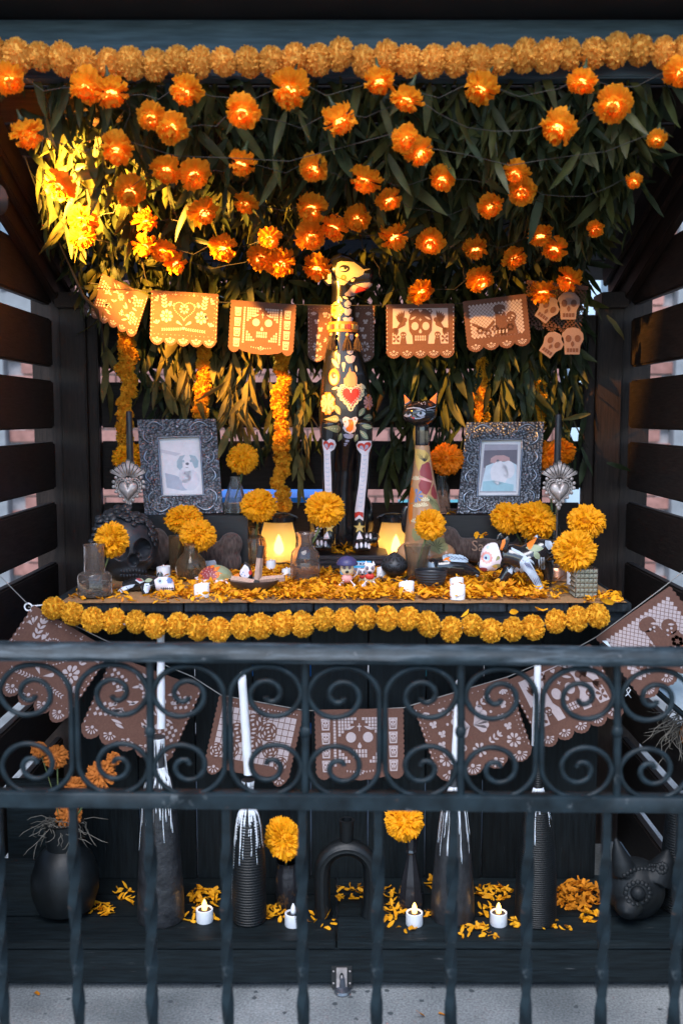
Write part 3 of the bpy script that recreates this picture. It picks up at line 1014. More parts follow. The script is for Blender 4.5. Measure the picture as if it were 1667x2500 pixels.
PA = [pompon_mesh(s, m_pompon) for s in (1, 2, 3, 4)]
PB = [pompon_mesh(s, m_pompon2) for s in (5, 6, 7, 8)]
YT = 2.345
top_px = [(-40, 118), (15, 130), (70, 140), (125, 142), (180, 148), (240, 148), (300, 152), (360, 154), (420, 154), (480, 155), (540, 152), (600, 150), (660, 150), (720, 147),
          (780, 146), (840, 140), (890, 145), (945, 145), (1000, 148), (1060, 148), (1120, 148), (1180, 146), (1240, 142), (1295, 139), (1355, 135), (1410, 133), (1470, 128), (1530, 124), (1590, 122), (1645, 128), (1700, 132)]
garland("pompon_garland", "cream orange pompon garland hung along the front beam above the leaves", [P(x, y, YT) for x, y in top_px], PA, 36 * MPP(YT), 31, 3)
YL = 2.56
low_px = [(108, 1470), (140, 1488), (175, 1504), (225, 1512), (300, 1524), (400, 1532), (500, 1534), (600, 1532), (700, 1526), (770, 1514), (840, 1508), (900, 1508), (960, 1514), (1030, 1524), (1100, 1532),
          (1170, 1536), (1240, 1534), (1300, 1530), (1360, 1522), (1420, 1514), (1480, 1502)]
garland("pompon_garland", "bright yellow pompon garland strung along the front edge of the altar table", [P(x, y, YL) for x, y in low_px], PB, 31 * MPP(YL), 27, 4, .0055, .9)

# ruffled orange strands hanging down the back slats
def ruffle_strand(px0, py0, px1, py1, Y, r, label, seed, n):
    rr = random.Random(seed)
    a, b = P(px0, py0, Y), P(px1, py1, Y)
    t = thing("flower_strand", label, "garland", a, group="orange ruffled flower strands hanging at the back")
    MB().tube([(0, 0, 0), (b - a) * .5 + Vector((.003, 0, 0)), b - a], .002, 6).build("string", m_string, t)
    for k in range(n):
        p = (b - a) * ((k + .5) / n) + Vector((rr.gauss(0, .004), rr.gauss(0, .003), 0))
        s_ = r * rr.uniform(.9, 1.12)
        m4 = Matrix.Translation(p) @ Euler((rr.uniform(0, 6), rr.uniform(0, 6), rr.uniform(0, 6))).to_matrix().to_4x4() @ Matrix.Diagonal((s_, s_, s_ * 1.15, 1))
        put("ruffle", rr.choice(PS), t, m4)
PS = [pompon_mesh(s, m_strand, 110, .5, (.4, .58), (.3, .45)) for s in (31, 32, 33)]
ruffle_strand(312, 770, 308, 1110, 3.33, 21 * MPP(3.33), "orange ruffled strand hanging behind the black candle at far left", 1, 12)
ruffle_strand(497, 760, 492, 1020, 3.35, 20 * MPP(3.35), "orange ruffled strand hanging above the left picture frame", 2, 9)
ruffle_strand(690, 830, 688, 1245, 3.33, 20 * MPP(3.33), "orange ruffled strand hanging between the left frame and the dog statue", 3, 15)
ruffle_strand(1180, 880, 1176, 1030, 3.36, 20 * MPP(3.36), "orange ruffled strand in shade above the right picture frame", 4, 6)
ruffle_strand(1318, 930, 1312, 1050, 3.37, 17 * MPP(3.37), "dim orange ruffled strand at the right end of the back slats", 5, 5)

# ---- lit silk flowers
def silk_mesh(seed):
    """carnation-like silk bloom hanging with its face towards -Z, unit radius, closed round the bulb"""
    rr = random.Random(seed); mb = MB()
    for layer, (n_, L, tilt, w, cu) in enumerate([(8, .98, 1.95, 1.0, -.5), (9, 1.0, 1.5, .98, -.3), (9, .96, 1.12, .88, .1), (9, .86, .78, .72, .5), (7, .74, .50, .50, .8), (4, .60, .24, .42, .95)]):
        for i in range(n_):
            ph = 2 * PI * (i + .5 * layer) / n_ + rr.uniform(-.2, .2)
            tl = tilt + rr.uniform(-.25, .25)
            radv = Vector((math.cos(ph), math.sin(ph), 0))
            n = (radv * math.sin(tl) - Vector((0, 0, 1)) * math.cos(tl)).normalized()
            t = (-radv * math.cos(tl) - Vector((0, 0, 1)) * math.sin(tl)).normalized()
            b0 = .20 if layer < 4 else .16
            petal_fan(mb, n * b0 + radv * (.12 if layer > 3 else 0) + Vector((0, 0, -.05)), n, t, (L - .1) * rr.uniform(.85, 1.12), w, rr.uniform(.09, .19), cu + rr.uniform(-.25, .3), rr, 4, 8)
    return mb.mesh("petals", m_silk, 180)
SILK = [silk_mesh(s) for s in range(4)]
def silk_core(seed):
    """ruffled ball of petals closed round the bulb, tinted paler for its glow"""
    rr = random.Random(seed + 50); mb = MB()
    ga = PI * (3 - math.sqrt(5))
    for i in range(26):
        z = .75 - 1.7 * (i + .5) / 26; ph = i * ga; s_ = math.sqrt(max(0, 1 - z * z))
        n = Vector((s_ * math.cos(ph), s_ * math.sin(ph), z))
        t = n.orthogonal().normalized(); a = rr.uniform(0, 6.28)
        t = (t * math.cos(a) + n.cross(t) * math.sin(a)).normalized()
        petal_fan(mb, n * .30, n, t, rr.uniform(.16, .32), rr.uniform(.2, .34), rr.uniform(.15, .3), rr.uniform(-.4, .6), rr, 2, 5)
    return mb.mesh("inner_petals", m_silkin, 180)
CORE = [silk_core(s) for s in range(3)]
bulb_me = MB().ell((0, 0, 0), (.35, .35, .33), 14, 10).mesh("bulb", m_bulb, 180)
cal_me = MB().lathe([(.002, .035), (.004, .02), (.009, .012), (.006, .004)], 8).mesh("calyx", m_leaf2, 180)

rows = [
 ("hanging just under the pompon garland", [(20, 180), (200, 195), (255, 208), (428, 205), (668, 200), (870, 185), (1105, 200), (1337, 185), (1558, 165)]),
 ("in the second row of the leafy ceiling", [(350, 265), (395, 292), (557, 255), (778, 272), (935, 225), (1283, 290), (1408, 238)]),
 ("in the third row of the leafy ceiling", [(62, 305), (268, 338), (930, 318), (960, 347), (1508, 318)]),
 ("in the fourth row of the leafy ceiling", [(140, 425), (383, 388), (445, 400), (555, 372), (720, 385), (838, 410), (1015, 408), (1185, 395), (1198, 437), (1455, 415)]),
 ("in the fifth row of the leafy ceiling", [(190, 505), (300, 437), (465, 485), (565, 465), (333, 505), (718, 475), (820, 500), (892, 458), (1125, 472)]),
 ("in the sixth row of the leafy ceiling", [(190, 545), (333, 560), (512, 568), (620, 545), (712, 540), (768, 520), (903, 540), (988, 555), (1090, 568), (1240, 538), (1273, 570), (1365, 525)]),
 ("low over the paper banners", [(375, 577), (402, 602), (600, 590), (645, 602), (728, 612), (965, 668), (1100, 640), (1178, 592), (1245, 668), (1307, 638)]),
]
ordn = ["first", "second", "third", "fourth", "fifth", "sixth", "seventh", "eighth", "ninth", "tenth", "eleventh", "twelfth"]
SILK_AT = []
dim = {(1508, 318), (1365, 525), (1455, 415)}
rr = random.Random(99)
for where, pts_ in rows:
    pts_ = sorted(pts_)
    for k, (x, y) in enumerate(pts_):
        px, py = x * 1.0631, y * 1.0631
        s_ = math.tan(math.atan((1250 - py) / FPX) - PITCH)
        Y = min(3.10, 1.425 / (s_ + .343) + rr.uniform(-.02, .02))
        Y = max(Y, 2.31)
        c = P(px, py, Y)
        rad_ = .0365 * rr.uniform(.85, 1.15) * (.62 if (x, y) in dim else 1.0)
        lab = "glowing orange silk marigold %s, %s from the left" % (where, ordn[k])
        if k == len(pts_) - 1: lab = "glowing orange silk marigold %s, rightmost of its row" % where
        if k == 0: lab = "glowing orange silk marigold %s, leftmost of its row" % where
        t = thing("lit_silk_flower", lab, "flower light", c, group="glowing silk marigolds hanging in the leafy ceiling",
                  rot=(rr.uniform(-.75, .15), rr.uniform(-.55, .55), rr.uniform(0, .4)))
        spin = Matrix.Rotation(rr.uniform(0, 6.28), 4, 'Z')
        put("petals", rr.choice(SILK), t, spin @ Matrix.Diagonal((rad_, rad_, rad_ * rr.uniform(.8, 1.15), 1)))
        cz_ = -rad_ * rr.uniform(.18, .38)
        put("inner_petals", rr.choice(CORE), t, Matrix.Translation((0, 0, cz_)) @ spin @ Matrix.Diagonal((rad_, rad_, rad_, 1)))
        put("bulb", bulb_me, t, Matrix.Translation((0, 0, cz_)) @ Matrix.Diagonal((rad_, rad_, rad_, 1)))
        put("calyx", cal_me, t, Matrix.Translation((0, 0, rad_ * .5)))
        SILK_AT.append(c)

# thin wires that carry the lit flowers
_k = 0
for where, pts_ in rows:
    n_ = len(pts_); cs = [SILK_AT[_k + i] + Vector((0, .012, .018)) for i in range(n_)]; _k += n_
    wt = thing("light_wire", "thin brown wire joining the glowing silk marigolds " + where.replace("hanging ", ""), "light string", cs[0])
    pl = []
    for a_, b_ in zip(cs[:-1], cs[1:]):
        for i in range(5):
            u = i / 5; q_ = a_.lerp(b_, u); q_.z -= .05 * math.sin(PI * u) * min(1, (b_ - a_).length * 3) + .006 * math.sin(u * 17 + a_.x * 40); q_.y += .02 * math.sin(PI * u)
            pl.append(q_ - cs[0])
    pl.append(cs[-1] - cs[0])
    MB().tube(pl, .0009, 5).build("wire", m_wirebrown, wt, 180)

# ---- leaves
def leaf_geo(seed, L=.115, w=.021, nl=6):
    """lanceolate leaf from the origin along -Z, facing -Y"""
    rr = random.Random(seed)
    vs, fs = [], []
    bend = rr.uniform(-.5, .6); tw = rr.uniform(-.9, .9); fold = rr.uniform(.15, .45)
    for i in range(nl + 1):
        u = i / nl
        wd = w * (math.sin(PI * min(1, u * .94 + .06)) ** .75) * .5 if u < 1 else 0.0005
        z = -L * u; y = bend * L * u * u * .6
        a = tw * u
        for j in (-1, 0, 1):
            x = j * wd; yy = -abs(j) * wd * fold + .0015 * math.sin(u * 14 + seed) * abs(j)
            vs.append((x * math.cos(a) - yy * math.sin(a), y + x * math.sin(a) + yy * math.cos(a), z))
    for i in range(nl):
        for j in range(2):
            a = i * 3 + j
            fs.append((a, a + 1, a + 4, a + 3))
    return vs, fs
LG = [leaf_geo(s) for s in range(8)]
def leaf_meshes(mat):
    out = []
    for v, f in LG:
        mb = MB(); mb.add(v, f); out.append(mb.mesh("leaf", mat, 180))
    return out
LEAF = leaf_meshes(m_leaf); LEAF2 = leaf_meshes(m_leaf2); LEAFD = leaf_meshes(m_leafdry)

LAMP = Vector((-0.825, 2.46, 2.02))          # where the clip-on spotlight sits
LIT = [(Vector((.03, 3.14, 1.95)), .075), (Vector((.22, 3.14, 1.87)), .06), (Vector((-.22, 3.14, 1.87)), .06), (Vector((-.45, 3.14, 1.88)), .05)]

def px_of(w):
    d = Vector(w) - CAM
    den = d.y * _c - d.z * _s
    return 833.5 + d.x / den * FPX, 1250 - (d.y * _s + d.z * _c) / den * FPX

def leaf_ok(p, m3, s_):
    """keeps the ceiling leaves from hanging over the dog's head, the banners and the lit flowers"""
    p = Vector(p)
    m_ = p + m3 @ Vector((0, 0, -.06 * s_))
    for tg, rd in LIT:
        d_ = tg - LAMP; t_ = max(0, min(1, (m_ - LAMP).dot(d_) / d_.length_squared))
        if t_ > .14 and (m_ - LAMP - d_ * t_).length < rd: return False
    dl = m_ - LAMP
    if dl.length < .2 or (dl.length < .8 and m_.z < roof_z(m_.y) - .03 and (m_.x * 91.7 + m_.y * 37.3) % 1 < .5): return False
    if p.y > 3.22: 
        return not (p.y < 3.30 and p.x > -.13 and p.x < .12 and p.z < 2.0)
    for q_ in (.55, 1.0):
        x, y = px_of(p + m3 @ Vector((0, 0, -.115 * s_ * q_)))
        lim = 655 if not 735 < x < 940 else 592
        if y > lim or (x < 95 and y > 250): return False
        for c in SILK_PX:
            if abs(x - c[0]) < c[2] and abs(y - c[1]) < c[2] and p.y < c[3] + .02: return False
    return True
SILK_PX = [(*px_of(c), 27, c.y) for c in SILK_AT]

def vine(a, length, nleaf, meshes, label, group, seed, sway=.03, spread=.6, lsc=(.8, 1.3), dirv=(0, 0, -1)):
    rr = random.Random(seed)
    t = thing("leafy_vine", label, "vine", a, group=group)
    pts = []
    x = y = 0.0
    D = Vector(dirv).normalized()
    n = 7
    for i in range(n + 1):
        pts.append(D * (length * i / n) + Vector((x, y, 0)))
        x += rr.gauss(0, sway * .3); y += rr.gauss(0, sway * .15)
    MB().tube(pts, [.0016] * n + [.0008], 5, cap=False).build("stem", m_stem, t, 180)
    for k in range(nleaf):
        u = (k + rr.random()) / nleaf * .96 + .04
        f = u * n; i = min(n - 1, int(f))
        p = pts[i].lerp(pts[i + 1], f - i)
        e = Euler((rr.gauss(0, spread * .6) - .15, rr.gauss(0, spread), rr.uniform(0, 6.28)), 'XYZ')
        # leaf hangs: tilt away from straight down, then spin about the vertical
        m3 = Matrix.Rotation(rr.uniform(0, 6.28) if rr.random() < .3 else rr.gauss(0, .9), 3, 'Z') @ Matrix.Rotation(rr.gauss(0, spread), 3, 'Y') @ Matrix.Rotation(abs(rr.gauss(.15, .3)) * -1, 3, 'X')
        s_ = rr.uniform(*lsc)
        if not leaf_ok(Vector(a) + p, m3, s_): continue
        put("leaf", rr.choice(meshes), t, Matrix.Translation(p) @ m3.to_4x4() @ Matrix.Diagonal((s_ * rr.uniform(.8, 1.25), s_, s_, 1)))
    return t

def mass_of_leaves(name, label, spots, mat, seed, spread=.6, parent=None):
    """spots: (point, scale); one mesh"""
    rr = random.Random(seed)
    V_, F_ = [], []
    o = 0
    arr = [(np.array(v), np.array(f)) for v, f in LG]
    for p, s_ in spots:
        v, f = rr.choice(arr)
        m3 = Matrix.Rotation(rr.uniform(0, 6.28) if rr.random() < .35 else rr.gauss(0, .9), 3, 'Z') @ Matrix.Rotation(rr.gauss(0, spread), 3, 'Y') @ Matrix.Rotation(rr.gauss(-.1, .35), 3, 'X')
        if not leaf_ok(p, m3, s_): continue
        A = np.array(m3) * s_
        V_.append(v @ A.T + np.array(p)); F_.append(f + o); o += len(v)
    V_ = np.concatenate(V_); F_ = np.concatenate(F_)
    me = bpy.data.meshes.new(name)
    me.from_pydata(V_.tolist(), [], F_.tolist())
    me.materials.append(mat)
    me.polygons.foreach_set("use_smooth", [True] * len(me.polygons))
    ob = put(name, me)
    return tag(ob, label, None, None, "stuff")

# dense leaf mass under the roof
rr = random.Random(5)
sp1, sp2 = [], []
for i in range(4200):
    x = rr.uniform(-.86, .80); Y = rr.uniform(2.42, 3.42)
    if x < -.70 and Y < 2.6 and rr.random() < .6: continue
    z = roof_z(Y) + .06 - abs(rr.gauss(0, .07))
    (sp1 if rr.random() < .45 else sp2).append(((x, Y, z), rr.uniform(.65, 1.2)))
for i in range(420):                                            # back edge of the ceiling
    x = rr.uniform(-.80, .78); Y = rr.uniform(3.1, 3.42)
    sp1.append(((x, Y, roof_z(Y) - rr.uniform(0, .10)), rr.uniform(.8, 1.3)))
mass_of_leaves("ceiling_foliage", "mass of dark green willow leaves covering the sloping roof", sp2, m_leaf2, 1)
mass_of_leaves("ceiling_foliage", "mass of olive green willow leaves mixed into the ceiling greenery", sp1, m_leaf, 2)

# vines one can tell apart under the roof
rr = random.Random(17)
gid = "leafy vines hanging from the roof"
nv = 0
for Y, cnt in ((2.50, 9), (2.68, 9), (2.86, 10), (3.04, 10), (3.22, 11)):
    for k in range(cnt):
        x = -.80 + 1.56 * (k + .5) / cnt + rr.uniform(-.05, .05)
        ms = LEAF if rr.random() < .6 else (LEAF2 if rr.random() < .6 else LEAFD)
        lab = "roof vine, %s from left, %s" % (ordn[k], {2.50: "in the front row by the garland", 2.68: "in the second row", 2.86: "in the middle row", 3.04: "in the fourth row", 3.22: "in the back row above the banners"}[Y])
        vine((x, Y + rr.uniform(-.06, .06), roof_z(Y) + .03), rr.uniform(.10, .17), 13, ms, lab, gid, 1000 + nv, .03, .5)
        nv += 1
# vines trailing down the back
gid = "leafy vines trailing down the back slats"
bv = [(262, 690, 1000, 8), (300, 700, 960, 8), (345, 700, 1000, 14), (385, 720, 1005, 15), (415, 720, 1020, 16), (450, 720, 1020, 15), (485, 720, 1010, 13), (520, 720, 1030, 15),
      (555, 720, 1090, 16), (590, 720, 1120, 17), (622, 720, 1150, 18), (655, 720, 1120, 15), (720, 720, 1180, 18), (750, 720, 1210, 18), (775, 720, 1130, 14),
      (920, 700, 1180, 20), (950, 700, 1230, 22), (985, 700, 1260, 24), (1015, 700, 1250, 24), (1045, 700, 1240, 22), (1075, 700, 1140, 20), (1105, 700, 1120, 20), (1135, 700, 1060, 18), (1165, 700, 1050, 18),
      (1195, 700, 1040, 18), (1225, 710, 1050, 18), (1255, 720, 1060, 18), (1285, 720, 1120, 19), (1315, 720, 1160, 19), (1345, 720, 1130, 17), (1375, 720, 1190, 17), (1400, 700, 1110, 14), (1425, 700, 1170, 10)]
zones = [(330, "between the left corner post and the first orange strand"), (505, "above the left picture frame"), (640, "above the clear fluted vase"), (800, "left of the dog statue"), (1000, "between dog statue and cat statue"), (1110, "right of the cat statue's head"), (1250, "above the right picture frame"), (1390, "above the right heart candle holder"), (1500, "beside the right corner post")]
zc_ = {}
for i, (px, y0, y1, nl) in enumerate(bv):
    zn = next(z_ for lim, z_ in zones if px < lim)
    zc_[zn] = zc_.get(zn, 0) + 1
    vlab = "trailing vine %s, %s from left" % (zn, ordn[zc_[zn] - 1])
    Y = 3.38 + rr.uniform(-.07, .04)
    a = P(px, y0, Y)
    Ln = a.z - P(px, y1, Y).z
    ms = (LEAFD if rr.random() < .7 else LEAF) if px < 800 else (LEAF if rr.random() < .55 else LEAF2)
    vine(a, Ln - .08, int(nl * 1.25), ms, vlab, gid, 3000 + i, .035, .38, (.8, 1.25))
# thin foliage filling between them
sp = []
for i in range(700):
    px = rr.choice([rr.uniform(330, 800), rr.uniform(900, 1420), rr.uniform(900, 1420)])
    py = 700 + abs(rr.gauss(0, 190))
    if px < 800 and py > 1120: continue
    if py > 1230 or (px > 1100 and py > 1120): continue
    sp.append((tuple(P(px, py, 3.40 + rr.uniform(-.05, .02))), rr.uniform(.8, 1.25)))
mass_of_leaves("back_foliage", "thin green foliage between the vines in front of the back slats", sp, m_leaf2, 3, .4)
# a few bright leaves thrown out sideways at the left, by the spotlight
for i in range(5):
    px, py = [(215, 380), (190, 420), (260, 400), (300, 365), (150, 610)][i]
    vine(P(px, py - 60, 2.58 if i < 4 else 3.2), .14, 9, LEAF, ["bright leafy sprig just right of the brightest silk flower", "bright leafy sprig hanging over the brightest silk flower", "bright leafy sprig over the fifth row of silk flowers, at left", "bright leafy sprig highest of those in the spotlight", "lit leafy sprig above the left corner post"][i], "bright sprigs by the spotlight", 5000 + i, .03, .8, (.9, 1.4))
for i, (px, py, rx) in enumerate([(1480, 770, -.75), (1440, 1010, 1.4), (1480, 1130, -1.3)]):
    t = thing("stray_leaf", ["yellow tipped leaf sticking out beside the right corner post, topmost", "yellow leaf pointing right above the right candle", "dark narrow leaf lying low against the right corner post"][i], "leaf", P(px, py, 3.3))
    put("leaf", (LEAFD if i < 2 else LEAF2)[i], t, Matrix.Rotation(rx, 4, 'Y') @ Matrix.Diagonal((.9, 1, .9, 1)) @ Matrix.Rotation(.1, 4, 'Z'))

# ---- loose petals
def petal_geo(seed):
    rr = random.Random(seed)
    L, w = rr.uniform(.017, .031), rr.uniform(.0065, .011)
    vs, fs = [], []
    bend = rr.uniform(-.5, .9); cup = rr.uniform(.1, .6)
    nl = 4
    for i in range(nl + 1):
        u = i / nl
        wd = w * (.25 + .75 * math.sin(PI * min(.85, u * .8 + .05)))
        for j in (-1, 0, 1):
            vs.append((L * (u - .5), j * wd * .5, L * bend * (u - .5) ** 2 * 1.3 + abs(j) * wd * cup * .5 + .001 * math.sin(7 * u + j * 2 + seed)))
    for i in range(nl):
        for j in range(2):
            a = i * 3 + j
            fs.append((a, a + 3, a + 4, a + 1))
    return np.array(vs), np.array(fs)
PG = [petal_geo(s) for s in range(10)]
def petals(name, label, spots, mat, seed, parent=None):
    rr = random.Random(seed)
    V_, F_, o = [], [], 0
    for (p, tilt, sc) in spots:
        v, f = rr.choice(PG)
        m3 = Matrix.Rotation(rr.uniform(0, 6.28), 3, 'Z') @ Matrix.Rotation(rr.gauss(0, tilt), 3, 'X') @ Matrix.Rotation(rr.gauss(0, tilt), 3, 'Y')
        vv = v @ (np.array(m3) * sc).T
        vv[:, 2] -= min(0, vv[:, 2].min())
        V_.append(vv + np.array(p)); F_.append(f + o); o += len(v)
    me = bpy.data.meshes.new(name)
    me.from_pydata(np.concatenate(V_).tolist(), [], np.concatenate(F_).tolist())
    me.materials.append(mat)
    me.polygons.foreach_set("use_smooth", [True] * len(me.polygons))
    return tag(put(name, me), label, None, None, "stuff")

ZT = Z_TABLE + .003
rr = random.Random(44)
spots, spots2 = [], []
def carpet(x0, x1, y0, y1, n, hmax, edge=20):
    for i in range(n):
        px, py = rr.uniform(x0, x1), rr.uniform(y0, y1)
        m_ = min((px - x0), (x1 - px)) / 60
        h = max(0, min(1, m_)) * hmax * rr.random()
        p = PZ(px, py, ZT)
        (spots if rr.random() < .8 else spots2).append(((p.x, p.y, p.z + h), .35, rr.uniform(.7, 1.2)))
carpet(385, 1330, 1392, 1462, 2500, .012)
carpet(540, 1330, 1385, 1466, 1800, .016)
carpet(680, 1010, 1418, 1468, 420, .014)
carpet(1120, 1380, 1400, 1464, 420, .018)
carpet(1425, 1515, 1452, 1472, 75, .014)
carpet(175, 330, 1440, 1470, 45, .003)
carpet(360, 640, 1440, 1474, 110, .004)
for c_ in ((905, 1420, 40, 22),):
    pass
petals("petal_carpet", "bright orange marigold petals strewn over the burlap runner", spots, m_petal, 1)
petals("petal_carpet", "darker browning marigold petals mixed into the strewn petals", spots2, m_petal2, 2)
# ------------------------------------------------------------------ cut-felt banners
# every pennant: brown felt sheet with scalloped edge, pale felt showing through the cut-outs (inlay), brown shapes left inside them (motif)
PW, PH = 0.214, 0.158

def sheet_outline(w, h, low=None, nscal=15, seed=0):
    """scalloped outline in pennant units, origin at the top middle"""
    pts = [(-w / 2, 0), (w / 2, 0)]
    def edge(x0, z0, x1, z1, n, amp, nx, nz):
        out = []
        for i in range(n * 5):
            t = (i + 1) / (n * 5)
            a = amp * abs(math.sin(PI * t * n))
            out.append((x0 + (x1 - x0) * t + nx * a, z0 + (z1 - z0) * t + nz * a))
        return out
    pts += edge(w / 2, 0, w / 2, -h, 13, .0035, 1, 0)
    low = low or [(1.0, 0)]
    # lobes along the bottom: list of (share of the width, drop)
    x = w / 2
    tot = sum(l[0] for l in low)
    for share, drp in low:
        wd = w * share / tot
        n_ = 22
        for i in range(1, n_ + 1):
            t = i / n_
            a = PI * t
            pts.append((x - wd * t, -h - drp * math.sin(a) ** .7 - .0018 * abs(math.sin(a * 5))))
        x -= wd
    pts += edge(-w / 2, -h, -w / 2, 0, 13, .0035, -1, 0)[:-1]
    return pts

def scal(w, h, n_, drp):
    return [(1, drp)] * n_

def pat_fan(x, z, r, n=7):
    out = [circ(x, z, r * .22, 8)]
    for i in range(n):
        a = PI + PI * (i + .5) / n
        out.append(drop(x + r * .34 * math.cos(a), z + r * .34 * math.sin(a), r * .6, r * .24, a, 4))
    return out

def pat_sprig(x, z, L, ang, n=4):
    out = []
    for i in range(n):
        t = (i + .6) / n
        bx, bz = x + L * t * math.cos(ang), z + L * t * math.sin(ang)
        for s_ in (-1, 1):
            out.append(leafshape(bx, bz, L * .34, L * .14, ang + s_ * .75, 4))
    out.append(leafshape(x + L * .9 * math.cos(ang), z + L * .9 * math.sin(ang), L * .3, L * .12, ang, 4))
    return out

def skull2(x, z, s_, inl, mot):
    """small skull drawn as pale cut-out with brown eyes"""
    inl.append([(x - .5 * s_, z + .15 * s_), (x - .45 * s_, z + .45 * s_), (x - .2 * s_, z + .65 * s_), (x + .2 * s_, z + .65 * s_), (x + .45 * s_, z + .45 * s_), (x + .5 * s_, z + .15 * s_),
                (x + .33 * s_, z - .15 * s_), (x + .27 * s_, z - .5 * s_), (x - .27 * s_, z - .5 * s_), (x - .33 * s_, z - .15 * s_)])
    mot += [circ(x - .2 * s_, z + .18 * s_, .13 * s_, 8), circ(x + .2 * s_, z + .18 * s_, .13 * s_, 8), leafshape(x, z + .02 * s_, .16 * s_, .1 * s_, -PI / 2, 3)]
    for k in (-1, 0, 1):
        mot.append([(x + k * .14 * s_ - .03 * s_, z - .26 * s_), (x + k * .14 * s_ + .03 * s_, z - .26 * s_), (x + k * .14 * s_ + .03 * s_, z - .42 * s_), (x + k * .14 * s_ - .03 * s_, z - .42 * s_)])

def scallop_dots(inl, w, h):
    for i in range(11):
        z = -.012 - i * (h - .02) / 10.5
        for s_ in (-1, 1): inl.append(circ(s_ * (w / 2 - .001), z, .0016, 6, .0028))

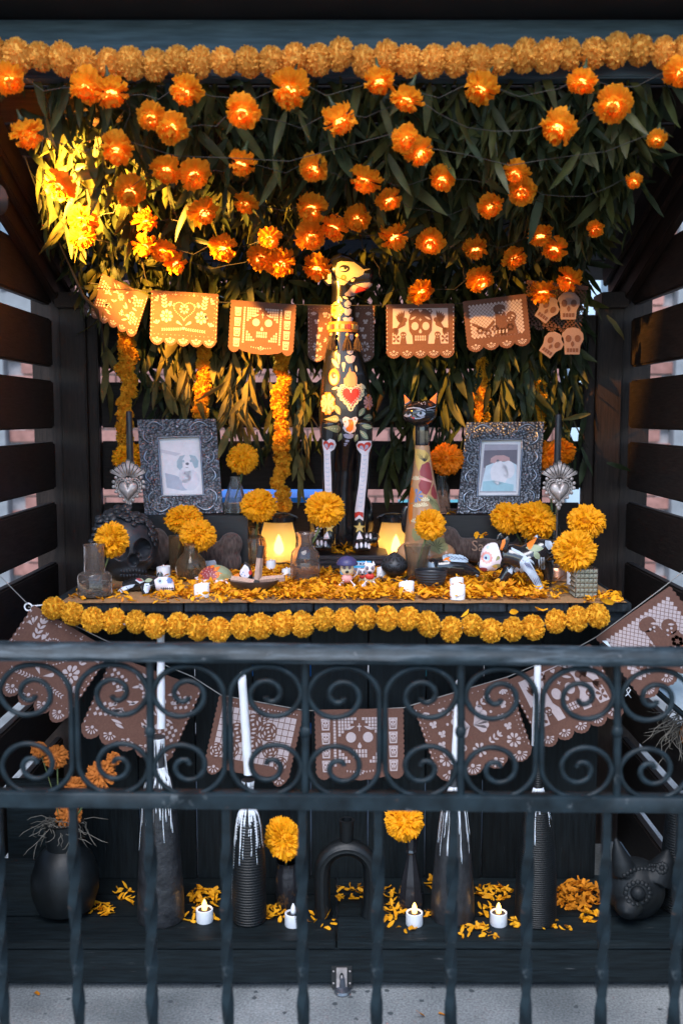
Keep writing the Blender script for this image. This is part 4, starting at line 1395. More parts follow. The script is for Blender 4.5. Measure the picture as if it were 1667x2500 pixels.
HOLES = []
def design(kind, w=PW, h=PH):
    inl, mot = [], []
    low = scal(w, h, 5, .016)
    if kind == 'heart':
        for i in range(44):                                     # dotted heart
            t = 2 * PI * i / 44
            x = 16 * math.sin(t) ** 3 / 17 * .036
            z = (13 * math.cos(t) - 5 * math.cos(2 * t) - 2 * math.cos(3 * t) - math.cos(4 * t)) / 17 * .034 - .058
            inl.append(circ(x, z, .0017, 6))
        inl += rosette(0, -.055, .016, 8, .006)
        for s_ in (-1, 1):
            inl += pat_sprig(s_ * .028, -.049, .022, PI / 2 - s_ * .9, 2)
            inl += rosette(s_ * .057, -.080, .021, 8, .010); inl.append(circ(s_ * .057, -.080, .004, 8))
            inl += pat_sprig(s_ * .062, -.060, .042, PI / 2 - s_ * .15, 4)
            inl.append(heart(s_ * .047, -.044, .012, .012, 14))
            inl += pat_sprig(s_ * .03, -.022, .016, PI / 2, 1)
            for k in range(3): inl.append(drop(s_ * .085, -.028 - k * .003, .014, .006, PI / 2 - s_ * (.2 + k * .55), 4))
            for k in range(3): inl.append(drop(s_ * .086, -.108, .015, .006, PI / 2 - s_ * (-.4 + k * .7), 4))
            for k in range(9):
                for q in (-1, 1):
                    inl.append(leafshape(s_ * (.006 + k * .0075), -.1195 - k * .0006, .0075, .003, (PI / 2 - s_ * .9) * q if q > 0 else -(PI / 2 - s_ * .9), 3))
            inl.append(drop(s_ * .004, -.108, .024, .009, PI / 2 - s_ * 1.0, 5))
            for k in range(8): inl.append(circ(s_ * .099, -.02 - k * .014, .0012, 5))
        inl.append(heart(0, -.118, .011, .011, 14))
        for k in range(15): inl.append(circ(-.095 + k * .0136, -.140, .0012, 5))
        for k in range(13): inl.append(circ(-.08 + k * .0136, -.010, .0012, 5))
        for k in range(5): inl += pat_fan(-w / 2 + w * (k + .5) / 5, -.152, .017)
        scallop_dots(inl, w, h)
    elif kind == 'skull':
        low = [(.8, .012), (3.4, .014), (.8, .012)]
        for s_ in (-1, 1):
            for k in range(4): 
                inl.append([(s_ * .094, -.022 - k * .034), (s_ * .072, -.022 - k * .034), (s_ * .074, -.050 - k * .034), (s_ * .092, -.050 - k * .034)])
                zz = -.036 - k * .034
                mot.append([(s_ * .083 - .009, zz + .006), (s_ * .083 - .005, zz + .012), (s_ * .083 + .005, zz + .012), (s_ * .083 + .009, zz + .006), (s_ * .083 + .0055, zz - .010), (s_ * .083 - .0055, zz - .010)])
                skull2(s_ * .083, zz + .001, .0165, inl, HOLES)
            for k in range(16): inl.append([(s_ * .064, -.020 - k * .0075), (s_ * .058, -.020 - k * .0075), (s_ * .058, -.0255 - k * .0075), (s_ * .064, -.0255 - k * .0075)])
            for r_ in range(6):
                for q in range(6 - r_):
                    xx = s_ * (.052 - q * .0078); z0 = -.020 - r_ * .0078
                    inl.append([(xx, z0), (xx - s_ * .006, z0), (xx - s_ * .006, z0 - .006), (xx, z0 - .006)])
            inl.append(circ(s_ * .021, -.068, .0125, 14))
            inl.append(leafshape(s_ * .036, -.050, .026, .006, PI - .35 if s_ > 0 else .35, 5))
            for r_ in range(4):
                for q in range(r_ + 1):
                    xx = s_ * (.052 - q * .0075); z0 = -.098 - r_ * .0085
                    inl.append([(xx, z0), (xx - s_ * .0055, z0), (xx - s_ * .0055, z0 - .0065), (xx, z0 - .0065)])
        for k in range(5):
            for q in range(2): inl.append([(-.0175 + k * .0075, -.098 - q * .0105), (-.0125 + k * .0075, -.098 - q * .0105), (-.0125 + k * .0075, -.1065 - q * .0105), (-.0175 + k * .0075, -.1065 - q * .0105)])
        inl.append(drop(0, -.080, .015, .010, -PI / 2, 6))
        inl.append([(-.0012, -.034), (.0012, -.034), (.0012, -.040), (.005, -.040), (.005, -.043), (.0012, -.043), (.0012, -.053), (-.0012, -.053), (-.0012, -.043), (-.005, -.043), (-.005, -.040), (-.0012, -.040)])
        for k in range(9): inl.append(leafshape(-.032 + k * .008, -.147 - .003 * math.sin(PI * k / 8), .006, .003, -PI / 2, 3))
        inl += pat_fan(0, -.148, .013, 5)
    elif kind == 'butterfly':
        low = scal(w, h, 4, .017)
        for s_ in (-1, 1):
            for (x, z) in ((.080, -.052), (.068, -.076), (.076, -.098), (.052, -.030)):
                x *= s_
                for q in (-1, 1):
                    inl.append(drop(x, z, .010, .008, PI / 2 - q * .8, 5)); inl.append(drop(x, z, .007, .006, -PI / 2 + q * .7, 5))
            for q in range(4): inl.append(drop(s_ * .090, -.020, .012, .005, -PI / 2 - s_ * (-.9 + q * .6), 4))
            inl += pat_sprig(s_ * .018, -.040, .034, PI / 2 - s_ * 1.3, 3)
            inl += pat_sprig(s_ * .020, -.120, .034, PI / 2 - s_ * 1.2, 3)
            inl += rosette(s_ * .078, -.128, .016, 8, .007)
            for k in range(14): inl.append(circ(s_ * .098, -.014 - k * .0095, .0012, 5))
            for q in range(5):                                  # large butterfly wings
                inl.append(drop(s_ * .004, -.075, .046 - q * .004, .016, PI / 2 - s_ * (.65 + q * .38), 6))
            inl.append(circ(s_ * .050, -.058, .003, 8))
        for k in range(15): inl.append(circ(-.09 + k * .0128, -.010, .0012, 5))
        inl += rosette(0, -.128, .016, 7, .007)
        for k in range(4): inl += pat_fan(-w / 2 + w * (k + .5) / 4, -.156, .019)
        scallop_dots(inl, w, h)
    elif kind == 'doves':
        low = scal(w, h, 5, .013)
        inl.append([(-.088, -.014), (.088, -.014), (.090, -.126), (-.090, -.126)])
        mot.append([(-.030, -.026), (-.018, -.016), (.018, -.016), (.030, -.026), (.038, -.05), (.036, -.085), (.026, -.100), (.024, -.126), (-.024, -.126), (-.026, -.100), (-.036, -.085), (-.038, -.05)])
        for s_ in (-1, 1):
            inl.append(circ(s_ * .0175, -.070, .0115, 14, .013))
            inl.append(leafshape(s_ * .033, -.050, .022, .006, PI - .5 if s_ > 0 else .5, 5))
            # dove: body, tail, two wings of feathers
            mot.append(drop(s_ * .080, -.082, .040, .018, PI / 2 + s_ * .85, 8))
            mot.append(circ(s_ * .050, -.050, .008, 10))
            for q in range(5):
                mot.append(leafshape(s_ * .062, -.062, .044 - q * .003, .009, PI / 2 - s_ * (-.25 + q * .20), 4))
            for q in range(4): mot.append(leafshape(s_ * .072, -.076, .026, .009, -PI / 2 + s_ * (1.3 - q * .35), 4))
            skull2(s_ * .055, -.100, .019, mot, inl)
            for q in range(4): mot.append(drop(s_ * .078, -.110, .014, .008, PI / 2 * q + .78, 4))
            mot += rosette(s_ * .030, -.024, .009, 6, .006)
            mot.append([(s_ * .044, -.128), (s_ * .048, -.104), (s_ * .062, -.104), (s_ * .066, -.128)])
        inl.append(drop(0, -.078, .015, .010, -PI / 2, 6))
        for k in range(5):
            for q in range(2): inl.append([(-.0175 + k * .0075, -.100 - q * .009), (-.0125 + k * .0075, -.100 - q * .009), (-.0125 + k * .0075, -.107 - q * .009), (-.0175 + k * .0075, -.107 - q * .009)])
        inl.append(star(0, -.050, .006, .002, 4))
        inl.append(heart(0, -.022, .012, .010, 14))
        for k in range(5): inl += pat_fan(-w / 2 + w * (k + .5) / 5, -.150, .016, 6)
        scallop_dots(inl, w, h)
    elif kind == 'lattice':
        low = scal(w, h, 4, .016)
        def keep(x, z):
            return True
        st = .0125
        for i in range(-9, 10):
            for j in range(0, 24):
                x = i * st + (j % 2) * st / 2; z = -.020 - j * st / 2
                if abs(x) > w / 2 - .014 or z < -.128: continue
                a = st * .43
                inl.append([(x - a, z), (x, z + a), (x + a, z), (x, z - a)])
        # two skeletons in hats left brown
        mot.append(circ(.012, -.040, .021, 16, .016)); mot.append(circ(.050, -.070, .018, 14))
        mot.append([(-.004, -.050), (.030, -.052), (.034, -.085), (.060, -.084), (.070, -.130), (-.012, -.130), (-.004, -.080)])
        for k in range(5): mot += rosette(-.06 + k * .026, -.105 - .012 * (k % 2), .014, 6, .010)
        mot.append([(-.085, -.075), (-.04, -.100), (-.01, -.075), (-.008, -.085), (-.04, -.112), (-.086, -.085)])
        inl2 = []
        for (x, z, q) in ((.016, -.052, 1), (.047, -.074, 1)):
            inl2 += [circ(x - .005, z, .003, 8), circ(x + .005, z - .001, .003, 8), leafshape(x, z - .006, .005, .003, -PI / 2, 3), leafshape(x + .004, z + .010, .014, .005, -.6, 4)]
        for k in range(5): inl2.append([(-.02 + k * .012, -.112), (-.014 + k * .012, -.110), (-.016 + k * .012, -.122), (-.021 + k * .012, -.122)])
        for k in range(4): inl += pat_fan(-w / 2 + w * (k + .5) / 4, -.152, .017)
        return low, inl, mot, inl2
    elif kind == 'rose':
        low = [(1, .020), (3, .006), (1, .020)]
        st = .0148
        for i in range(-6, 7):
            for j in range(0, 8):
                x = i * st; z = -.026 - j * st
                inl.append([(x - st * .44, z - st * .44), (x + st * .44, z - st * .44), (x + st * .44, z + st * .44), (x - st * .44, z + st * .44)])
        for k in range(24): inl.append(circ(-.095 + k * .0082, -.010, .0016, 6))
        inl2 = []
        for (x, z, r_) in ((-.045, -.075, .024), (-.010, -.050, .026), (.032, -.060, .022), (.0, -.098, .026), (.046, -.100, .020), (-.050, -.115, .020), (.080, -.128, .018), (-.088, -.122, .018), (.012, -.024, .016)):
            mot.append(circ(x, z, r_, 14))
            for ring, n_ in ((.75, 6), (.42, 4)):
                for q in range(n_):
                    a = 2 * PI * q / n_ + ring
                    inl2.append(leafshape(x + r_ * ring * math.cos(a) - r_ * .22 * math.sin(a) * -1, z + r_ * ring * math.sin(a) - r_ * .22 * math.cos(a), r_ * .5, r_ * .2, a + PI / 2, 4))
            inl2.append(circ(x, z, r_ * .14, 6))
        inl += pat_fan(-.085, -.160, .016, 5) + pat_fan(.085, -.160, .016, 5)
        return low, inl, mot, inl2
    elif kind == 'swirl':
        low = scal(w, h, 5, .016)
        q = random.Random(4)
        for s_ in (-1, 1):
            for k in range(4):
                for j in range(3):
                    x = s_ * (.092 - k * .011); z = -.026 - j * .011 - (k * .004)
                    if k + j < 5: inl.append([(x - .0045, z), (x, z + .0045), (x + .0045, z), (x, z - .0045)]); 
                    z2 = -.100 - j * .011 + k * .003
                    inl.append([(x - .0045, z2), (x, z2 + .0045), (x + .0045, z2), (x, z2 - .0045)])
            for k in range(15):
                a = q.uniform(-.9, .9)
                inl.append(leafshape(s_ * q.uniform(.008, .062), -.022 - k * .0078, q.uniform(.016, .028), q.uniform(.005, .008), (0 if s_ > 0 else PI) + a, 4))
            inl.append(circ(s_ * .052, -.105, .010, 8, .006))
        inl += rosette(0, -.050, .014, 8, .006)
        for k in range(5): inl += pat_fan(-w / 2 + w * (k + .5) / 5, -.150, .016, 6)
        scallop_dots(inl, w, h)
    return low, inl, mot, []

BAN = {}
def banner_meshes(kind):
    if kind in BAN: return BAN[kind]
    low, inl, mot, inl2 = design(kind)
    sh = MB().prism(sheet_outline(PW, PH, low), -.0010, .0010).mesh("pennant", m_felt)
    a = MB()
    for p in inl: a.prism(p, -.0016, -.0010)
    am = a.mesh("inlay", m_feltpale)
    bm_ = cm = None
    if mot:
        b = MB()
        for p in mot: b.prism(p, -.0023, -.0010)
        bm_ = b.mesh("motif", m_felt)
    if inl2:
        c = MB()
        for p in inl2: c.prism(p, -.0029, -.0010)
        cm = c.mesh("cutout", m_feltpale)
    if kind == 'doves' or kind == 'skull':                     # later inlays lie on top of the motif
        a2 = MB()
        for p in inl[(1 if kind == 'doves' else 0):]: a2.prism(p, -.0029, -.0010)
        if kind == 'doves':
            am = MB().prism(inl[0], -.0016, -.0010).mesh("inlay", m_feltpale)
            cm = a2.mesh("cutout", m_feltpale)
        else:
            first = [p for p in inl if len(p) == 4 and abs(p[0][0]) > .09 and abs(p[0][0] - p[1][0]) > .015]
            rest_ = [p for p in inl if p not in first]
            a1 = MB(); a3 = MB()
            for p in first: a1.prism(p, -.0016, -.0010)
            for p in rest_: a3.prism(p, -.0026, -.0010)
            am = a1.mesh("inlay", m_feltpale); cm = a3.mesh("cutout", m_feltpale)
            a4 = MB()
            for p in HOLES: a4.prism(p, -.0032, -.0010)
            BAN['holes'] = a4.mesh("eye_hole", m_felt)
    BAN[kind] = (sh, am, bm_, cm)
    return BAN[kind]

def pennant(parent, kind, p_left, p_right, lean, label, sway=0.0, scale_h=1.0):
    """hung by its top corners between two world points"""
    a, b = Vector(p_left), Vector(p_right)
    x = (b - a); L = x.length; x.normalize()
    down = Vector((0, lean, -1)); down = (down - x * down.dot(x)).normalized()
    z = -down
    y = z.cross(x)
    s_ = L / PW
    m3 = Matrix((x, y, z)).transposed()
    m4 = Matrix.Translation((a + b) / 2 - parent.location) @ m3.to_4x4() @ Matrix.Diagonal((s_, 1, s_ * scale_h, 1))
    sh, am, bm_, cm = banner_meshes(kind)
    o = put("pennant", sh, parent, m4, label)
    tag(put("inlay", am, o), kind="stuff")
    if bm_: tag(put("motif", bm_, o), kind="stuff")
    if cm: tag(put("cutout", cm, o), kind="stuff")
    if kind == "skull": tag(put("eye_hole", BAN["holes"], o), kind="stuff")
    return o

def bunting(name, label, cat, string_pts, items, Y):
    o = P(*string_pts[0], Y)
    t = thing(name, label, cat, o)
    MB().tube([P(x, y, Y + .004) - o for x, y in string_pts], .0011, 6).build("string", m_wirebrown, t)
    for kind, (xa, ya), (xb, yb), lab, lean, Ya, Yb, sh_ in items:
        pennant(t, kind, P(xa, ya, Ya), P(xb, yb, Yb), lean, lab, 0, sh_)
    return t
Yu = 3.16
up = bunting("felt_bunting", "cut felt bunting strung across the back behind the dog statue's head", "bunting",
    [(215, 690), (365, 712), (540, 738), (640, 739), (735, 744), (830, 746), (930, 745), (1110, 742), (1285, 722), (1440, 690)],
    [('swirl', (252, 668), (362, 722), "felt pennant of swirling leaves, lit orange beside the corner post", .10, Yu + .05, Yu, 1.0),
     ('heart', (372, 708), (532, 718), "felt pennant with dotted heart and flowers, lit orange", .05, Yu, Yu, 1.0),
     ('skull', (566, 732), (722, 744), "felt pennant with big round skull and skull columns, lit orange", .03, Yu, Yu, 1.0),
     ('butterfly', (753, 745), (912, 745), "felt pennant with butterflies behind the dog's neck", .03, Yu + .07, Yu + .07, 1.05),
     ('doves', (944, 743), (1107, 741), "felt pennant with doves beside a skull, lit orange", .04, Yu, Yu, 1.0),
     ('lattice', (1130, 736), (1282, 717), "felt pennant of lattice and two skeletons, in shade", .03, Yu, Yu, 1.0)], Yu)
# last pennant, folded over on itself: two pairs of pale skulls on a net
m_feltshaded = mk("shaded_pale_felt", (0.26, 0.18, 0.16), 0.95, 0.08, 300, bump=0.2, bscale=500, spec=0.1, bdist=0.0006)  # the pale felt again, its colour darkened because this pennant hangs in shade
def skull_pair(cx, cz, s_, tilt):
    out, hol = [], []
    for (dx, dz, rt, sc) in ((-.028, -.004, tilt, .94), (.026, .004, 0.0, 1.0)):
        c, n_ = math.cos(rt), math.sin(rt)
        def tr(pts): return [(cx + dx * s_ + (x * c - z * n_) * s_ * sc, cz + dz * s_ + (x * n_ + z * c) * s_ * sc) for x, z in pts]
        out.append(tr([(-.029, .006), (-.027, .022), (-.015, .034), (0, .037), (.015, .034), (.027, .022), (.029, .006), (.021, -.010), (.019, -.033), (-.019, -.033), (-.021, -.010)]))
        hol += [tr(circ(-.011, .008, .0078, 10, .0095)), tr(circ(.013, .008, .0078, 10, .0095)), tr(leafshape(0, .002, .016, .009, -PI / 2, 4))]
        for k in range(4): hol.append(tr([(-.0145 + k * .0078, -.017), (-.0085 + k * .0078, -.017), (-.0085 + k * .0078, -.027), (-.0145 + k * .0078, -.027)]))
    return out, hol
Yp = Yu + .01
def net_sheet(w, h, st, t_):
    mb = MB()
    nx = int(w / st)
    for i in range(-nx, nx + 1):
        for s_ in (-1, 1):
            x0 = i * st; x1 = x0 + s_ * h
            z0, z1 = 0.0, -h
            # clip to the sheet
            def cl(x0, z0, x1, z1):
                for lim, sg in ((w / 2, 1), (-w / 2, -1)):
                    for k in range(2):
                        xa, za, xb, zb_ = (x0, z0, x1, z1) if k == 0 else (x1, z1, x0, z0)
                        if (xa - lim) * sg > 0:
                            if (xb - lim) * sg >= 0: return None
                            t = (lim - xa) / (xb - xa); xa, za = lim, za + (zb_ - za) * t
                            if k == 0: x0, z0 = xa, za
                            else: x1, z1 = xa, za
                return x0, z0, x1, z1
            r_ = cl(x0, z0, x1, z1)
            if r_ is None: continue
            a, b, c, d = r_
            L = math.hypot(c - a, d - b)
            if L < .004: continue
            nx_, nz_ = -(d - b) / L * t_, (c - a) / L * t_
            mb.prism([(a + nx_, b + nz_), (c + nx_, d + nz_), (c - nx_, d - nz_), (a - nx_, b - nz_)], -.0008, .0008)
    return mb
cP = P(1360, 694, Yp)
net = net_sheet(.19, .13, .0125, .0011)
net.prism([(-.097, .004), (.097, .004), (.097, -.008), (-.097, -.008)], -.0012, .0012)
for k in range(5):
    for q in pat_fan(-.076 + k * .038, -.128, .02, 7): net.prism(q, -.0008, .0008)
pn = net.build("pennant", m_felt, up, None, "netted pennant in shade with two pairs of pale skulls", Matrix.Translation(cP - up.location) @ Matrix.Rotation(.10, 4, 'Y') @ Matrix.Rotation(.12, 4, 'X'))
for (cx, cy_, s_, tl) in ((1362, 752, 1.22, -.62), (1372, 838, 1.20, -.62)):
    o_, h_ = skull_pair(0, 0, s_, tl)
    q = MB()
    for p in o_: q.prism(p, -.001, .001)
    m4 = pn.matrix_basis.inverted() @ Matrix.Translation(P(cx, cy_, Yp - .012) - up.location)
    so = q.build("skull_pair", m_feltshaded, pn, None, None, m4)
    q = MB()
    for p in h_: q.prism(p, -.0018, -.0010)
    hq = q.build("skull_holes", m_felt, pn, None, None, m4)

def swag_y(px):                      # the ends come forward round the table, the middle hangs back
    u = abs(px - 845) / 760
    return 2.735 - .175 * max(0, min(1.05, u)) ** 2.2
LOWB = [('heart', (85, 1478), (272, 1588), "dark felt pennant with flowers hung from the hook, leftmost", 1.25),
     ('swirl', (278, 1600), (492, 1680), "felt pennant of swirling leaves behind the tallest white candle", 1.12),
     ('rose', (538, 1698), (740, 1737), "felt pennant of roses on a lattice behind the leaning white candle", 1.15),
     ('skull', (770, 1733), (982, 1729), "felt pennant with round skull and skull columns, lowest of the swag", 1.05),
     ('butterfly', (1010, 1722), (1236, 1654), "felt pennant of butterflies and flowers behind the thin white candle", 1.08),
     ('doves', (1240, 1660), (1437, 1572), "felt pennant of doves and skulls near the right end", 1.10),
     ('lattice', (1455, 1556), (1632, 1432), "dark felt pennant of lattice and two skeletons, rightmost", 1.05)]
sp_px = [(70, 1482), (170, 1520), (250, 1560), (470, 1652), (540, 1697), (745, 1735), (870, 1733), (985, 1728), (1010, 1720), (1240, 1652), (1410, 1580), (1455, 1555), (1610, 1440), (1667, 1395), (1720, 1350)]
o0 = P(70, 1482, swag_y(70))
lw = thing("felt_bunting", "brown cut felt bunting swagged in front of the black table panel", "bunting", o0)
MB().tube([P(x, y, swag_y(x) + .004) - o0 for x, y in sp_px], .0014, 6).build("string", m_string, lw)
for kind, pa, pb, lab, sh_ in LOWB:
    ya, yb = swag_y(pa[0]), swag_y(pb[0])
    if kind == 'lattice': ya, yb = 2.625, 2.53
    if kind == 'heart': ya, yb = 2.555, 2.61
    pennant(lw, kind, P(*pa, ya), P(*pb, yb), .02, lab, 0, sh_)
# screw eye and hook that hold the left end
hk = thing("eye_screw", "pale screw eye with wire hook at the left end of the yellow garland", "hook", P(70, 1482, 2.56))
ring_ = [(.0095 * math.cos(a), 0, .0095 * math.sin(a)) for a in [2 * PI * i / 20 for i in range(21)]]
MB().tube(ring_, .0022, 8).build("ring", m_plastic, hk, 180)
MB().tube([(.009, 0, .002), (.045, .03, .001)], .0022, 8).build("shank", m_plastic, hk, 180)
MB().tube([(.002, -.002, -.008), (.006, -.002, -.018), (.002, -.002, -.030), (-.004, -.002, -.034), (-.006, -.002, -.028)], .0013, 6).build("wire_hook", m_pewter2, hk, 180)
wr = thing("guy_wire", "thin grey wire running up left from the screw eye", "wire", P(70, 1476, 2.56))
MB().tube([(0, 0, 0), P(-60, 1345, 2.5) - P(70, 1476, 2.56)], .0012, 6).build("strand", m_string, wr)
# ------------------------------------------------------------------ the spotlight that lights the altar from the left
AIM = LAMP + Vector((math.sin(R(36)) * math.cos(R(8)), math.cos(R(36)) * math.cos(R(8)), math.sin(R(8))))
lt = thing("clip_spotlight", "black clip-on spotlight on the left front post, aimed at the banners", "spotlight", LAMP)
ld = (AIM - LAMP).normalized()
q = ld.to_track_quat('Z', 'Y').to_matrix()
def oriented(mb, m3, o=(0, 0, 0)):
    mb.v = [tuple(m3 @ Vector(v) + Vector(o)) for v in mb.v]; return mb
oriented(MB().lathe([(.0, -.09), (.022, -.09), (.030, -.06), (.036, 0.0), (.033, 0.0), (.026, -.05), (.0, -.052)], 20, closed=False), q).build("shade", m_cord, lt, 40)
oriented(MB().lathe([(0, -.044), (.026, -.044)], 16, closed=False), q).build("lens", m_lampglow, lt)
MB().tube([tuple(q @ Vector((0, 0, -.07))), (-.06, -.08, .0), (-.09, -.2, -.02)], .008, 8).build("bracket", m_cord, lt, 40)
sd = bpy.data.lights.new("spot_beam", 'SPOT')
sd.energy = 130; sd.color = (1.0, 0.44, 0.06); sd.spot_size = R(80); sd.spot_blend = 0.3; sd.shadow_soft_size = 0.02
so_ = bpy.data.objects.new("spot_beam", sd); link(so_, lt)
so_.location = ld * .004
so_.rotation_euler = ld.to_track_quat('-Z', 'Y').to_euler()
cb = thing("lamp_cable", "black cable drooping from the spotlight past the left corner post", "cable", P(105, 500, 2.9))
MB().tube([P(x, y, Y) - P(105, 500, 2.9) for x, y, Y in ((60, 380, 2.7), (105, 500, 2.9), (130, 560, 3.0), (160, 625, 3.1), (185, 680, 3.14), (203, 722, 3.16), (232, 752, 3.2), (248, 790, 3.26), (255, 860, 3.32))],
          [.0022, .0022, .0026, .003, .0045, .0055, .005, .004, .003], 8).build("wire", m_cord, cb, 180)

# ------------------------------------------------------------------ runner and risers
rr = random.Random(8)
run = MB()
nx, ny = 60, 22
cor = [P(148, 1472, 2.625), P(1528, 1472, 2.625)]
for j in range(ny + 1):
    for i in range(nx + 1):
        u, v = i / nx, j / ny
        x = (cor[0].x + .012 * v) * (1 - u) + (cor[1].x - .012 * v) * u
        y = 2.612 + v * .72
        z = Z_TABLE + .0015 + (.0035 * max(0, noise.noise(Vector((x * 9, y * 9, 0)))) if v < .2 else 0)
        if j == 0: y += .010 * noise.noise(Vector((x * 14, 3, 1))); 
        run.v.append((x, y, z))
for j in range(ny):
    for i in range(nx):
        a = j * (nx + 1) + i
        run.f.append((a, a + 1, a + nx + 2, a + nx + 1))
tag(run.build("burlap_runner", m_burlap, None, 180), "brown burlap runner covering the top of the altar table", "table runner")

def box_thing(name, label, cat, px0, px1, ytop, Y0, Y1, mat, zb=None, planks=1):
    zb = Z_TABLE + .002 if zb is None else zb
    x0, x1 = P(px0, ytop, Y0).x, P(px1, ytop, Y0).x
    zt = P(px0, ytop, Y0).z
    t = thing(name, label, cat, ((x0 + x1) / 2, (Y0 + Y1) / 2, zb))
    for k in range(planks):
        h = (zt - zb) / planks
        ins = 0 if k == planks - 1 else .003 + .004 * (k % 2)
        zc = zb + h * (k + .5)
        board("plank" if planks > 1 else "box", (x0 + ins, (Y0 + Y1) / 2 + ins, zc), (x1 - ins, (Y0 + Y1) / 2 + ins, zc), h - .0015, Y1 - Y0 - ins, mat, t, bev=.002)
    return zt
Z_RISE = box_thing("display_riser", "black wooden riser under the left picture frame", "riser", 352, 605, 1258, 3.17, 3.42, m_riser)
box_thing("display_riser", "black wooden riser under the right picture frame", "riser", 1082, 1345, 1258, 3.17, 3.42, m_riser)
Z_DOG = box_thing("statue_plinth", "stack of dark planks under the tall dog statue", "plinth", 758, 948, 1356, 3.10, 3.43, m_boxwood, None, 4)

# ------------------------------------------------------------------ vessels
def TB(px, py): return PZ(px, py, ZT)

def vessel(name, label, cat, base, prof_px, mat, kind='solid', n=32, mod=None, wall=2.2, part="body", water=None, group=None, smooth=35, sx=1, sy=1):
    """prof_px: (radius, height) in photo pixels from the foot up"""
    k = MPP(base.y)
    t = thing(name, label, cat, base, group=group)
    pr = [(r_ * k, h * k) for r_, h in prof_px]
    if kind == 'glass':
        w_ = wall * k
        full = [(0, 0)] + pr + [(max(.001, r_ - w_), h) for r_, h in reversed(pr)]
        full = [p for p in full]
        full[len(pr) + 1:] = [(max(.001, r_ - w_), max(h, 3.0 * k)) for r_, h in reversed(pr)]
        full.append((0, 3.0 * k))
        MB().lathe(full, n, mod=mod, closed=False, sx=sx, sy=sy).build(part, mat, t, smooth)
    elif kind == 'bowl':
        w_ = wall * k
        full = [(0, 0)] + pr + [(r_ - w_, h) for r_, h in reversed(pr) if h > 3 * k] + [(0, 4 * k)]
        MB().lathe(full, n, mod=mod, closed=False, sx=sx, sy=sy).build(part, mat, t, smooth)
    else:
        MB().lathe([(0, 0)] + pr + [(0, pr[-1][1])], n, mod=mod, closed=False, sx=sx, sy=sy).build(part, mat, t, smooth)
    if water:
        r_, h0, h1 = water
        MB().lathe([(0, h0 * k), (r_ * k, h0 * k), (r_ * k, h1 * k), (0, h1 * k)], 24, closed=False).build("water", g_water, t, 30)
    return t
ribs = lambda n_, a: (lambda ang, z: 1 + a * math.cos(ang * n_))

b = TB(233, 1456)
va = vessel("glass_vase", "clear squat glass vase with tall neck, leftmost on the runner", "vase", b, [(36, 0), (42, 5), (42, 50), (38, 58), (26, 63), (25, 90), (25, 126), (27, 129)], g_pink, 'glass', 40, None, 2.5, water=(37, 4, 36))
k = MPP(b.y)
lf = MB()
for i in range(9):
    a = rng.uniform(0, 6.28)
    v, f = LG[i % 8]
    m3 = Matrix.Rotation(a, 3, 'Z') @ Matrix.Rotation(rng.uniform(-.9, .9), 3, 'Y')
    lf.add([m3 @ (Vector(p) * .24) + Vector((rng.uniform(-12, 12) * k, rng.uniform(-12, 12) * k, 36 * k)) for p in v], [tuple(q_) for q_ in f])
tag(lf.build("submerged_leaves", m_leaf2, va, 180), kind="stuff")
marigold(273, 1318, 80, 92, 2.74, "golden marigold facing left above the leftmost glass vase", b + Vector((.01, .0, .03)), (-.35, -.8, .25), seed=1)
# pair at left of centre
b1 = TB(432, 1412); b2 = TB(467, 1416)
vessel("glass_vase", "tall amber ribbed glass behind the pair of left marigolds", "vase", TB(434, 1404), [(18, 0), (20, 4), (20, 95), (21, 98)], g_amber, 'glass', 48, ribs(14, .03), 2)
vessel("glass_vase", "round amber bubble vase holding a leaning marigold left of the turtle", "vase", b2, [(24, 0), (34, 10), (38, 30), (34, 50), (20, 66), (16, 72), (16, 90), (19, 94)], g_amber, 'glass', 36, ribs(9, .03), 2)
marigold(450, 1268, 92, 66, 3.12, "upper marigold of the pair in amber glass, left of centre", TB(434, 1404) + Vector((0, 0, .05)), (0, -.5, .85), seed=2)
marigold(483, 1306, 92, 70, 3.00, "lower marigold of the pair in amber glass, left of centre", b2 + Vector((0, 0, .05)), (.15, -.75, .6), seed=3)
# behind the left candle
b = Vector((P(318, 1200, 3.30).x, 3.30, ZT))
vessel("glass_vase", "smoky bottle hidden behind the left heart candle holder", "vase", b, [(22, 0), (24, 6), (24, 70), (12, 100), (10, 125), (12, 128)], g_smoke, 'glass', 28, None, 2)
marigold(320, 1120, 90, 78, 3.30, "marigold half hidden behind the left black candle", b + Vector((0, 0, .08)), (.2, -.6, .7), seed=4)
# clear flared vase beside the left frame
b = Vector((P(575, 1240, 3.22).x, 3.22, Z_RISE))
vessel("glass_vase", "clear flared fluted vase standing on the riser beside the left frame", "vase", b, [(26, 0), (29, 4), (27, 24), (18, 62), (11, 84), (12, 92)], g_clear, 'glass', 44, ribs(12, .05), 2, water=(20, 3, 26))
marigold(592, 1120, 77, 76, 3.22, "single marigold in the clear fluted vase right of the left frame", b + Vector((0, 0, .05)), (.1, -.8, .55), seed=5)
# ribbed bottle
b = TB(623, 1388)
vessel("glass_vase", "ribbed amber bottle with narrow neck in front of the left lantern", "vase", b, [(27, 0), (28, 3), (28, 62), (24, 76), (11, 86), (10, 100), (13, 103)], g_amber, 'glass', 60, ribs(18, .03), 2)
marigold(632, 1234, 92, 74, 3.16, "marigold standing in the ribbed amber bottle by the left lantern", b + Vector((0, 0, .05)), (0, -.75, .6), seed=6)
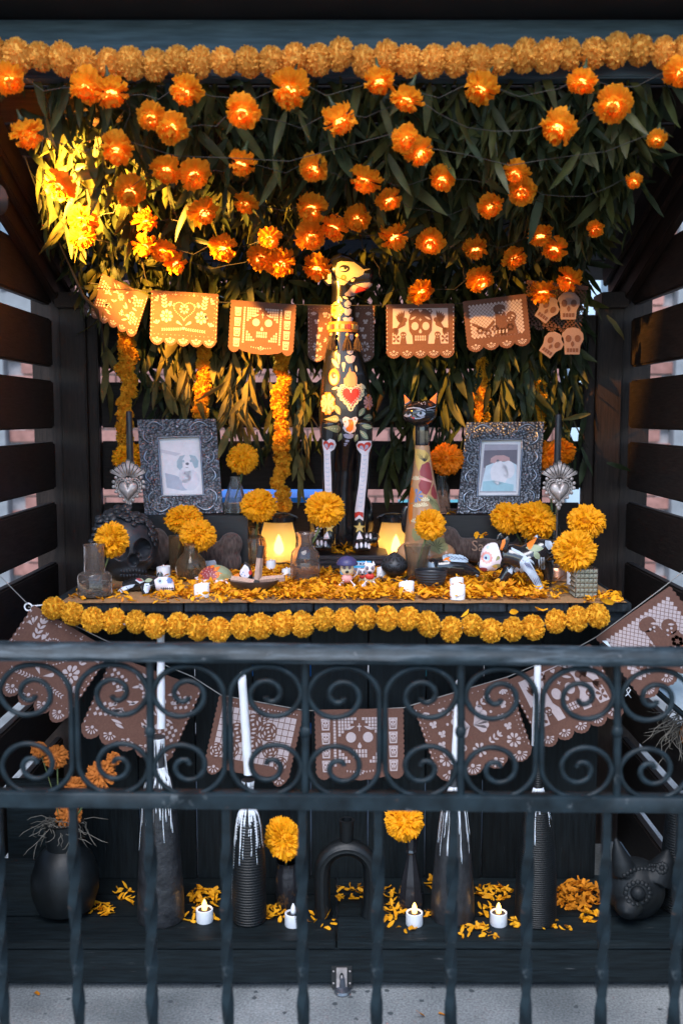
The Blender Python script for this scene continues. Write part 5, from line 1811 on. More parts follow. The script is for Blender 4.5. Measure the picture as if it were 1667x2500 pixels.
# pink embossed vase
b = TB(745, 1422)
vessel("glass_vase", "pink embossed glass carafe with wide lip left of the planks", "vase", b, [(34, 0), (36, 4), (37, 14), (35, 22), (37, 28), (37, 48), (35, 53), (36, 58), (33, 76), (24, 86), (19, 92), (18, 112), (24, 122), (23, 124)], g_pink, 'glass', 40, ribs(20, .012), 2.2, water=(31, 4, 44))
marigold(793, 1243, 96, 86, 2.95, "large marigold leaning from the pink carafe before the dog's paw", b + Vector((.012, 0, .10)), (.1, -.85, .4), seed=7)
# crystal vase
b = TB(1018, 1424)
vessel("glass_vase", "cut crystal tumbler vase in front of the cat statue", "vase", b, [(22, 0), (24, 4), (27, 50), (33, 92), (33, 95)], g_smoke, 'glass', 36, lambda a, z: 1 + .035 * math.cos(a * 12 + z * 240) + .035 * math.cos(a * 12 - z * 240), 2.5)
marigold(1050, 1281, 74, 78, 2.96, "round golden marigold in the crystal vase before the cat", b + Vector((0, 0, .05)), (.1, -.85, .35), seed=8)
# behind the cat
b = Vector((P(1078, 1250, 3.24).x, 3.24, Z_RISE))
vessel("glass_vase", "dark crystal bottle on the riser between cat statue and right frame", "vase", b, [(18, 0), (20, 4), (19, 60), (12, 76), (10, 95), (12, 98)], g_smoke, 'glass', 30, ribs(8, .04), 2)
marigold(1090, 1121, 82, 82, 3.22, "deep orange marigold between the cat statue and right frame", b + Vector((0, 0, .06)), (.15, -.8, .5), 'deep', seed=9)
# behind the right candle
b = Vector((P(1352, 1200, 3.30).x, 3.30, ZT))
vessel("glass_vase", "smoky bottle hidden behind the right heart candle holder", "vase", b, [(22, 0), (24, 6), (24, 70), (12, 100), (10, 125), (12, 128)], g_smoke, 'glass', 28, None, 2)
marigold(1335, 1112, 80, 70, 3.29, "deep orange marigold just left of the right black candle", b + Vector((0, 0, .08)), (-.3, -.6, .6), 'deep', seed=10)
marigold(1372, 1100, 66, 66, 3.31, "deep orange marigold just right of the right black candle", b + Vector((0, 0, .08)), (.4, -.6, .6), 'deep', seed=11)
# double bloom over the bowing dog
b = TB(1285, 1400)
vessel("glass_vase", "amber studded bottle behind the bowing skeleton dog", "vase", b, [(28, 0), (31, 6), (31, 60), (16, 80), (14, 95), (17, 98)], g_amber, 'glass', 36, lambda a, z: 1 + .03 * math.cos(a * 10) * math.cos(z * 300), 2)
marigold(1241, 1264, 88, 74, 3.10, "left marigold of the pair above the bowing skeleton dog", b + Vector((0, 0, .06)), (-.15, -.6, .7), seed=12)
marigold(1306, 1271, 108, 86, 3.05, "right, larger marigold of the pair above the bowing skeleton dog", b + Vector((0, 0, .06)), (.1, -.75, .5), seed=13)
# square studded vase
b = TB(1424, 1455)
k = MPP(b.y)
sv = thing("studded_vase", "square smoky glass vase with pyramid studs, rightmost on the runner", "vase", b)
hw, hh = 27 * k, 72 * k
MB().box((0, 0, hh / 2), (hw * 2, hw * 2, hh)).build("body", g_smoke, sv)
m_stud = mk("studded_grey_glass", (0.30, 0.30, 0.24), 0.12, 0.2, 40, spec=0.9, metal=0.35)
st = hw * 2 / 5.2
pm = MB().add([(-st * .46, 0, -st * .46), (st * .46, 0, -st * .46), (st * .46, 0, st * .46), (-st * .46, 0, st * .46), (0, -st * .42, 0)], [(0, 1, 4), (1, 2, 4), (2, 3, 4), (3, 0, 4)]).mesh("stud", m_stud)
for r_ in range(6):
    for c_ in range(5):
        put("stud", pm, sv, Matrix.Translation(((c_ - 2) * st, -hw - .0006, hh * (r_ + .55) / 6.1)))
        put("stud", pm, sv, Matrix.Translation((-hw - .0006, (c_ - 2) * st, hh * (r_ + .55) / 6.1)) @ Matrix.Rotation(-PI / 2, 4, 'Z'))
marigold(1402, 1345, 110, 98, 2.70, "biggest golden marigold leaning over the square studded vase", b + Vector((0, 0, .06)), (-.1, -.9, .2), seed=14)
marigold(1430, 1273, 94, 76, 2.82, "marigold above the biggest bloom at the right end", b + Vector((.005, .01, .06)), (.05, -.7, .65), seed=15)

# black ribbed bowl, wooden bowl, egg shaped burner
b = TB(1051, 1438)
vessel("ribbed_bowl", "black ribbed clay bowl at the middle right of the runner", "bowl", b,
       [(22, 0), (28, 6)] + [(28 + 12 * math.sin(min(1, i / 12) * 1.5) + (.7 if i % 2 else -.5), 6 + i * 3.2) for i in range(13)] + [(40, 48)], m_claygrey, 'bowl', 40, None, 3)
b = TB(620, 1448)
vessel("wooden_bowl", "dark shallow wooden bowl holding incense sticks", "bowl", b, [(26, 0), (36, 6), (52, 18), (62, 31), (63, 34)], m_bowlwood, 'bowl', 40, None, 3, sy=.75)
k = MPP(b.y)
def stick(label, p0, p1, r0, char=0.0):
    a, c = Vector(p0), Vector(p1)
    t = thing("incense_stick", label, "incense stick", a)
    d = c - a
    m_ = a + d * (1 - char)
    q_ = [(0, 0, 0), d * .3 + Vector((.001, 0, 0)), d * (1 - char)]
    MB().tube(q_, [r0, r0 * 1.1, r0 * .95], 5).build("wood", m_wood_l, t, 30)
    if char: MB().tube([d * (1 - char), d * (1 - char * .5), d], [r0 * .97, r0 * .95, r0 * .8], 6).build("burnt_tip", m_char, t, 40)
o = b
stick("upright incense stick with blackened tip standing in the wooden bowl", o + Vector((6 * k, 0, 16 * k)), o + Vector((18 * k, 6 * k, 118 * k)), 9 * k, .30)
stick("fat incense stick lying left with charred end in the wooden bowl", o + Vector((-55 * k, -4 * k, 33 * k)), o + Vector((14 * k, -14 * k, 24 * k)), 11 * k, .18)
stick("pale incense stick lying right over the wooden bowl's rim", o + Vector((10 * k, 4 * k, 30 * k)), o + Vector((76 * k, -2 * k, 38 * k)), 9 * k)
b = TB(962, 1424)
k = MPP(b.y)
eg = thing("pierced_burner", "black pierced egg shaped clay burner on its saucer", "burner", b)
MB().lathe([(0, 0), (30 * k, 0), (35 * k, 6 * k), (35 * k, 16 * k), (32 * k, 16 * k), (30 * k, 6 * k), (0, 5 * k)], 32, closed=False).build("saucer", m_claygrey, eg, 40)
em = MB().lathe([(0, 12 * k)] + [(33 * k * math.sin(PI * (i / 20) ** .9) ** .9 if 0 < i < 20 else 0, 14 * k + 66 * k * (i / 20)) for i in range(0, 21)], 32, closed=False).mesh("shell", m_claygrey, 180)
eo = put("shell", em, eg)
tr = bvh_of(em, b)
polys = []
for (x, y) in ((962, 1398), (944, 1375), (980, 1375), (962, 1358), (936, 1395), (988, 1395)):
    for i in range(7):
        a = PI + PI * (i + .5) / 7 if y > 1390 else 2 * PI * i / 7
        polys.append(leafshape(x + 4 * math.cos(a), y + 4 * math.sin(a), 11, 3.6, a, 4))
tag(paint(polys, tr, b, .0004, 3).build("painted_hole_dark", m_black, eg), kind="stuff")  # black leaf shapes painted on the closed shell for the dark inside its holes
MB().ell((0, 0, 22 * k), 9 * k, 10, 8).build("ember", m_copper, eg, 180)

# ------------------------------------------------------------------ white battery candles
def votive(px, py, r_, h, label):
    b = TB(px, py); k = MPP(b.y)
    t = thing("battery_candle", label, "candle", b, group="white battery candles on the altar")
    prof = [(0, 0), (r_ * k, 0), (r_ * k * 1.0, h * k * .96), (r_ * k * .95, h * k), (r_ * k * .85, h * k * .985), (r_ * k * .6, h * k * .93), (0, h * k * .9)]
    mb = MB().lathe(prof, 24, closed=False)
    mb.v = [(x, y, z + (0.10 * x if z > h * k * .8 else 0)) for x, y, z in mb.v]
    mb.build("shell", m_plastic, t, 40)
    MB().ell((0, 0, h * k * .97), (.003, .003, .007), 8, 6).build("wick_tip", m_wax, t, 180)
votive(493, 1457, 19, 32, "white battery candle in front, between the lying skeleton and the turtle")
votive(400, 1412, 17, 30, "white battery candle behind the lying skeleton dog's head")
votive(513, 1398, 17, 32, "white battery candle behind the painted turtle")
votive(662, 1398, 12, 30, "small white battery candle beside the ribbed amber bottle")
votive(700, 1414, 12, 26, "small white battery candle left of the pink carafe")
votive(992, 1450, 19, 30, "white battery candle in front of the black pierced burner")
votive(1114, 1441, 17, 30, "white battery candle behind another, right of the ribbed bowl")
votive(1116, 1462, 19, 34, "white battery candle in front of its twin, nearest the table edge at right")
votive(1376, 1412, 11, 34, "narrow white battery candle by the copper foot")
votive(1393, 1426, 11, 36, "narrow white battery candle beside the square studded vase")
votive(932, 1420, 13, 36, "white battery candle half hidden left of the pierced burner")

# ------------------------------------------------------------------ lanterns
def frosted():
    m, nt, b_ = nodes_of("frosted_lantern_glass")
    b_.inputs['Base Color'].default_value = (1.0, 0.80, 0.45, 1)
    b_.inputs['Roughness'].default_value = 0.55
    tr = nt.nodes.new("ShaderNodeBsdfTranslucent"); tr.inputs[0].default_value = (1.0, 0.78, 0.40, 1)
    tp = nt.nodes.new("ShaderNodeBsdfTransparent"); tp.inputs[0].default_value = (1.0, 0.85, 0.6, 1)
    mx = nt.nodes.new("ShaderNodeMixShader"); mx.inputs[0].default_value = .78
    m2 = nt.nodes.new("ShaderNodeMixShader"); m2.inputs[0].default_value = .22
    nt.links.new(b_.outputs[0], mx.inputs[1]); nt.links.new(tr.outputs[0], mx.inputs[2])
    nt.links.new(mx.outputs[0], m2.inputs[1]); nt.links.new(tp.outputs[0], m2.inputs[2])
    nt.links.new(m2.outputs[0], nt.nodes['Material Output'].inputs[0])
    return m
m_frost = frosted()
def lantern(px, label, Y=3.31):
    b = Vector((P(px, 1370, Y).x, Y, ZT)); k = MPP(Y)
    H = P(px, 1262, Y).z - ZT
    t = thing("lantern", label, "lantern", b, group="glowing black lanterns beside the dog statue")
    prof = [(34, 0), (38, .08), (43, .30), (45, .48), (43, .66), (38, .84), (35, .98)]
    pr = [(r_ * k, .012 + h * (H - .02)) for r_, h in prof]
    MB().lathe(pr, 32, closed=False).build("glass", m_frost, t, 180)
    MB().lathe([(0, 0), (40 * k, 0), (40 * k, .010), (36 * k, .013), (0, .013)], 28, closed=False).build("base", m_gloss, t, 40)
    MB().lathe([(36 * k, H - .016), (42 * k, H - .014), (43 * k, H + .002), (30 * k, H + .010), (29 * k, H + .006), (34 * k, H - .012)], 28, closed=False).build("lid", m_gloss, t, 40)
    for a in (-2.95, -.30, .6, 1.57, 2.5):
        MB().tube([((r_ + 2 * k) * math.cos(a), (r_ + 2 * k) * math.sin(a), z) for r_, z in pr], 2.6 * k, 6).build("strut", m_gloss, t, 60)
    hd = [(46 * k * math.cos(a) , -.006, H - .004 + 14 * k * math.sin(a)) for a in [PI * i / 10 for i in range(11)]]
    MB().tube(hd, 2 * k, 6).build("handle", m_gloss, t, 60)
    MB().lathe([(0, .012), (16 * k, .012), (16 * k, .030), (0, .032)], 18, closed=False).build("candle", m_wax, t, 40)
    fl = MB().lathe([(0, .032), (9 * k, .036), (13 * k, .048), (11 * k, .066), (5 * k, .088), (0, .100)], 14, closed=False)
    fl.build("flame", m_flame2, t, 180)
lantern(681, "glowing black framed lantern left of the dog statue's paws")
lantern(966, "glowing black framed lantern between dog statue and cat statue")

# ------------------------------------------------------------------ picture frames
def frame(label, outer, inner, Yb, Yt, photo_fn):
    def Pt(px, py, d=0.0):
        t = (outer[3][1] - py) / (outer[3][1] - outer[0][1])
        p = P(px, py, Yb + (Yt - Yb) * t); return p
    TL, TR, BR, BL = [Pt(*c) for c in outer]
    iTL, iTR, iBR, iBL = [Pt(*c) for c in inner]
    o = (BL + BR) / 2
    t = thing("picture_frame", label, "picture frame", o, group="hammered pewter picture frames")
    nrm = (TR - TL).cross(BL - TL).normalized()
    if nrm.y > 0: nrm = -nrm
    th = .014
    O = [p - o for p in (TL, TR, BR, BL)]; I = [p - o for p in (iTL, iTR, iBR, iBL)]
    mb = MB()
    f_ = nrm * th
    lip = nrm * .004
    vs = O + [p + f_ for p in O] + [p + f_ for p in I] + [p - lip * .5 for p in I]
    fs = []
    for i in range(4):
        j = (i + 1) % 4
        fs += [(i, j, j + 4, i + 4), (i + 4, j + 4, j + 8, i + 8), (i + 8, j + 8, j + 12, i + 12)]
    fs.append((3, 2, 1, 0))
    mb.add(vs, fs); mb.build("moulding", m_pewter, t)
    # smooth inner lip
    l2 = MB()
    for i in range(4):
        j = (i + 1) % 4
        l2.tube([I[i] + f_, I[j] + f_], .0028, 8)
    l2.build("inner_lip", m_pewter2, t, 60)
    # photo with mat and print
    pm_ = MB().add([p + nrm * .002 for p in I], [(0, 3, 2, 1)]).mesh("photo", m_paper)
    ph = put("photo", pm_, t)
    tr = bvh_of(pm_, o)
    photo_fn(tr, o, ph)
    # scrolls: hooked curves raised on the moulding, in fractions of the frame
    def uv(u, v, d): return O[0] * ((1 - u) * (1 - v)) + O[1] * (u * (1 - v)) + O[2] * (u * v) + O[3] * ((1 - u) * v) + nrm * (th + d)
    def hook(u0, v0, u1, v1, curl):
        pts, rs = [], []
        dx, dy = (u1 - u0) * .82, (v1 - v0)
        L = math.hypot(dx, dy)
        for i in range(19):
            s_ = i / 18
            # main arc with both ends rolled in
            x = dx * (s_ - .5) * (1.0 if abs(s_ - .5) < .36 else 1.0); y = dy * (s_ - .5)
            bow = curl * L * .34 * math.sin(PI * s_)
            pts.append((x - bow * dy / L, y + bow * dx / L)); rs.append(.0026 + .0026 * math.sin(PI * s_))
        def roll(p, q_, sg):
            ax, ay = p[0] - q_[0], p[1] - q_[1]
            a0 = math.atan2(ay, ax); c = L * .15
            cx_, cy_ = p[0] - math.sin(a0) * c * -sg, p[1] + math.cos(a0) * c * -sg
            out = []
            for i in range(1, 9):
                a = a0 + sg * PI / 2 - sg * i * .55
                out.append((cx_ + c * (1 - i * .07) * math.cos(a), cy_ + c * (1 - i * .07) * math.sin(a)))
            return out
        tail = roll(pts[-1], pts[-2], 1 if curl > 0 else -1)
        pts += tail; rs += [.0030 - .0001 * i for i in range(len(tail))]
        um, vm = (u0 + u1) / 2, (v0 + v1) / 2
        return MB().tube([uv(um + x / .82, vm + y, .001) for x, y in pts], rs, 6, flat=.7)
    H = []
    for s_ in (0, 1):
        mx_ = (lambda u: 1 - u) if s_ else (lambda u: u)
        g_ = -1 if s_ else 1
        H += [(mx_(.10), .085, mx_(.32), .075, -.8 * g_), (mx_(.085), .11, mx_(.14), .25, .8 * g_), (mx_(.10), .33, mx_(.12), .47, .9 * g_), (mx_(.11), .67, mx_(.10), .53, -.9 * g_),
              (mx_(.085), .89, mx_(.14), .75, -.8 * g_), (mx_(.10), .915, mx_(.32), .925, .8 * g_)]
    for h_ in H: hook(*h_).build("scroll", m_pewter2, t, 180)
    for (u, v) in ((.5, .08), (.5, .92)):
        MB().ell(uv(u, v, 0), (.0085, .005, .0085), 12, 8).build("boss", m_pewter2, t, 180)
    for (u, v) in ((.08, .08), (.92, .08), (.08, .92), (.92, .92), (.1, .5), (.9, .5)):
        MB().ell(uv(u, v, 0), (.0055, .004, .0055), 10, 6).build("stud", m_pewter2, t, 180)
    # strut behind
    back = (O[0] + O[1]) / 2 * .75 + (O[2] + O[3]) / 2 * .25
    MB().tube([back - nrm * .004, Vector((0, .13, 0.001))], .006, 6).build("strut", m_riser, t)
    return t
def E(x, y): return (170 + x / 3.484, 1000 + y / 3.484)
def Em(pts): return [E(*p) for p in pts]
def photo_left(tr, o, ph):
    def add(n_, pl, m_, lift): paint(pl, tr, o, lift, 12).build(n_, m_, ph)
    add("print", [Em([(785, 270), (1095, 262), (1130, 705), (815, 712)])], c_photowhite, .0006)
    add("shaded_wall", [Em([(770, 335), (950, 375), (905, 395), (775, 365)])], c_lilac if False else flat("photo_haze", (.66, .62, .68)), .0009)
    add("blanket", [Em([(815, 540), (900, 560), (1010, 610), (1060, 680), (960, 690), (830, 665)])], c_greyblue, .0009)
    add("chest", [circ(*E(1030, 600), 22, 14, 26), circ(*E(985, 555), 16, 12, 20)], flat("photo_cloud", (.72, .69, .75)), .0012)
    add("head", [circ(*E(1000, 450), 22, 18, 22)], c_photowhite, .0015)
    add("ear", [Em([(915, 440), (940, 395), (985, 385), (960, 430), (965, 490), (940, 515), (915, 490)]), Em([(1020, 385), (1070, 395), (1098, 440), (1092, 490), (1065, 500), (1045, 450)])], c_bluesteel, .0018)
    add("eye", [circ(*E(968, 440), 3.4, 8), circ(*E(1035, 437), 3.4, 8)], c_bluesteel, .0021)
    add("nose", [circ(*E(1003, 462), 4.4, 9, 3.4), leafshape(*E(985, 492), 9, 1.4, 0.1, 4)], c_photodark, .0021)
def G(x, y): return (1080 + x / 3.409, 1000 + y / 3.409)
def Gm(pts): return [G(*p) for p in pts]
def photo_right(tr, o, ph):
    def add(n_, pl, m_, lift): paint(pl, tr, o, lift, 12).build(n_, m_, ph)
    add("print", [Gm([(350, 290), (625, 290), (612, 690), (305, 690)])], flat("photo_grey_wall", (.42, .38, .44)), .0006)
    add("dark_wall", [Gm([(345, 340), (620, 335), (618, 470), (340, 485)])], c_photodark, .0009)
    add("blanket", [Gm([(360, 470), (430, 440), (560, 430), (615, 460), (610, 680), (310, 680)])], flat("photo_pale_blanket", (.62, .72, .80)), .0012)
    add("head", [Gm([(395, 440), (400, 405), (440, 382), (510, 380), (555, 400), (560, 435), (500, 430), (450, 452)])], c_photopink, .0015)
    add("eye", [circ(*G(458, 428), 3.6, 9)], c_photodark, .0018)
    add("sheet", [circ(*G(470, 530), 22, 14, 30), circ(*G(545, 500), 16, 12, 22)], c_photowhite, .0018)
    add("towel", [Gm([(335, 600), (420, 590), (590, 625), (585, 680), (330, 680)])], flat("photo_towel_blue", (.36, .58, .66)), .0018)
frame("hammered pewter frame with photo of a white dog with blue grey ears", [(337, 1027), (528, 1025), (546, 1253), (356, 1260)], [(388, 1071), (490, 1067), (499, 1210), (398, 1213)], 3.21, 3.29, photo_left)
frame("hammered pewter frame with photo of a pet wrapped in a blue blanket", [(1137, 1034), (1325, 1032), (1312, 1252), (1114, 1256)], [(1172, 1077), (1273, 1074), (1265, 1212), (1163, 1213)], 3.21, 3.29, photo_right)

# ------------------------------------------------------------------ heart candle holders
def candle_holder(px, ycen, ctop, label, clabel, base_py, Y=3.06):
    base = Vector((P(px, 1300, Y).x, Y, ZT)); k = MPP(Y)
    t = thing("candle_holder", label, "candle holder", base, group="silver flaming heart candle holders")
    MB().lathe([(0, 0), (38 * k, 0), (38 * k, 4 * k), (34 * k, 10 * k), (33 * k, 22 * k), (28 * k, 30 * k), (6 * k, 34 * k), (0, 34 * k)], 32, closed=False).build("foot", m_copper, t, 40)
    zc = P(px, ycen, Y).z - ZT
    MB().tube([(0, .004, 30 * k), (0, .004, zc + 62 * k)], 2.5 * k, 8).build("rod", m_silverdark, t, 60)
    MB().lathe([(0, zc + 50 * k), (10 * k, zc + 52 * k), (11 * k, zc + 72 * k), (8 * k, zc + 72 * k), (0, zc + 60 * k)], 16, closed=False, c=(0, .004 + 10 * k, 0)).build("cup", m_silverdark, t, 40)
    def hp(w, h, dz=0.0, n=36): return [(x * k, (z + dz) * k + zc) for x, z in heart(0, 0, w, h, n)]
    y0 = -12 * k
    MB().prism(hp(70, 74), y0, y0 + 3 * k).build("backplate", m_silverdark, t)
    for (x, z) in heart(0, 0, 74, 79, 26):
        MB().ell((x * k, y0, zc + z * k), (4.4 * k, 2.4 * k, 4.4 * k), 8, 6).build("scallop", m_silver, t, 180)
    for (w, h, r_) in ((62, 66, 1.5), (52, 56, 1.4)):
        pts = [(x, y0 - 1.5 * k, z) for x, z in hp(w, h)]
        MB().tube(pts + pts[:1], r_ * k, 6).build("rim", m_silver, t, 180)
    for (x, z) in heart(0, 0, 57, 61, 30):
        MB().ell((x * k, y0 - 2.2 * k, zc + z * k), (1.9 * k, 1.9 * k, 1.9 * k), 6, 5).build("bead", m_silver, t, 180)
    rings = []
    for i in range(7):
        s_ = math.cos(PI / 2 * i / 6); d = math.sin(PI / 2 * i / 6)
        rings.append([Vector((x * s_ + 0, y0 - 1 * k - 12 * k * d, zc + (z - zc) * s_ + 2 * k * (1 - s_))) for x, z in hp(46, 50)])
    MB().loft(rings[::-1]).build("heart", m_silver, t, 180)
    fz = zc + 26 * k
    for i in range(9):
        a = PI / 2 + (i - 4) * .26
        Lr = (50 if i % 2 == 0 else 45) - abs(i - 4) * .6
        if i in (2, 6): Lr -= 6
        pl = [(x * k, z * k + fz) for x, z in drop(9 * math.cos(a), 9 * math.sin(a), Lr - 6, 11, a, 6)]
        MB().prism(pl, y0 - 1.2 * k, y0 + 1 * k).build("ray", m_silverdark, t)
        for e in (-.07, .07, 0):
            q0 = Vector((12 * k * math.cos(a + e * .4), y0 - 1.6 * k, fz + 12 * k * math.sin(a + e * .4)))
            q1 = Vector(((Lr - 1) * k * math.cos(a + e * 1.0), y0 - 1.6 * k, fz + (Lr - 1) * k * math.sin(a + e * 1.0)))
            MB().tube([q0, q1], 1.25 * k, 5).build("rib", m_silver, t, 180)
    for i in range(6):
        a = PI * i / 5
        MB().ell((8 * k * math.cos(a), y0 - 2 * k, zc + 22 * k + 8 * k * math.sin(a)), (3.2 * k, 2.4 * k, 3.2 * k), 8, 6).build("petal", m_silver, t, 180)
    MB().ell((0, y0 - 3 * k, zc + 22 * k), 3.6 * k, 8, 6).build("boss", m_silver, t, 180)
    zt = P(px, ctop, Y).z
    cd = thing("taper_candle", clabel, "candle", base + Vector((0, .004 + 10 * k, zc + 58 * k)), group="black taper candles in the heart holders")
    Lc = zt - (ZT + zc + 58 * k)
    MB().lathe([(0, 0), (8.6 * k, 0), (8.2 * k, Lc * .5), (7.6 * k, Lc - .004), (6 * k, Lc), (0, Lc + .001)], 16, closed=False).build("wax", m_black_taper, cd, 40)
    MB().tube([(0, 0, Lc), (.001, 0, Lc + .006)], .0007, 5).build("wick", m_char, cd)
candle_holder(319, 1199, 1004, "silver flaming heart candle holder above the black skull", "black taper candle in the left heart holder", 1300)
candle_holder(1359, 1202, 1012, "silver flaming heart candle holder with copper foot at right", "black taper candle in the right heart holder", 1300, 3.0)

# ------------------------------------------------------------------ bone cushions
def bone(cx, cy_, wpx, hpx, Y, rz, label, name="bone_cushion"):
    k = MPP(Y); c = P(cx, cy_, Y)
    mb = MB()
    W, H = wpx * .5 * k, hpx * .5 * k
    mb.ell((0, 0, 0), (W * .95, H * .55, H * .62), 24, 14)
    for sx in (-1, 1):
        for sz in (-1, 1):
            mb.ell((sx * W * .82, 0, sz * H * .42), (H * .58, H * .50, H * .60), 18, 12)
    mb.v = [tuple(Matrix.Rotation(rz, 3, 'Y') @ Vector(v)) for v in mb.v]
    me = fused(mb, .004, 40, "cushion", .6, m_tweed)
    t = thing(name, label, "cushion", c)
    put("cover", me, t)
    return t, me, c
bone(472, 1345, 225, 105, 3.13, .06, "brown tweed bone shaped cushion against the left riser")
bt, bme, bc = bone(1185, 1345, 235, 105, 3.13, .10, "brown tweed bone shaped cushion with stitched letters against the right riser")
cu = bpy.data.curves.new("letters", 'FONT'); cu.body = "Sa"; cu.size = 0.045; cu.extrude = 0.0; cu.resolution_u = 3
fo = bpy.data.objects.new("letters", cu); COL.objects.link(fo)
lm = bpy.data.meshes.new_from_object(fo.evaluated_get(bpy.context.evaluated_depsgraph_get()))
bpy.data.objects.remove(fo)
bt_tree = bvh_of(bme, bc)
tx0, ty0 = 1150, 1344
for v in lm.vertices:
    px = tx0 + v.co.x / MPP(3.09); py = ty0 - v.co.y / MPP(3.09) + (v.co.x / MPP(3.09)) * .06
    d = ray(px, py).normalized()
    loc, nor, i_, ds = bt_tree.ray_cast(CAM, d)
    if loc is None: loc = P(px, py, 3.08); nor = Vector((0, -1, 0))
    v.co = loc + nor * .0012 - bc
lm.materials.clear(); lm.materials.append(flat("tan_embroidery", (.34, .22, .16), .9, .1))
put("embroidered_letters", lm, bt)
# orange petals lying on the risers and plinth
sp = []
rr = random.Random(77)
def heap(px, py, rx, ry, n, z, h=.01, dst=None):
    for i in range(n):
        a = rr.uniform(0, 6.28); q_ = math.sqrt(rr.random())
        p = PZ(px + rx * q_ * math.cos(a), py + ry * q_ * math.sin(a), z)
        (dst if dst is not None else sp).append(((p.x, p.y, p.z + h * (1 - q_) * rr.random()), .4, rr.uniform(.7, 1.15)))
heap(838, 1342, 34, 12, 70, Z_DOG + .001, .022)
heap(560, 1254, 22, 4, 10, Z_RISE + .001); heap(1097, 1252, 14, 4, 7, Z_RISE + .001)
heap(905, 1335, 20, 5, 6, Z_DOG + .001)
heap(400, 1298, 14, 6, 6, Z_RISE - .055); heap(1180, 1312, 24, 4, 8, Z_RISE - .06)
petals("petal_scatter", "small heaps of orange petals on the plinth and risers", sp, m_petal, 5)
# ------------------------------------------------------------------ painted figures
def parts_paint(parent, tree, o, name, polys, mat, lift=.0008, h=3.0):
    for p in polys:
        mb = paint([p], tree, o, lift, h)
        if mb.f: mb.build(name, mat, parent, 180)
def dots_paint(parent, tree, o, name, polys, mat, lift=.0016, h=6.0):
    mb = paint(polys, tree, o, lift, h)
    if mb.f: tag(mb.build(name, mat, parent, 180), kind="stuff")

# ---- tall sitting dog
YD = 3.20
kd = MPP(YD)
base = Vector((P(838, 1340, YD).x, YD, Z_DOG))
dog = thing("dog_statue", "tall black sitting dog statue painted with skeleton, heart and flowers", "statue", base)
mb = MB()
def ringp(px, py, hw, hd, dy=0.0, n=22, Yc=YD):
    c = P(px, py, Yc); c.y += dy
    return [Vector((c.x + hw * kd * math.cos(2 * PI * i / n), c.y + hd * kd * math.sin(2 * PI * i / n), c.z)) for i in range(n)]
tor = [(834, 680, 25, 25, .0), (838, 705, 27, 27, .0), (838, 735, 29, 29, 0), (839, 780, 30, 30, 0), (838, 830, 37, 37, .004), (839, 870, 47, 45, .01), (842, 915, 57, 55, .02), (844, 960, 64, 64, .03),
       (845, 1000, 67, 72, .04), (845, 1040, 67, 78, .05), (845, 1075, 63, 80, .065), (843, 1110, 52, 78, .085), (840, 1150, 46, 76, .10), (836, 1200, 50, 78, .11), (834, 1260, 58, 78, .115), (834, 1310, 62, 76, .115), (834, 1338, 58, 70, .115)]
mb.loft([ringp(*a) for a in tor])
def Pw(px, py, Y): return P(px, py, Y)
for pts, rs in (([(806, 1030), (803, 1085), (801, 1150), (803, 1240), (805, 1300), (803, 1332)], [24, 19, 16, 14, 14, 17]), ([(885, 1030), (889, 1085), (887, 1150), (880, 1240), (877, 1300), (878, 1332)], [24, 20, 16, 14, 14, 17])):
    mb.tube([Pw(x, y, YD - .055 + .0) for x, y in pts], [r_ * kd for r_ in rs], 16)
for (x, y, Y, rx, ry, rz) in ((792, 1328, YD - .075, 23, 30, 16), (882, 1330, YD - .075, 24, 30, 16), (772, 1318, YD - .02, 17, 34, 14), (908, 1312, YD - .02, 20, 34, 14), (782, 1270, YD + .09, 30, 60, 66), (886, 1270, YD + .09, 28, 60, 66)):
    mb.ell(P(x, y, Y), (rx * kd, ry * kd, rz * kd), 16, 12)
for (x0, y, n_, Y) in ((772, 1336, 4, YD - .100), (866, 1337, 4, YD - .100), (896, 1316, 3, YD - .06)):
    for i in range(n_): mb.ell(P(x0 + i * 11, y, Y), (6.4 * kd, 12 * kd, 10 * kd), 8, 6)
# head along its own axis, pointing right and slightly forward
hr = []
for (x, y, hh, hd, dy) in ((787, 668, 10, 10, .02), (793, 666, 24, 24, .018), (810, 660, 36, 36, .012), (832, 658, 40, 38, .004), (852, 662, 36, 33, -.004), (872, 668, 29, 27, -.012), (888, 672, 24, 22, -.018), (902, 674, 19, 17, -.024), (910, 674, 9, 9, -.027)):
    c = P(x, y, YD); c.y += dy
    hr.append([c + Vector((0, hd * kd * math.cos(2 * PI * i / 20), hh * kd * math.sin(2 * PI * i / 20))) for i in range(20)])
mb.loft(hr)
mb.tube([P(840, 702, YD), P(868, 702, YD - .012), P(890, 697, YD - .02), P(908, 689, YD - .026)], [14 * kd, 15 * kd, 13 * kd, 8 * kd], 12)
mb.ell(P(903, 664, YD - .03), (10 * kd, 10 * kd, 9 * kd), 10, 8)
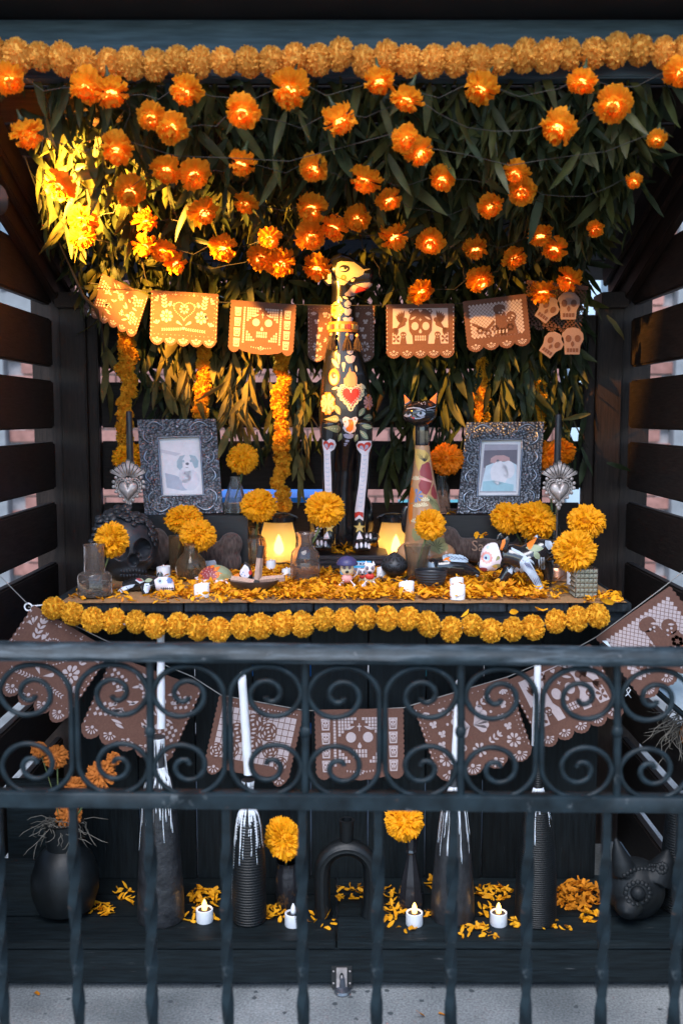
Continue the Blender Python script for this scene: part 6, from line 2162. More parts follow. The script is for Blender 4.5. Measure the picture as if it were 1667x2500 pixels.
# ears
for pts in ([(806, 634), (786, 640), (769, 663), (783, 678), (800, 700), (816, 690), (818, 655)],):
    fr = [P(x, y, YD - .022) for x, y in pts]; bk = [p + Vector((0, .014, 0)) for p in fr]
    mb.loft([fr, bk])
mb.loft([[P(x, y, YD + .03) for x, y in ((800, 632), (815, 625), (832, 632), (822, 645))], [P(x, y, YD + .045) for x, y in ((800, 632), (815, 625), (832, 632), (822, 645))]])
local(mb, base)
dme = fused(mb, .0042, 5, "body", .5, m_dogblack)
put("body", dme, dog)
dt = bvh_of(dme, base)
A = lambda x, y: (760 + x / 6.19, 620 + y / 6.19)
B = lambda x, y: (750 + x / 5.88, 980 + y / 5.88)
Am = lambda pts: [A(*p) for p in pts]
Bm = lambda pts: [B(*p) for p in pts]
def dp(n_, pl, m_, lift=.0008, h=3.0): parts_paint(dog, dt, base, n_, pl, m_, lift, h)
def dd(n_, pl, m_, lift=.0018): dots_paint(dog, dt, base, n_, pl, m_, lift)
dp("painted_face", [Am([(400, 130), (450, 110), (640, 125), (720, 180), (790, 235), (880, 222), (882, 236), (800, 255), (780, 310), (700, 350), (640, 345), (560, 410), (500, 470), (440, 470), (390, 400), (365, 300), (368, 220)])], c_face)
dp("painted_eye", [Am(circ(498, 222, 82, 16, 56))], c_black, .0012); dp("painted_eye", [Am(circ(488, 228, 58, 14, 27, -.15))], c_cream, .0016); dp("painted_pupil", [Am(circ(512, 212, 27, 10))], c_black, .0020)
dp("painted_cheek", [Am(circ(487, 355, 43, 12))], c_orange, .0012); dp("painted_cheek", [Am(circ(487, 352, 24, 10))], c_tan, .0016)
dp("painted_lip", [Am(drop(660, 370, 70, 45, 2.6, 6))], c_cream, .0014)
dp("painted_jaw", [Am([(500, 600), (540, 570), (600, 560), (590, 510), (640, 470), (760, 440), (880, 430), (922, 450), (900, 500), (820, 570), (720, 620), (580, 642), (510, 630)])], c_jaw)
dp("painted_tongue", [Am([(650, 585), (690, 510), (740, 490), (790, 510), (870, 495), (830, 550), (760, 580)])], c_red, .0013)
dp("painted_ear", [Am([(95, 252), (238, 135), (300, 260), (302, 440), (265, 455), (170, 360)])], c_cream); dp("painted_ear", [Am(heart(190, 255, 130, 110, 18, .7, -1))], c_orange, .0013)
dd("painted_dot", [circ(*A(160 + i * 26, 260 + i * 28 + (i % 2) * 20), 2.4, 6) for i in range(5)] + [circ(*A(385 + 6 * i, 250 + 45 * i), .9, 5) for i in range(5)], c_white)
nf = [Am(drop(375, 850, 110 if i % 2 else 130, 85, i * .785, 6)) for i in range(8)]
dp("painted_flower", nf, c_yellow, .0009); dd("painted_dot", [circ(*A(375 + 78 * math.cos(i * .785), 850 + 92 * math.sin(i * .785)), 1.6, 6) for i in range(8)], c_white); dp("painted_flower_eye", [Am(circ(345, 850, 28, 10))], c_orange, .0016)
bean = lambda x, y, w, h_: [(x - w, y - h_ * .6), (x - w * .5, y - h_), (x, y - h_ * .7), (x + w * .5, y - h_), (x + w, y - h_ * .6), (x + w * .75, y + h_ * .5), (x + w * .3, y + h_), (x - w * .3, y + h_), (x - w * .75, y + h_ * .5)]
dp("painted_bone", [Am(drop(548, 690, 120, 105, PI / 2, 7)), Am(bean(545, 875, 62, 55)), Am(bean(552, 1000, 78, 48)), Am(bean(603, 1255, 32, 48)), Am(bean(585, 1485, 52, 32)), Am(bean(585, 1590, 80, 62))], c_lilac)
dp("painted_drop", [Am(leafshape(400, 630, 110, 45, .95, 5)), Am(drop(425, 1680, 175, 52, -PI / 2 - .12, 6)), Am(drop(485, 1790, 155, 55, -PI / 2 + .02, 6)), Am(leafshape(310, 1580, 180, 62, .95, 5)), Am(leafshape(470, 645, 90, 34, .4, 4)), Am(leafshape(590, 690, 70, 30, -.6, 4)),
   Am(leafshape(735, 1955, 120, 45, .8, 5)), Am(leafshape(665, 1680, 110, 34, 1.4, 5)), Am(leafshape(310, 2045, 100, 40, -.3, 5))], c_cream)
dp("painted_watching_eye", [Am(circ(345, 1860, 82, 16, 128))], c_orange); dp("painted_watching_eye", [Am(circ(342, 1885, 60, 14, 88))], c_cream, .0013); dp("painted_watching_eye", [Am(circ(340, 1835, 36, 12, 52))], c_maroon, .0017); dd("painted_dot", [Am(circ(352, 1838, 12, 6, 16))], c_white, .0021)
dp("painted_flame", [Am([(580, 1705), (600, 1780), (618, 1850), (640, 1858), (652, 1790), (690, 1870), (688, 1960), (640, 2020), (540, 2012), (490, 1955), (488, 1885), (515, 1865), (538, 1905), (552, 1880), (530, 1830), (562, 1780)])], c_tan, .0012)
lace = [Am(circ(595 + (x_ - 595) * 1.0, y_, 42, 10)) for x_, y_ in heart(595, 2165, 330, 345, 22, 0, -1)]
dp("painted_lace", [Am(heart(595, 2165, 345, 360, 30, 0, -1))], c_cream, .0010); dp("painted_lace", lace, c_cream, .0010)
dp("painted_heart", [Am(heart(595, 2165, 300, 315, 30, 0, -1))], c_red, .0016)
dd("painted_dot", [circ(*A(x_, y_), 1.5, 6) for x_, y_ in heart(595, 2160, 262, 278, 34, 0, -1)], c_white, .0022)
dd("painted_dot", [circ(*A(x_, y_), 1.5, 6) for x_, y_ in heart(595, 2165, 358, 372, 22, 0, -1)], c_black, .0016)
for (cx, cy_, rx, ry, sg) in ((252, 2260, 100, 170, 1), (860, 2240, 48, 120, -1)):
    dp("painted_blossom", [Am([(cx + rx * q_ * math.cos(a) , cy_ + ry * q_ * math.sin(a)) for a, q_ in [(2 * PI * i / 40, 1 + .07 * math.cos(i * PI / 2.0)) for i in range(40)]])], c_orange, .0009)
    dp("painted_blossom", [Am(drop(cx, cy_, ry * (.5 + .42 * abs(math.sin(i * .7))), 52 * rx / 100 + 12, i * .7, 6)) for i in range(9)], c_pink, .0013)
    dd("painted_dot", [circ(*A(cx + rx * .62 * math.cos(i * .7), cy_ + ry * .62 * math.sin(i * .7)), 1.3, 5) for i in range(9)], c_maroon)
lv = [((240, 255), (455, 252), 108), ((232, 372), (475, 402), 112), ((400, 45), (472, 195), 78), ((445, 578), (488, 448), 66)]
rv = [((820, 90), (738, 215), 74), ((797, 238), (925, 222), 92), ((780, 345), (938, 378), 74), ((870, 545), (758, 415), 72), ((684, 582), (722, 468), 62)]
for L_, m_ in ((lv, c_olive), (rv, c_sage)):
    for (x0, y0), (x1, y1), w_ in L_:
        a = math.atan2(y1 - y0, x1 - x0); Ln = math.hypot(x1 - x0, y1 - y0)
        dp("painted_leaf", [Bm(leafshape(x0, y0, Ln, w_, a, 6) if w_ < 90 else drop(x0, y0, Ln, w_, a, 8))], m_, .0009)
        dd("painted_dot", [circ(*B(x0 + (x1 - x0) * t_, y0 + (y1 - y0) * t_), .8 + 1.2 * t_, 6) for t_ in (.35, .5, .65, .8)], c_cream)
dp("painted_sternum", [Bm([(508, 245), (545, 218), (585, 228), (620, 250), (660, 228), (700, 218), (722, 245), (715, 300), (690, 340), (708, 380), (690, 430), (610, 466), (540, 432), (510, 380), (530, 330), (506, 285)])], c_white, .0010)
dp("painted_sternum", [Bm([(585, 262), (640, 258), (668, 315), (662, 395), (612, 440), (560, 420), (555, 380), (588, 352), (600, 310)])], c_orange, .0015)
dd("painted_ring", [circ(*B(543, 290), 2.4, 8), circ(*B(684, 252), 2.4, 8)], c_tan)
dp("painted_bone", [Bm(bean(595, 497, 80, 36))], c_lilac); dp("painted_bone", [Bm(circ(572, 567, 30, 10, 20)), Bm(circ(552, 606, 28, 10, 13)), Bm(circ(543, 632, 18, 8, 8))], c_lilac)
dp("painted_leg_bone", [Bm([(220, 545), (270, 575), (325, 535), (390, 558), (414, 620), (382, 690), (330, 722), (338, 900), (345, 1100), (350, 1400), (352, 1560), (262, 1560), (255, 1300), (245, 1000), (240, 720), (222, 640)]),
   Bm([(705, 622), (740, 572), (790, 566), (850, 612), (920, 565), (920, 640), (880, 740), (866, 1000), (835, 1300), (808, 1600), (802, 1715), (750, 1678), (690, 1712), (680, 1600), (715, 1560), (740, 1200), (768, 900), (777, 760), (722, 690)])], c_white)
for cx, cy_, w_, rt in ((298, 640, 150, .25), (822, 655, 190, -.15)):
    dp("painted_heart", [Bm(heart(cx, cy_, w_, 135, 22, rt, -1))], c_red, .0013)
    for s_ in (-1, 1): dp("painted_heart", [Bm(drop(cx + s_ * 2, cy_ + 45, 85, 46, -PI / 2 + s_ * .62 + rt, 6))], c_lilac, .0018)
dp("painted_heart", [Bm([(680, 1600), (740, 1580), (800, 1595), (800, 1672), (745, 1628), (690, 1680)])], c_red, .0013)
spg = []
for (x0, y0, x1, y1, n_) in ((285, 780, 305, 1400, 11), (825, 790, 760, 1520, 13)):
    for i in range(n_):
        t_ = i / (n_ - 1); x, y = x0 + (x1 - x0) * t_, y0 + (y1 - y0) * t_
        for s_ in (-1, 1): spg.append(Bm(leafshape(x, y, 36, 12, -PI / 2 + s_ * .7, 3)))
dd("painted_sprig", spg, c_greyblue, .0014)
dp("painted_star", [Bm(star(318, 1815, 78, 34)), Bm(star(750, 1812, 84, 36))], c_yellow, .0012)
dd("painted_dot", [circ(*B(cx + 30 * math.cos(i * 1.25) * (i % 3) * .5, 1815 + 30 * math.sin(i * 1.25) * (i % 3) * .5), .8, 5) for cx in (318, 750) for i in range(9)], c_cream)
toe = lambda x, y, w_, h_: circ(x, y, w_, 10, h_)
dp("painted_toe_bone", [Bm([(290, 1862), (322, 1975), (230, 1980), (248, 1920)]), Bm([(750, 1862), (800, 1975), (705, 1985), (722, 1920)])] + [Bm(toe(x, y, 19, 42)) for x, y in ((150, 2030), (205, 2030), (262, 2048), (715, 2075), (775, 2065), (838, 2060), (884, 2075), (852, 1925), (905, 1935), (120, 1930))] + [Bm(toe(x, y, 40, 17)) for x, y in ((170, 1822), (150, 1862))], c_white)
dp("painted_rib", [Bm(leafshape(110 + i * 12, 190 + i * 60, 190, 16, 1.35, 5)) for i in range(5)], c_tan)
# collar with tassels
cz = P(837, 800, YD)
MB().lathe([(30 * kd, -13 * kd), (35 * kd, -12 * kd), (35.5 * kd, 12 * kd), (30 * kd, 13 * kd)], 32, c=tuple(cz - base), closed=False).build("collar", c_orange, dog, 40)
for i in range(9):
    a = -PI * .98 + i * PI * .96 / 8
    MB().box(cz - base + Vector((36.5 * kd * math.cos(a), 36.5 * kd * math.sin(a), 0)), (8 * kd, 3 * kd, 11 * kd), Matrix.Rotation(a + PI / 2, 3, 'Z')).build("collar_plate", [c_yellow, c_tan, c_maroon][i % 3], dog)
m_tass = mk("brown_tassel_thread", (.05, .026, .018), .8, .4, 200)
for (x, y, rx) in ((809, 812, 0), (848, 813, 0), (872, 815, 0)):
    p0 = P(x, y, YD - .052)
    q_ = p0 - base
    MB().ell(q_ + Vector((0, 0, -4 * kd)), 4.6 * kd, 10, 8).build("tassel_bead", c_tan, dog, 180)
    tb = MB()
    for i in range(26):
        a = 2 * PI * i / 26; r_ = (4 + 9 * rng.random()) * kd
        tb.tube([q_ + Vector((1.5 * kd * math.cos(a), 1.5 * kd * math.sin(a), -7 * kd)), q_ + Vector((r_ * .7 * math.cos(a), r_ * .5 * math.sin(a), -22 * kd)), q_ + Vector((r_ * 1.1 * math.cos(a), r_ * .7 * math.sin(a), -(36 + 6 * rng.random()) * kd))], .9 * kd, 4, cap=False)
    tag(tb.build("tassel", m_tass, dog, 180), kind="stuff")

# ---- cat statue
YCt = 3.10
kc = MPP(YCt)
cb_ = Vector((P(1040, 1385, YCt).x, YCt, ZT))
cat = thing("cat_statue", "slim cat statue with glossy black head and flower painted clay body", "statue", cb_)
Cc = lambda x, y: (960 + x / 6.19, 940 + y / 6.19)
Cm = lambda pts: [Cc(*p) for p in pts]
def ringc(px, py, hw, hd, dy=0.0, n=22):
    c = P(px, py, YCt); c.y += dy
    return [Vector((c.x + hw * kc * math.cos(2 * PI * i / n), c.y + hd * kc * math.sin(2 * PI * i / n), c.z)) for i in range(n)]
mb = MB()
mb.loft([ringc(*a) for a in ((1029, 1020, 15, 16), (1030, 1050, 17, 18), (1030, 1088, 17, 18))])
hr = []
mb.ell(P(1024, 1009, YCt - .006), (41 * kc, 38 * kc, 30 * kc), 24, 16)
mb.ell(P(1042, 1000, YCt + .008), (25 * kc, 30 * kc, 24 * kc), 18, 12)
mb.ell(P(1014, 1021, YCt - .034), (20 * kc, 14 * kc, 12 * kc), 14, 10)
for pts in ([(984, 960), (985, 995), (1006, 983), (1000, 972)], [(1068, 953), (1046, 978), (1064, 994), (1069, 975)]):
    fr = [P(x, y, YCt - .012) for x, y in pts]; bk = [P(x * .85 + .15 * pts[2][0], y, YCt + .006) for x, y in pts]
    mb.loft([fr, bk])
local(mb, cb_)
hme = fused(mb, .0030, 4, "head", .5, m_gloss)
put("head", hme, cat)
ht = bvh_of(hme, cb_)
mb = MB()
mb.loft([ringc(*a) for a in ((1030, 1086, 18, 18, 0), (1031, 1110, 20, 20, 0), (1032, 1150, 25, 25, 0), (1033, 1190, 32, 32, 0), (1035, 1240, 40, 42, .01), (1036, 1290, 46, 52, .015), (1038, 1330, 52, 58, .02), (1040, 1362, 56, 60, .02), (1040, 1384, 54, 58, .02))])
for (x, y, rx, ry, rz, dy) in ((992, 1350, 26, 34, 26, -.01), (1085, 1352, 26, 34, 26, -.01), (1012, 1366, 20, 30, 20, -.05), (1062, 1368, 20, 30, 18, -.05)):
    c = P(x, y, YCt); c.y += dy
    mb.ell(c, (rx * kc, ry * kc, rz * kc), 16, 12)
local(mb, cb_)
m_catclay = mk("painted_terracotta", (0.50, 0.26, 0.13), 0.28, 0.12, 20, spec=.5, coat=.3)
bme2 = fused(mb, .0038, 4, "body", .5, m_catclay)
put("body", bme2, cat)
ct = bvh_of(bme2, cb_)
MB().tube([p - cb_ for p in (P(1004, 1310, YCt + .05), P(990, 1290, YCt + .04), P(987, 1262, YCt + .035), P(991, 1240, YCt + .03), P(1000, 1234, YCt + .028))], [11 * kc, 11 * kc, 10 * kc, 9 * kc, 6 * kc], 12).build("tail", m_gloss, cat, 180)
def hp_(n_, pl, m_, lift=.0007): parts_paint(cat, ht, cb_, n_, pl, m_, lift, 3)
def cp(n_, pl, m_, lift=.0007): parts_paint(cat, ct, cb_, n_, pl, m_, lift, 3)
hp_("painted_ear", [Cm([(165, 150), (178, 285), (252, 236)]), Cm([(655, 120), (548, 225), (640, 290)])], c_orange)
hp_("painted_eye", [Cm(leafshape(160, 462, 120, 60, -.12, 6)), Cm(leafshape(350, 448, 140, 80, -.1, 6))], c_greyblue); hp_("painted_pupil", [Cm(circ(225, 432, 20, 8, 22)), Cm(circ(412, 424, 22, 8, 24))], c_black, .0012)
hp_("painted_nose", [Cm([(270, 485), (330, 485), (305, 520)])], c_red, .0010)
hp_("painted_brow", [Cm([(200, 352), (300, 335), (400, 345), (480, 380), (480, 392), (400, 362), (300, 352), (205, 366)]), Cm([(300, 480), (340, 500), (400, 495), (470, 470), (472, 482), (400, 512), (335, 515)])], c_greyblue)
hp_("painted_whisker", [Cm([(490, 358), (630, 322), (632, 330), (495, 368)]), Cm([(495, 375), (620, 372), (620, 380), (500, 384)])], c_greyblue)
dots_paint(cat, ht, cb_, "painted_dot", [circ(*Cc(420 + rng.uniform(-40, 60), 280 + rng.uniform(-25, 25)), .9, 5) for i in range(12)], c_white)
cp("painted_petal", [Cm([(330, 960), (470, 985), (545, 1050), (560, 1120), (520, 1165), (430, 1200), (380, 1310), (345, 1200), (325, 1080)])], c_yellow)
dots_paint(cat, ct, cb_, "painted_line", [Cm(leafshape(470 - 0, 1160, 120 + 60 * math.sin(i), 7, -PI / 2 - .9 + i * .16, 3)) for i in range(12)], c_black, .0011)
cp("painted_blossom", [Cm([(400, 1300), (430, 1210), (510, 1160), (545, 1180), (575, 1330), (590, 1450), (500, 1410), (400, 1365)]), Cm([(380, 1500), (420, 1420), (580, 1470), (560, 1560), (500, 1660), (450, 1640), (390, 1570)]), Cm([(570, 1570), (605, 1490), (650, 1640), (660, 1725), (610, 1720), (565, 1650)])], c_maroon)
cp("painted_blossom_stripe", [Cm([(385, 1400), (470, 1400), (570, 1460), (570, 1475), (400, 1425)])], c_pink, .0010)
cp("painted_petal", [Cm([(270, 1540), (300, 1545), (320, 1640), (300, 1770), (240, 1790), (245, 1640)]), Cm([(270, 1370), (298, 1400), (290, 1480), (262, 1530)]), Cm([(235, 1800), (295, 1800), (290, 2000), (260, 2120), (230, 2000)])], c_orange)
cp("painted_flower", [Cm(drop(345, 1670, 105, 38, a, 5)) for a in (-1.5, -.7, .1, .9, 1.6)], c_blue)
sp_ = []
for (x, y) in ((360, 1850), (480, 1760), (460, 1840), (330, 2080), (340, 1440)):
    sp_ += [Cm(drop(x, y, 70, 24, -PI / 2 + a, 5)) for a in (-1.1, -.55, 0, .55, 1.1)]
dots_paint(cat, ct, cb_, "painted_sprig", sp_, c_cream, .0009)
cp("painted_leaf", [Cm([(520, 1660), (640, 1740), (690, 1850), (715, 1980), (640, 1930), (560, 1800), (505, 1730)]), Cm([(290, 2170), (360, 2160), (440, 2230), (430, 2330), (330, 2360), (280, 2280)]), Cm([(450, 2330), (640, 2280), (800, 2330), (830, 2480), (700, 2560), (520, 2480)])], c_olive)
dots_paint(cat, ct, cb_, "painted_line", [Cm(leafshape(540, 1700, 190 - 20 * i, 6, .75 + i * .2, 3)) for i in range(4)] + [Cm(leafshape(640, 2450, 150, 8, -2.6 + i * .5, 3)) for i in range(8)], c_black, .0011)

# ---- bowing skeleton dog at right
Dd = lambda x, y: (1080 + x / 3.409, 1000 + y / 3.409)
YB = 2.84
kb = MPP(YB)
bb = Vector((P(1265, 1452, YB).x, YB, ZT))
bd = thing("dog_figurine", "black bowing dog figurine with white sugar skull face and painted bones", "figurine", bb)
mb = MB()
def Dp(x, y, Y=YB): return P(*Dd(x, y), Y)
r_ = lambda q_: q_ / 3.409 * kb
mb.tube([Dp(470, 1200), Dp(560, 1210), Dp(650, 1250), Dp(740, 1220), Dp(820, 1160), Dp(880, 1140, YB + .02)], [r_(70), r_(95), r_(118), r_(115), r_(105), r_(70)], 18)
mb.ell(Dp(420, 1225), (r_(108), r_(105), r_(122)), 18, 14); mb.ell(Dp(360, 1290, YB - .012), (r_(72), r_(72), r_(62)), 16, 12)
mb.tube([Dp(690, 1265, YB - .03), Dp(730, 1360, YB - .04), Dp(790, 1450, YB - .04), Dp(815, 1520, YB - .045)], [r_(62), r_(46), r_(36), r_(34)], 14)
mb.ell(Dp(822, 1528, YB - .055), (r_(44), r_(52), r_(26)), 12, 8)
mb.tube([Dp(560, 1330, YB), Dp(500, 1410), Dp(430, 1480), Dp(375, 1508)], [r_(58), r_(42), r_(32), r_(24)], 14)
mb.tube([Dp(850, 1250, YB + .03), Dp(880, 1370, YB + .03), Dp(872, 1480, YB + .03)], [r_(75), r_(45), r_(34)], 14)
mb.tube([Dp(800, 1130, YB + .05), Dp(790, 1070, YB + .05), Dp(770, 1048, YB + .05)], [r_(40), r_(30), r_(22)], 12)
mb.tube([Dp(880, 1140), Dp(930, 1120), Dp(975, 1150)], [r_(50), r_(42), r_(30)], 12)
for pts, Y in (([(470, 1160), (500, 1080), (545, 1045), (562, 1090), (530, 1180)], YB - .035), ([(440, 1100), (455, 1040), (490, 1020), (510, 1070)], YB + .03)):
    mb.loft([[Dp(x, y, Y) for x, y in pts], [Dp(x, y, Y + .012) for x, y in pts]])
local(mb, bb)
bme3 = fused(mb, .0034, 4, "body", .5, m_gloss)
put("body", bme3, bd); bt3 = bvh_of(bme3, bb)
Dm = lambda pts: [Dd(*p) for p in pts]
def bp3(n_, pl, m_, lift=.0007): parts_paint(bd, bt3, bb, n_, pl, m_, lift, 3)
bp3("painted_skull_face", [Dm([(345, 1110), (400, 1085), (450, 1110), (475, 1180), (490, 1240), (470, 1310), (430, 1340), (350, 1340), (305, 1310), (315, 1240), (322, 1170)])], c_white)
bp3("painted_ear", [Dm([(475, 1165), (500, 1085), (520, 1075), (522, 1110), (495, 1170)])], c_orange, .001)
fl_ = [Dm(circ(368 + 36 * math.cos(i * .57), 1232 + 40 * math.sin(i * .57), 13, 7)) for i in range(11)]
bp3("painted_eye_ring", fl_, c_pink, .0012); bp3("painted_eye", [Dm(circ(368, 1232, 28, 10, 30))], c_sky, .0014); bp3("painted_pupil", [Dm(circ(362, 1235, 10, 8, 14))], c_navy, .0018)
bp3("painted_scroll", [Dm(drop(420, 1290, 60, 34, .2, 6)), Dm(drop(440, 1260, 50, 30, -.9, 6))], c_olive, .0012); bp3("painted_curl", [Dm(drop(400, 1300, 55, 30, .1, 6))], c_yellow, .0016)
bp3("painted_blossom", [Dm(drop(340, 1130, 40, 30, -2.2, 5)), Dm(drop(345, 1120, 40, 30, -1.2, 5))], c_maroon, .0012)
bp3("painted_leaf", [Dm(leafshape(385, 1100, 60, 26, -.3, 4)), Dm(leafshape(690, 1150, 150, 60, .05, 5)), Dm(leafshape(760, 1180, 80, 50, 1.0, 5))], c_sage, .0010)
bp3("painted_curl", [Dm(circ(378, 1148, 14, 8))], c_sky, .0012)
bp3("painted_muzzle", [Dm(circ(335, 1330, 38, 10, 18))], c_maroon, .0012)
bp3("painted_flower", [Dm(drop(760, 1120, 62, 28, 2.4 + i * .42, 5)) for i in range(7)], c_orange, .0012)
bp3("painted_bone", [Dm([(640, 1270), (670, 1225), (705, 1230), (740, 1290), (800, 1400), (845, 1510), (850, 1535), (790, 1535), (760, 1450), (700, 1360), (650, 1320)]),
     Dm([(570, 1145), (640, 1180), (700, 1225), (755, 1265), (760, 1290), (690, 1235), (570, 1165)]), Dm([(850, 1090), (900, 1095), (920, 1150), (880, 1170), (850, 1130)])] + [Dm([(790 + i * 20, 1230), (805 + i * 20, 1225), (812 + i * 20, 1325), (800 + i * 20, 1335)]) for i in range(3)]
     + [Dm([(540 + i * 45, 1345 - i * 8), (570 + i * 45, 1310), (590 + i * 45, 1320), (575 + i * 45, 1370)]) for i in range(3)] + [Dm([(360, 1495), (400, 1480), (420, 1490), (380, 1512)]), Dm([(745, 1060), (770, 1040), (790, 1050), (780, 1085)])], flat("paint_bone_blue", (.42, .49, .58)), .0008)
dots_paint(bd, bt3, bb, "painted_line", [Dm(leafshape(665 + i * 14, 1250 + i * 6, 90, 7, 1.0, 3)) for i in range(4)] + [Dm(leafshape(750 + i * 12, 1395 - i * 3, 80, 6, 1.15, 3)) for i in range(4)] + [Dm(leafshape(790 + i * 15, 1500, 34, 5, 1.4, 3)) for i in range(4)], c_navy, .0012)

# ---- lying skeleton dog at left
YLd = 2.77; kl = MPP(YLd)
lb = Vector((P(350, 1452, YLd).x, YLd, ZT))
ld_ = thing("dog_figurine", "small black lying dog figurine with white stitched skull face, front left", "figurine", lb)
mb = MB()
def Lp(x, y, dy=0.0):
    p = P(*E(x, y), YLd); p.y += dy; return p
r_ = lambda q_: q_ / 3.484 * kl
mb.tube([Lp(450, 1520, .02), Lp(560, 1490, .02), Lp(660, 1470, .01), Lp(740, 1480, 0)], [r_(52), r_(62), r_(66), r_(60)], 14)
mb.ell(Lp(800, 1480, -.005), (r_(92), r_(75), r_(70)), 18, 12); mb.ell(Lp(860, 1510, -.01), (r_(48), r_(50), r_(40)), 14, 10)
mb.tube([Lp(660, 1490, -.02), Lp(660, 1550, -.03), Lp(690, 1585, -.035), Lp(760, 1592, -.035)], [r_(46), r_(32), r_(26), r_(24)], 12)
mb.tube([Lp(500, 1520, -.01), Lp(450, 1560, -.02), Lp(420, 1575, -.02)], [r_(48), r_(40), r_(26)], 12)
mb.ell(Lp(760, 1415, .02), (r_(30), r_(16), r_(30)), 10, 8)
for p in mb.v: pass
local(mb, lb); mb.v = [(x, y, max(z, .0005)) for x, y, z in mb.v]
lme = fused(mb, .0030, 4, "body", .5, m_gloss); put("body", lme, ld_); ltr = bvh_of(lme, lb)
def lp(n_, pl, m_, lift=.0007): parts_paint(ld_, ltr, lb, n_, [Em(q_) for q_ in pl], m_, lift, 3)
lp("painted_skull_face", [[(722, 1450), (760, 1425), (850, 1420), (885, 1470), (890, 1530), (820, 1550), (740, 1540)]], c_white)
lp("painted_eye", [circ(775, 1458, 26, 10, 22)], c_sky, .0012); lp("painted_pupil", [circ(772, 1460, 10, 8)], c_navy, .0016)
lp("painted_flower", [drop(850, 1455, 26, 20, i * 1.05, 5) for i in range(6)], c_blue, .0012)
dots_paint(ld_, ltr, lb, "painted_stitch", [Em([(780 + i * 18, 1510), (785 + i * 18, 1510), (785 + i * 18, 1535), (780 + i * 18, 1535)]) for i in range(6)] + [Em([(775, 1520), (885, 1518), (885, 1523), (775, 1525)])], c_black, .0014)
lp("painted_bone", [[(630, 1530), (640, 1480), (680, 1475), (690, 1530), (690, 1570), (760, 1580), (770, 1600), (670, 1600)], [(415, 1540), (450, 1510), (520, 1490), (560, 1485), (540, 1510), (470, 1535), (440, 1580), (415, 1580)], [(560, 1450), (600, 1440), (640, 1460), (600, 1480)]], flat("paint_bone_grey", (.58, .63, .72)))
lp("painted_leaf", [leafshape(640, 1460, 70, 34, -.2, 5), leafshape(590, 1440, 50, 24, .4, 5)], c_sage, .0010); lp("painted_petal", [leafshape(570, 1440, 60, 24, .3, 5)], c_maroon, .0011)

# ---- sleeping black dog, right of the ribbed bowl
Hh = lambda x, y: (880 + x / 4.356, 1050 + y / 4.356)
Hm_ = lambda pts: [Hh(*p) for p in pts]
YS = 2.99; ks = MPP(YS)
sb_ = Vector((P(1105, 1408, YS).x, YS, ZT))
sd_ = thing("dog_figurine", "black curled sleeping dog figurine with blue painted bones on its back", "figurine", sb_)
mb = MB()
def Sp(x, y, dy=0.0):
    p = P(*Hh(x, y), YS); p.y += dy; return p
r_ = lambda q_: q_ / 4.356 * ks
mb.tube([Sp(800, 1460), Sp(930, 1450), Sp(1080, 1470), Sp(1190, 1510), Sp(1260, 1540)], [r_(100), r_(115), r_(95), r_(62), r_(34)], 16)
mb.ell(Sp(760, 1440, -.01), (r_(75), r_(80), r_(88)), 16, 12); mb.ell(Sp(1010, 1370, .01), (r_(150), r_(60), r_(48)), 18, 12, Matrix.Rotation(.12, 3, 'Y'))
local(mb, sb_); mb.v = [(x, y, max(z, .0005)) for x, y, z in mb.v]
sme = fused(mb, .0032, 4, "body", .5, m_gloss); put("body", sme, sd_); str_ = bvh_of(sme, sb_)
def sp3(n_, pl, m_, lift=.0007): parts_paint(sd_, str_, sb_, n_, [Hm_(q_) for q_ in pl], m_, lift, 3)
sp3("painted_bone", [[(865, 1340), (900, 1318), (1010, 1315), (1100, 1340), (1165, 1400), (1120, 1410), (1000, 1400), (880, 1395)], [(695, 1440), (730, 1400), (770, 1420), (800, 1480), (700, 1480)], [(1180, 1420), (1220, 1430), (1215, 1450), (1185, 1440)], [(1220, 1530), (1262, 1545), (1270, 1570), (1230, 1560)]], flat("paint_bone_sky", (.46, .58, .70)))
sp3("painted_petal", [leafshape(870, 1390, 90, 26, -.4, 4), leafshape(900, 1360, 70, 22, .6, 4)], c_orange, .0012)
dots_paint(sd_, str_, sb_, "painted_line", [Hm_(leafshape(900 + i * 45, 1330 + i * 6, 70, 7, .5, 3)) for i in range(5)] + [Hm_(leafshape(930 + i * 45, 1385, 60, 6, -.4, 3)) for i in range(4)], c_navy, .0012)

# ---- turtle
YTu = 2.93; kt = MPP(YTu)
tb_ = Vector((P(527, 1436, YTu).x, YTu, ZT))
tu = thing("turtle_figurine", "painted clay turtle with flower patterned shell among the petals", "figurine", tb_)
mb = MB().ell((0, 0, 8 * kt), (44 * kt, 40 * kt, 36 * kt), 28, 16)
mb.v = [(x, y, max(z, .001)) for x, y, z in mb.v]
tme = mb.mesh("shell", c_sage, 180); put("shell", tme, tu); ttr = bvh_of(tme, tb_)
rim_ = MB()
for i in range(22):
    a = 2 * PI * i / 22
    MB().ell((46 * kt * math.cos(a), 42 * kt * math.sin(a), 7 * kt), (8 * kt, 8 * kt, 7 * kt), 8, 6).build("scute", c_white, tu, 180)
parts_paint(tu, ttr, tb_, "painted_petal", [leafshape(510, 1402, 34, 11, i * .55 + .2, 4) for i in range(12)], c_orange, .0008)
parts_paint(tu, ttr, tb_, "painted_petal", [leafshape(510, 1402, 22, 8, i * .55 + .45, 4) for i in range(12)], c_maroon, .0012)
dots_paint(tu, ttr, tb_, "painted_dot", [circ(510 + (4 + i * 1.1) * math.cos(i * 2.4), 1400 + (3 + i * .6) * math.sin(i * 2.4), .9, 5) for i in range(22)], c_white)
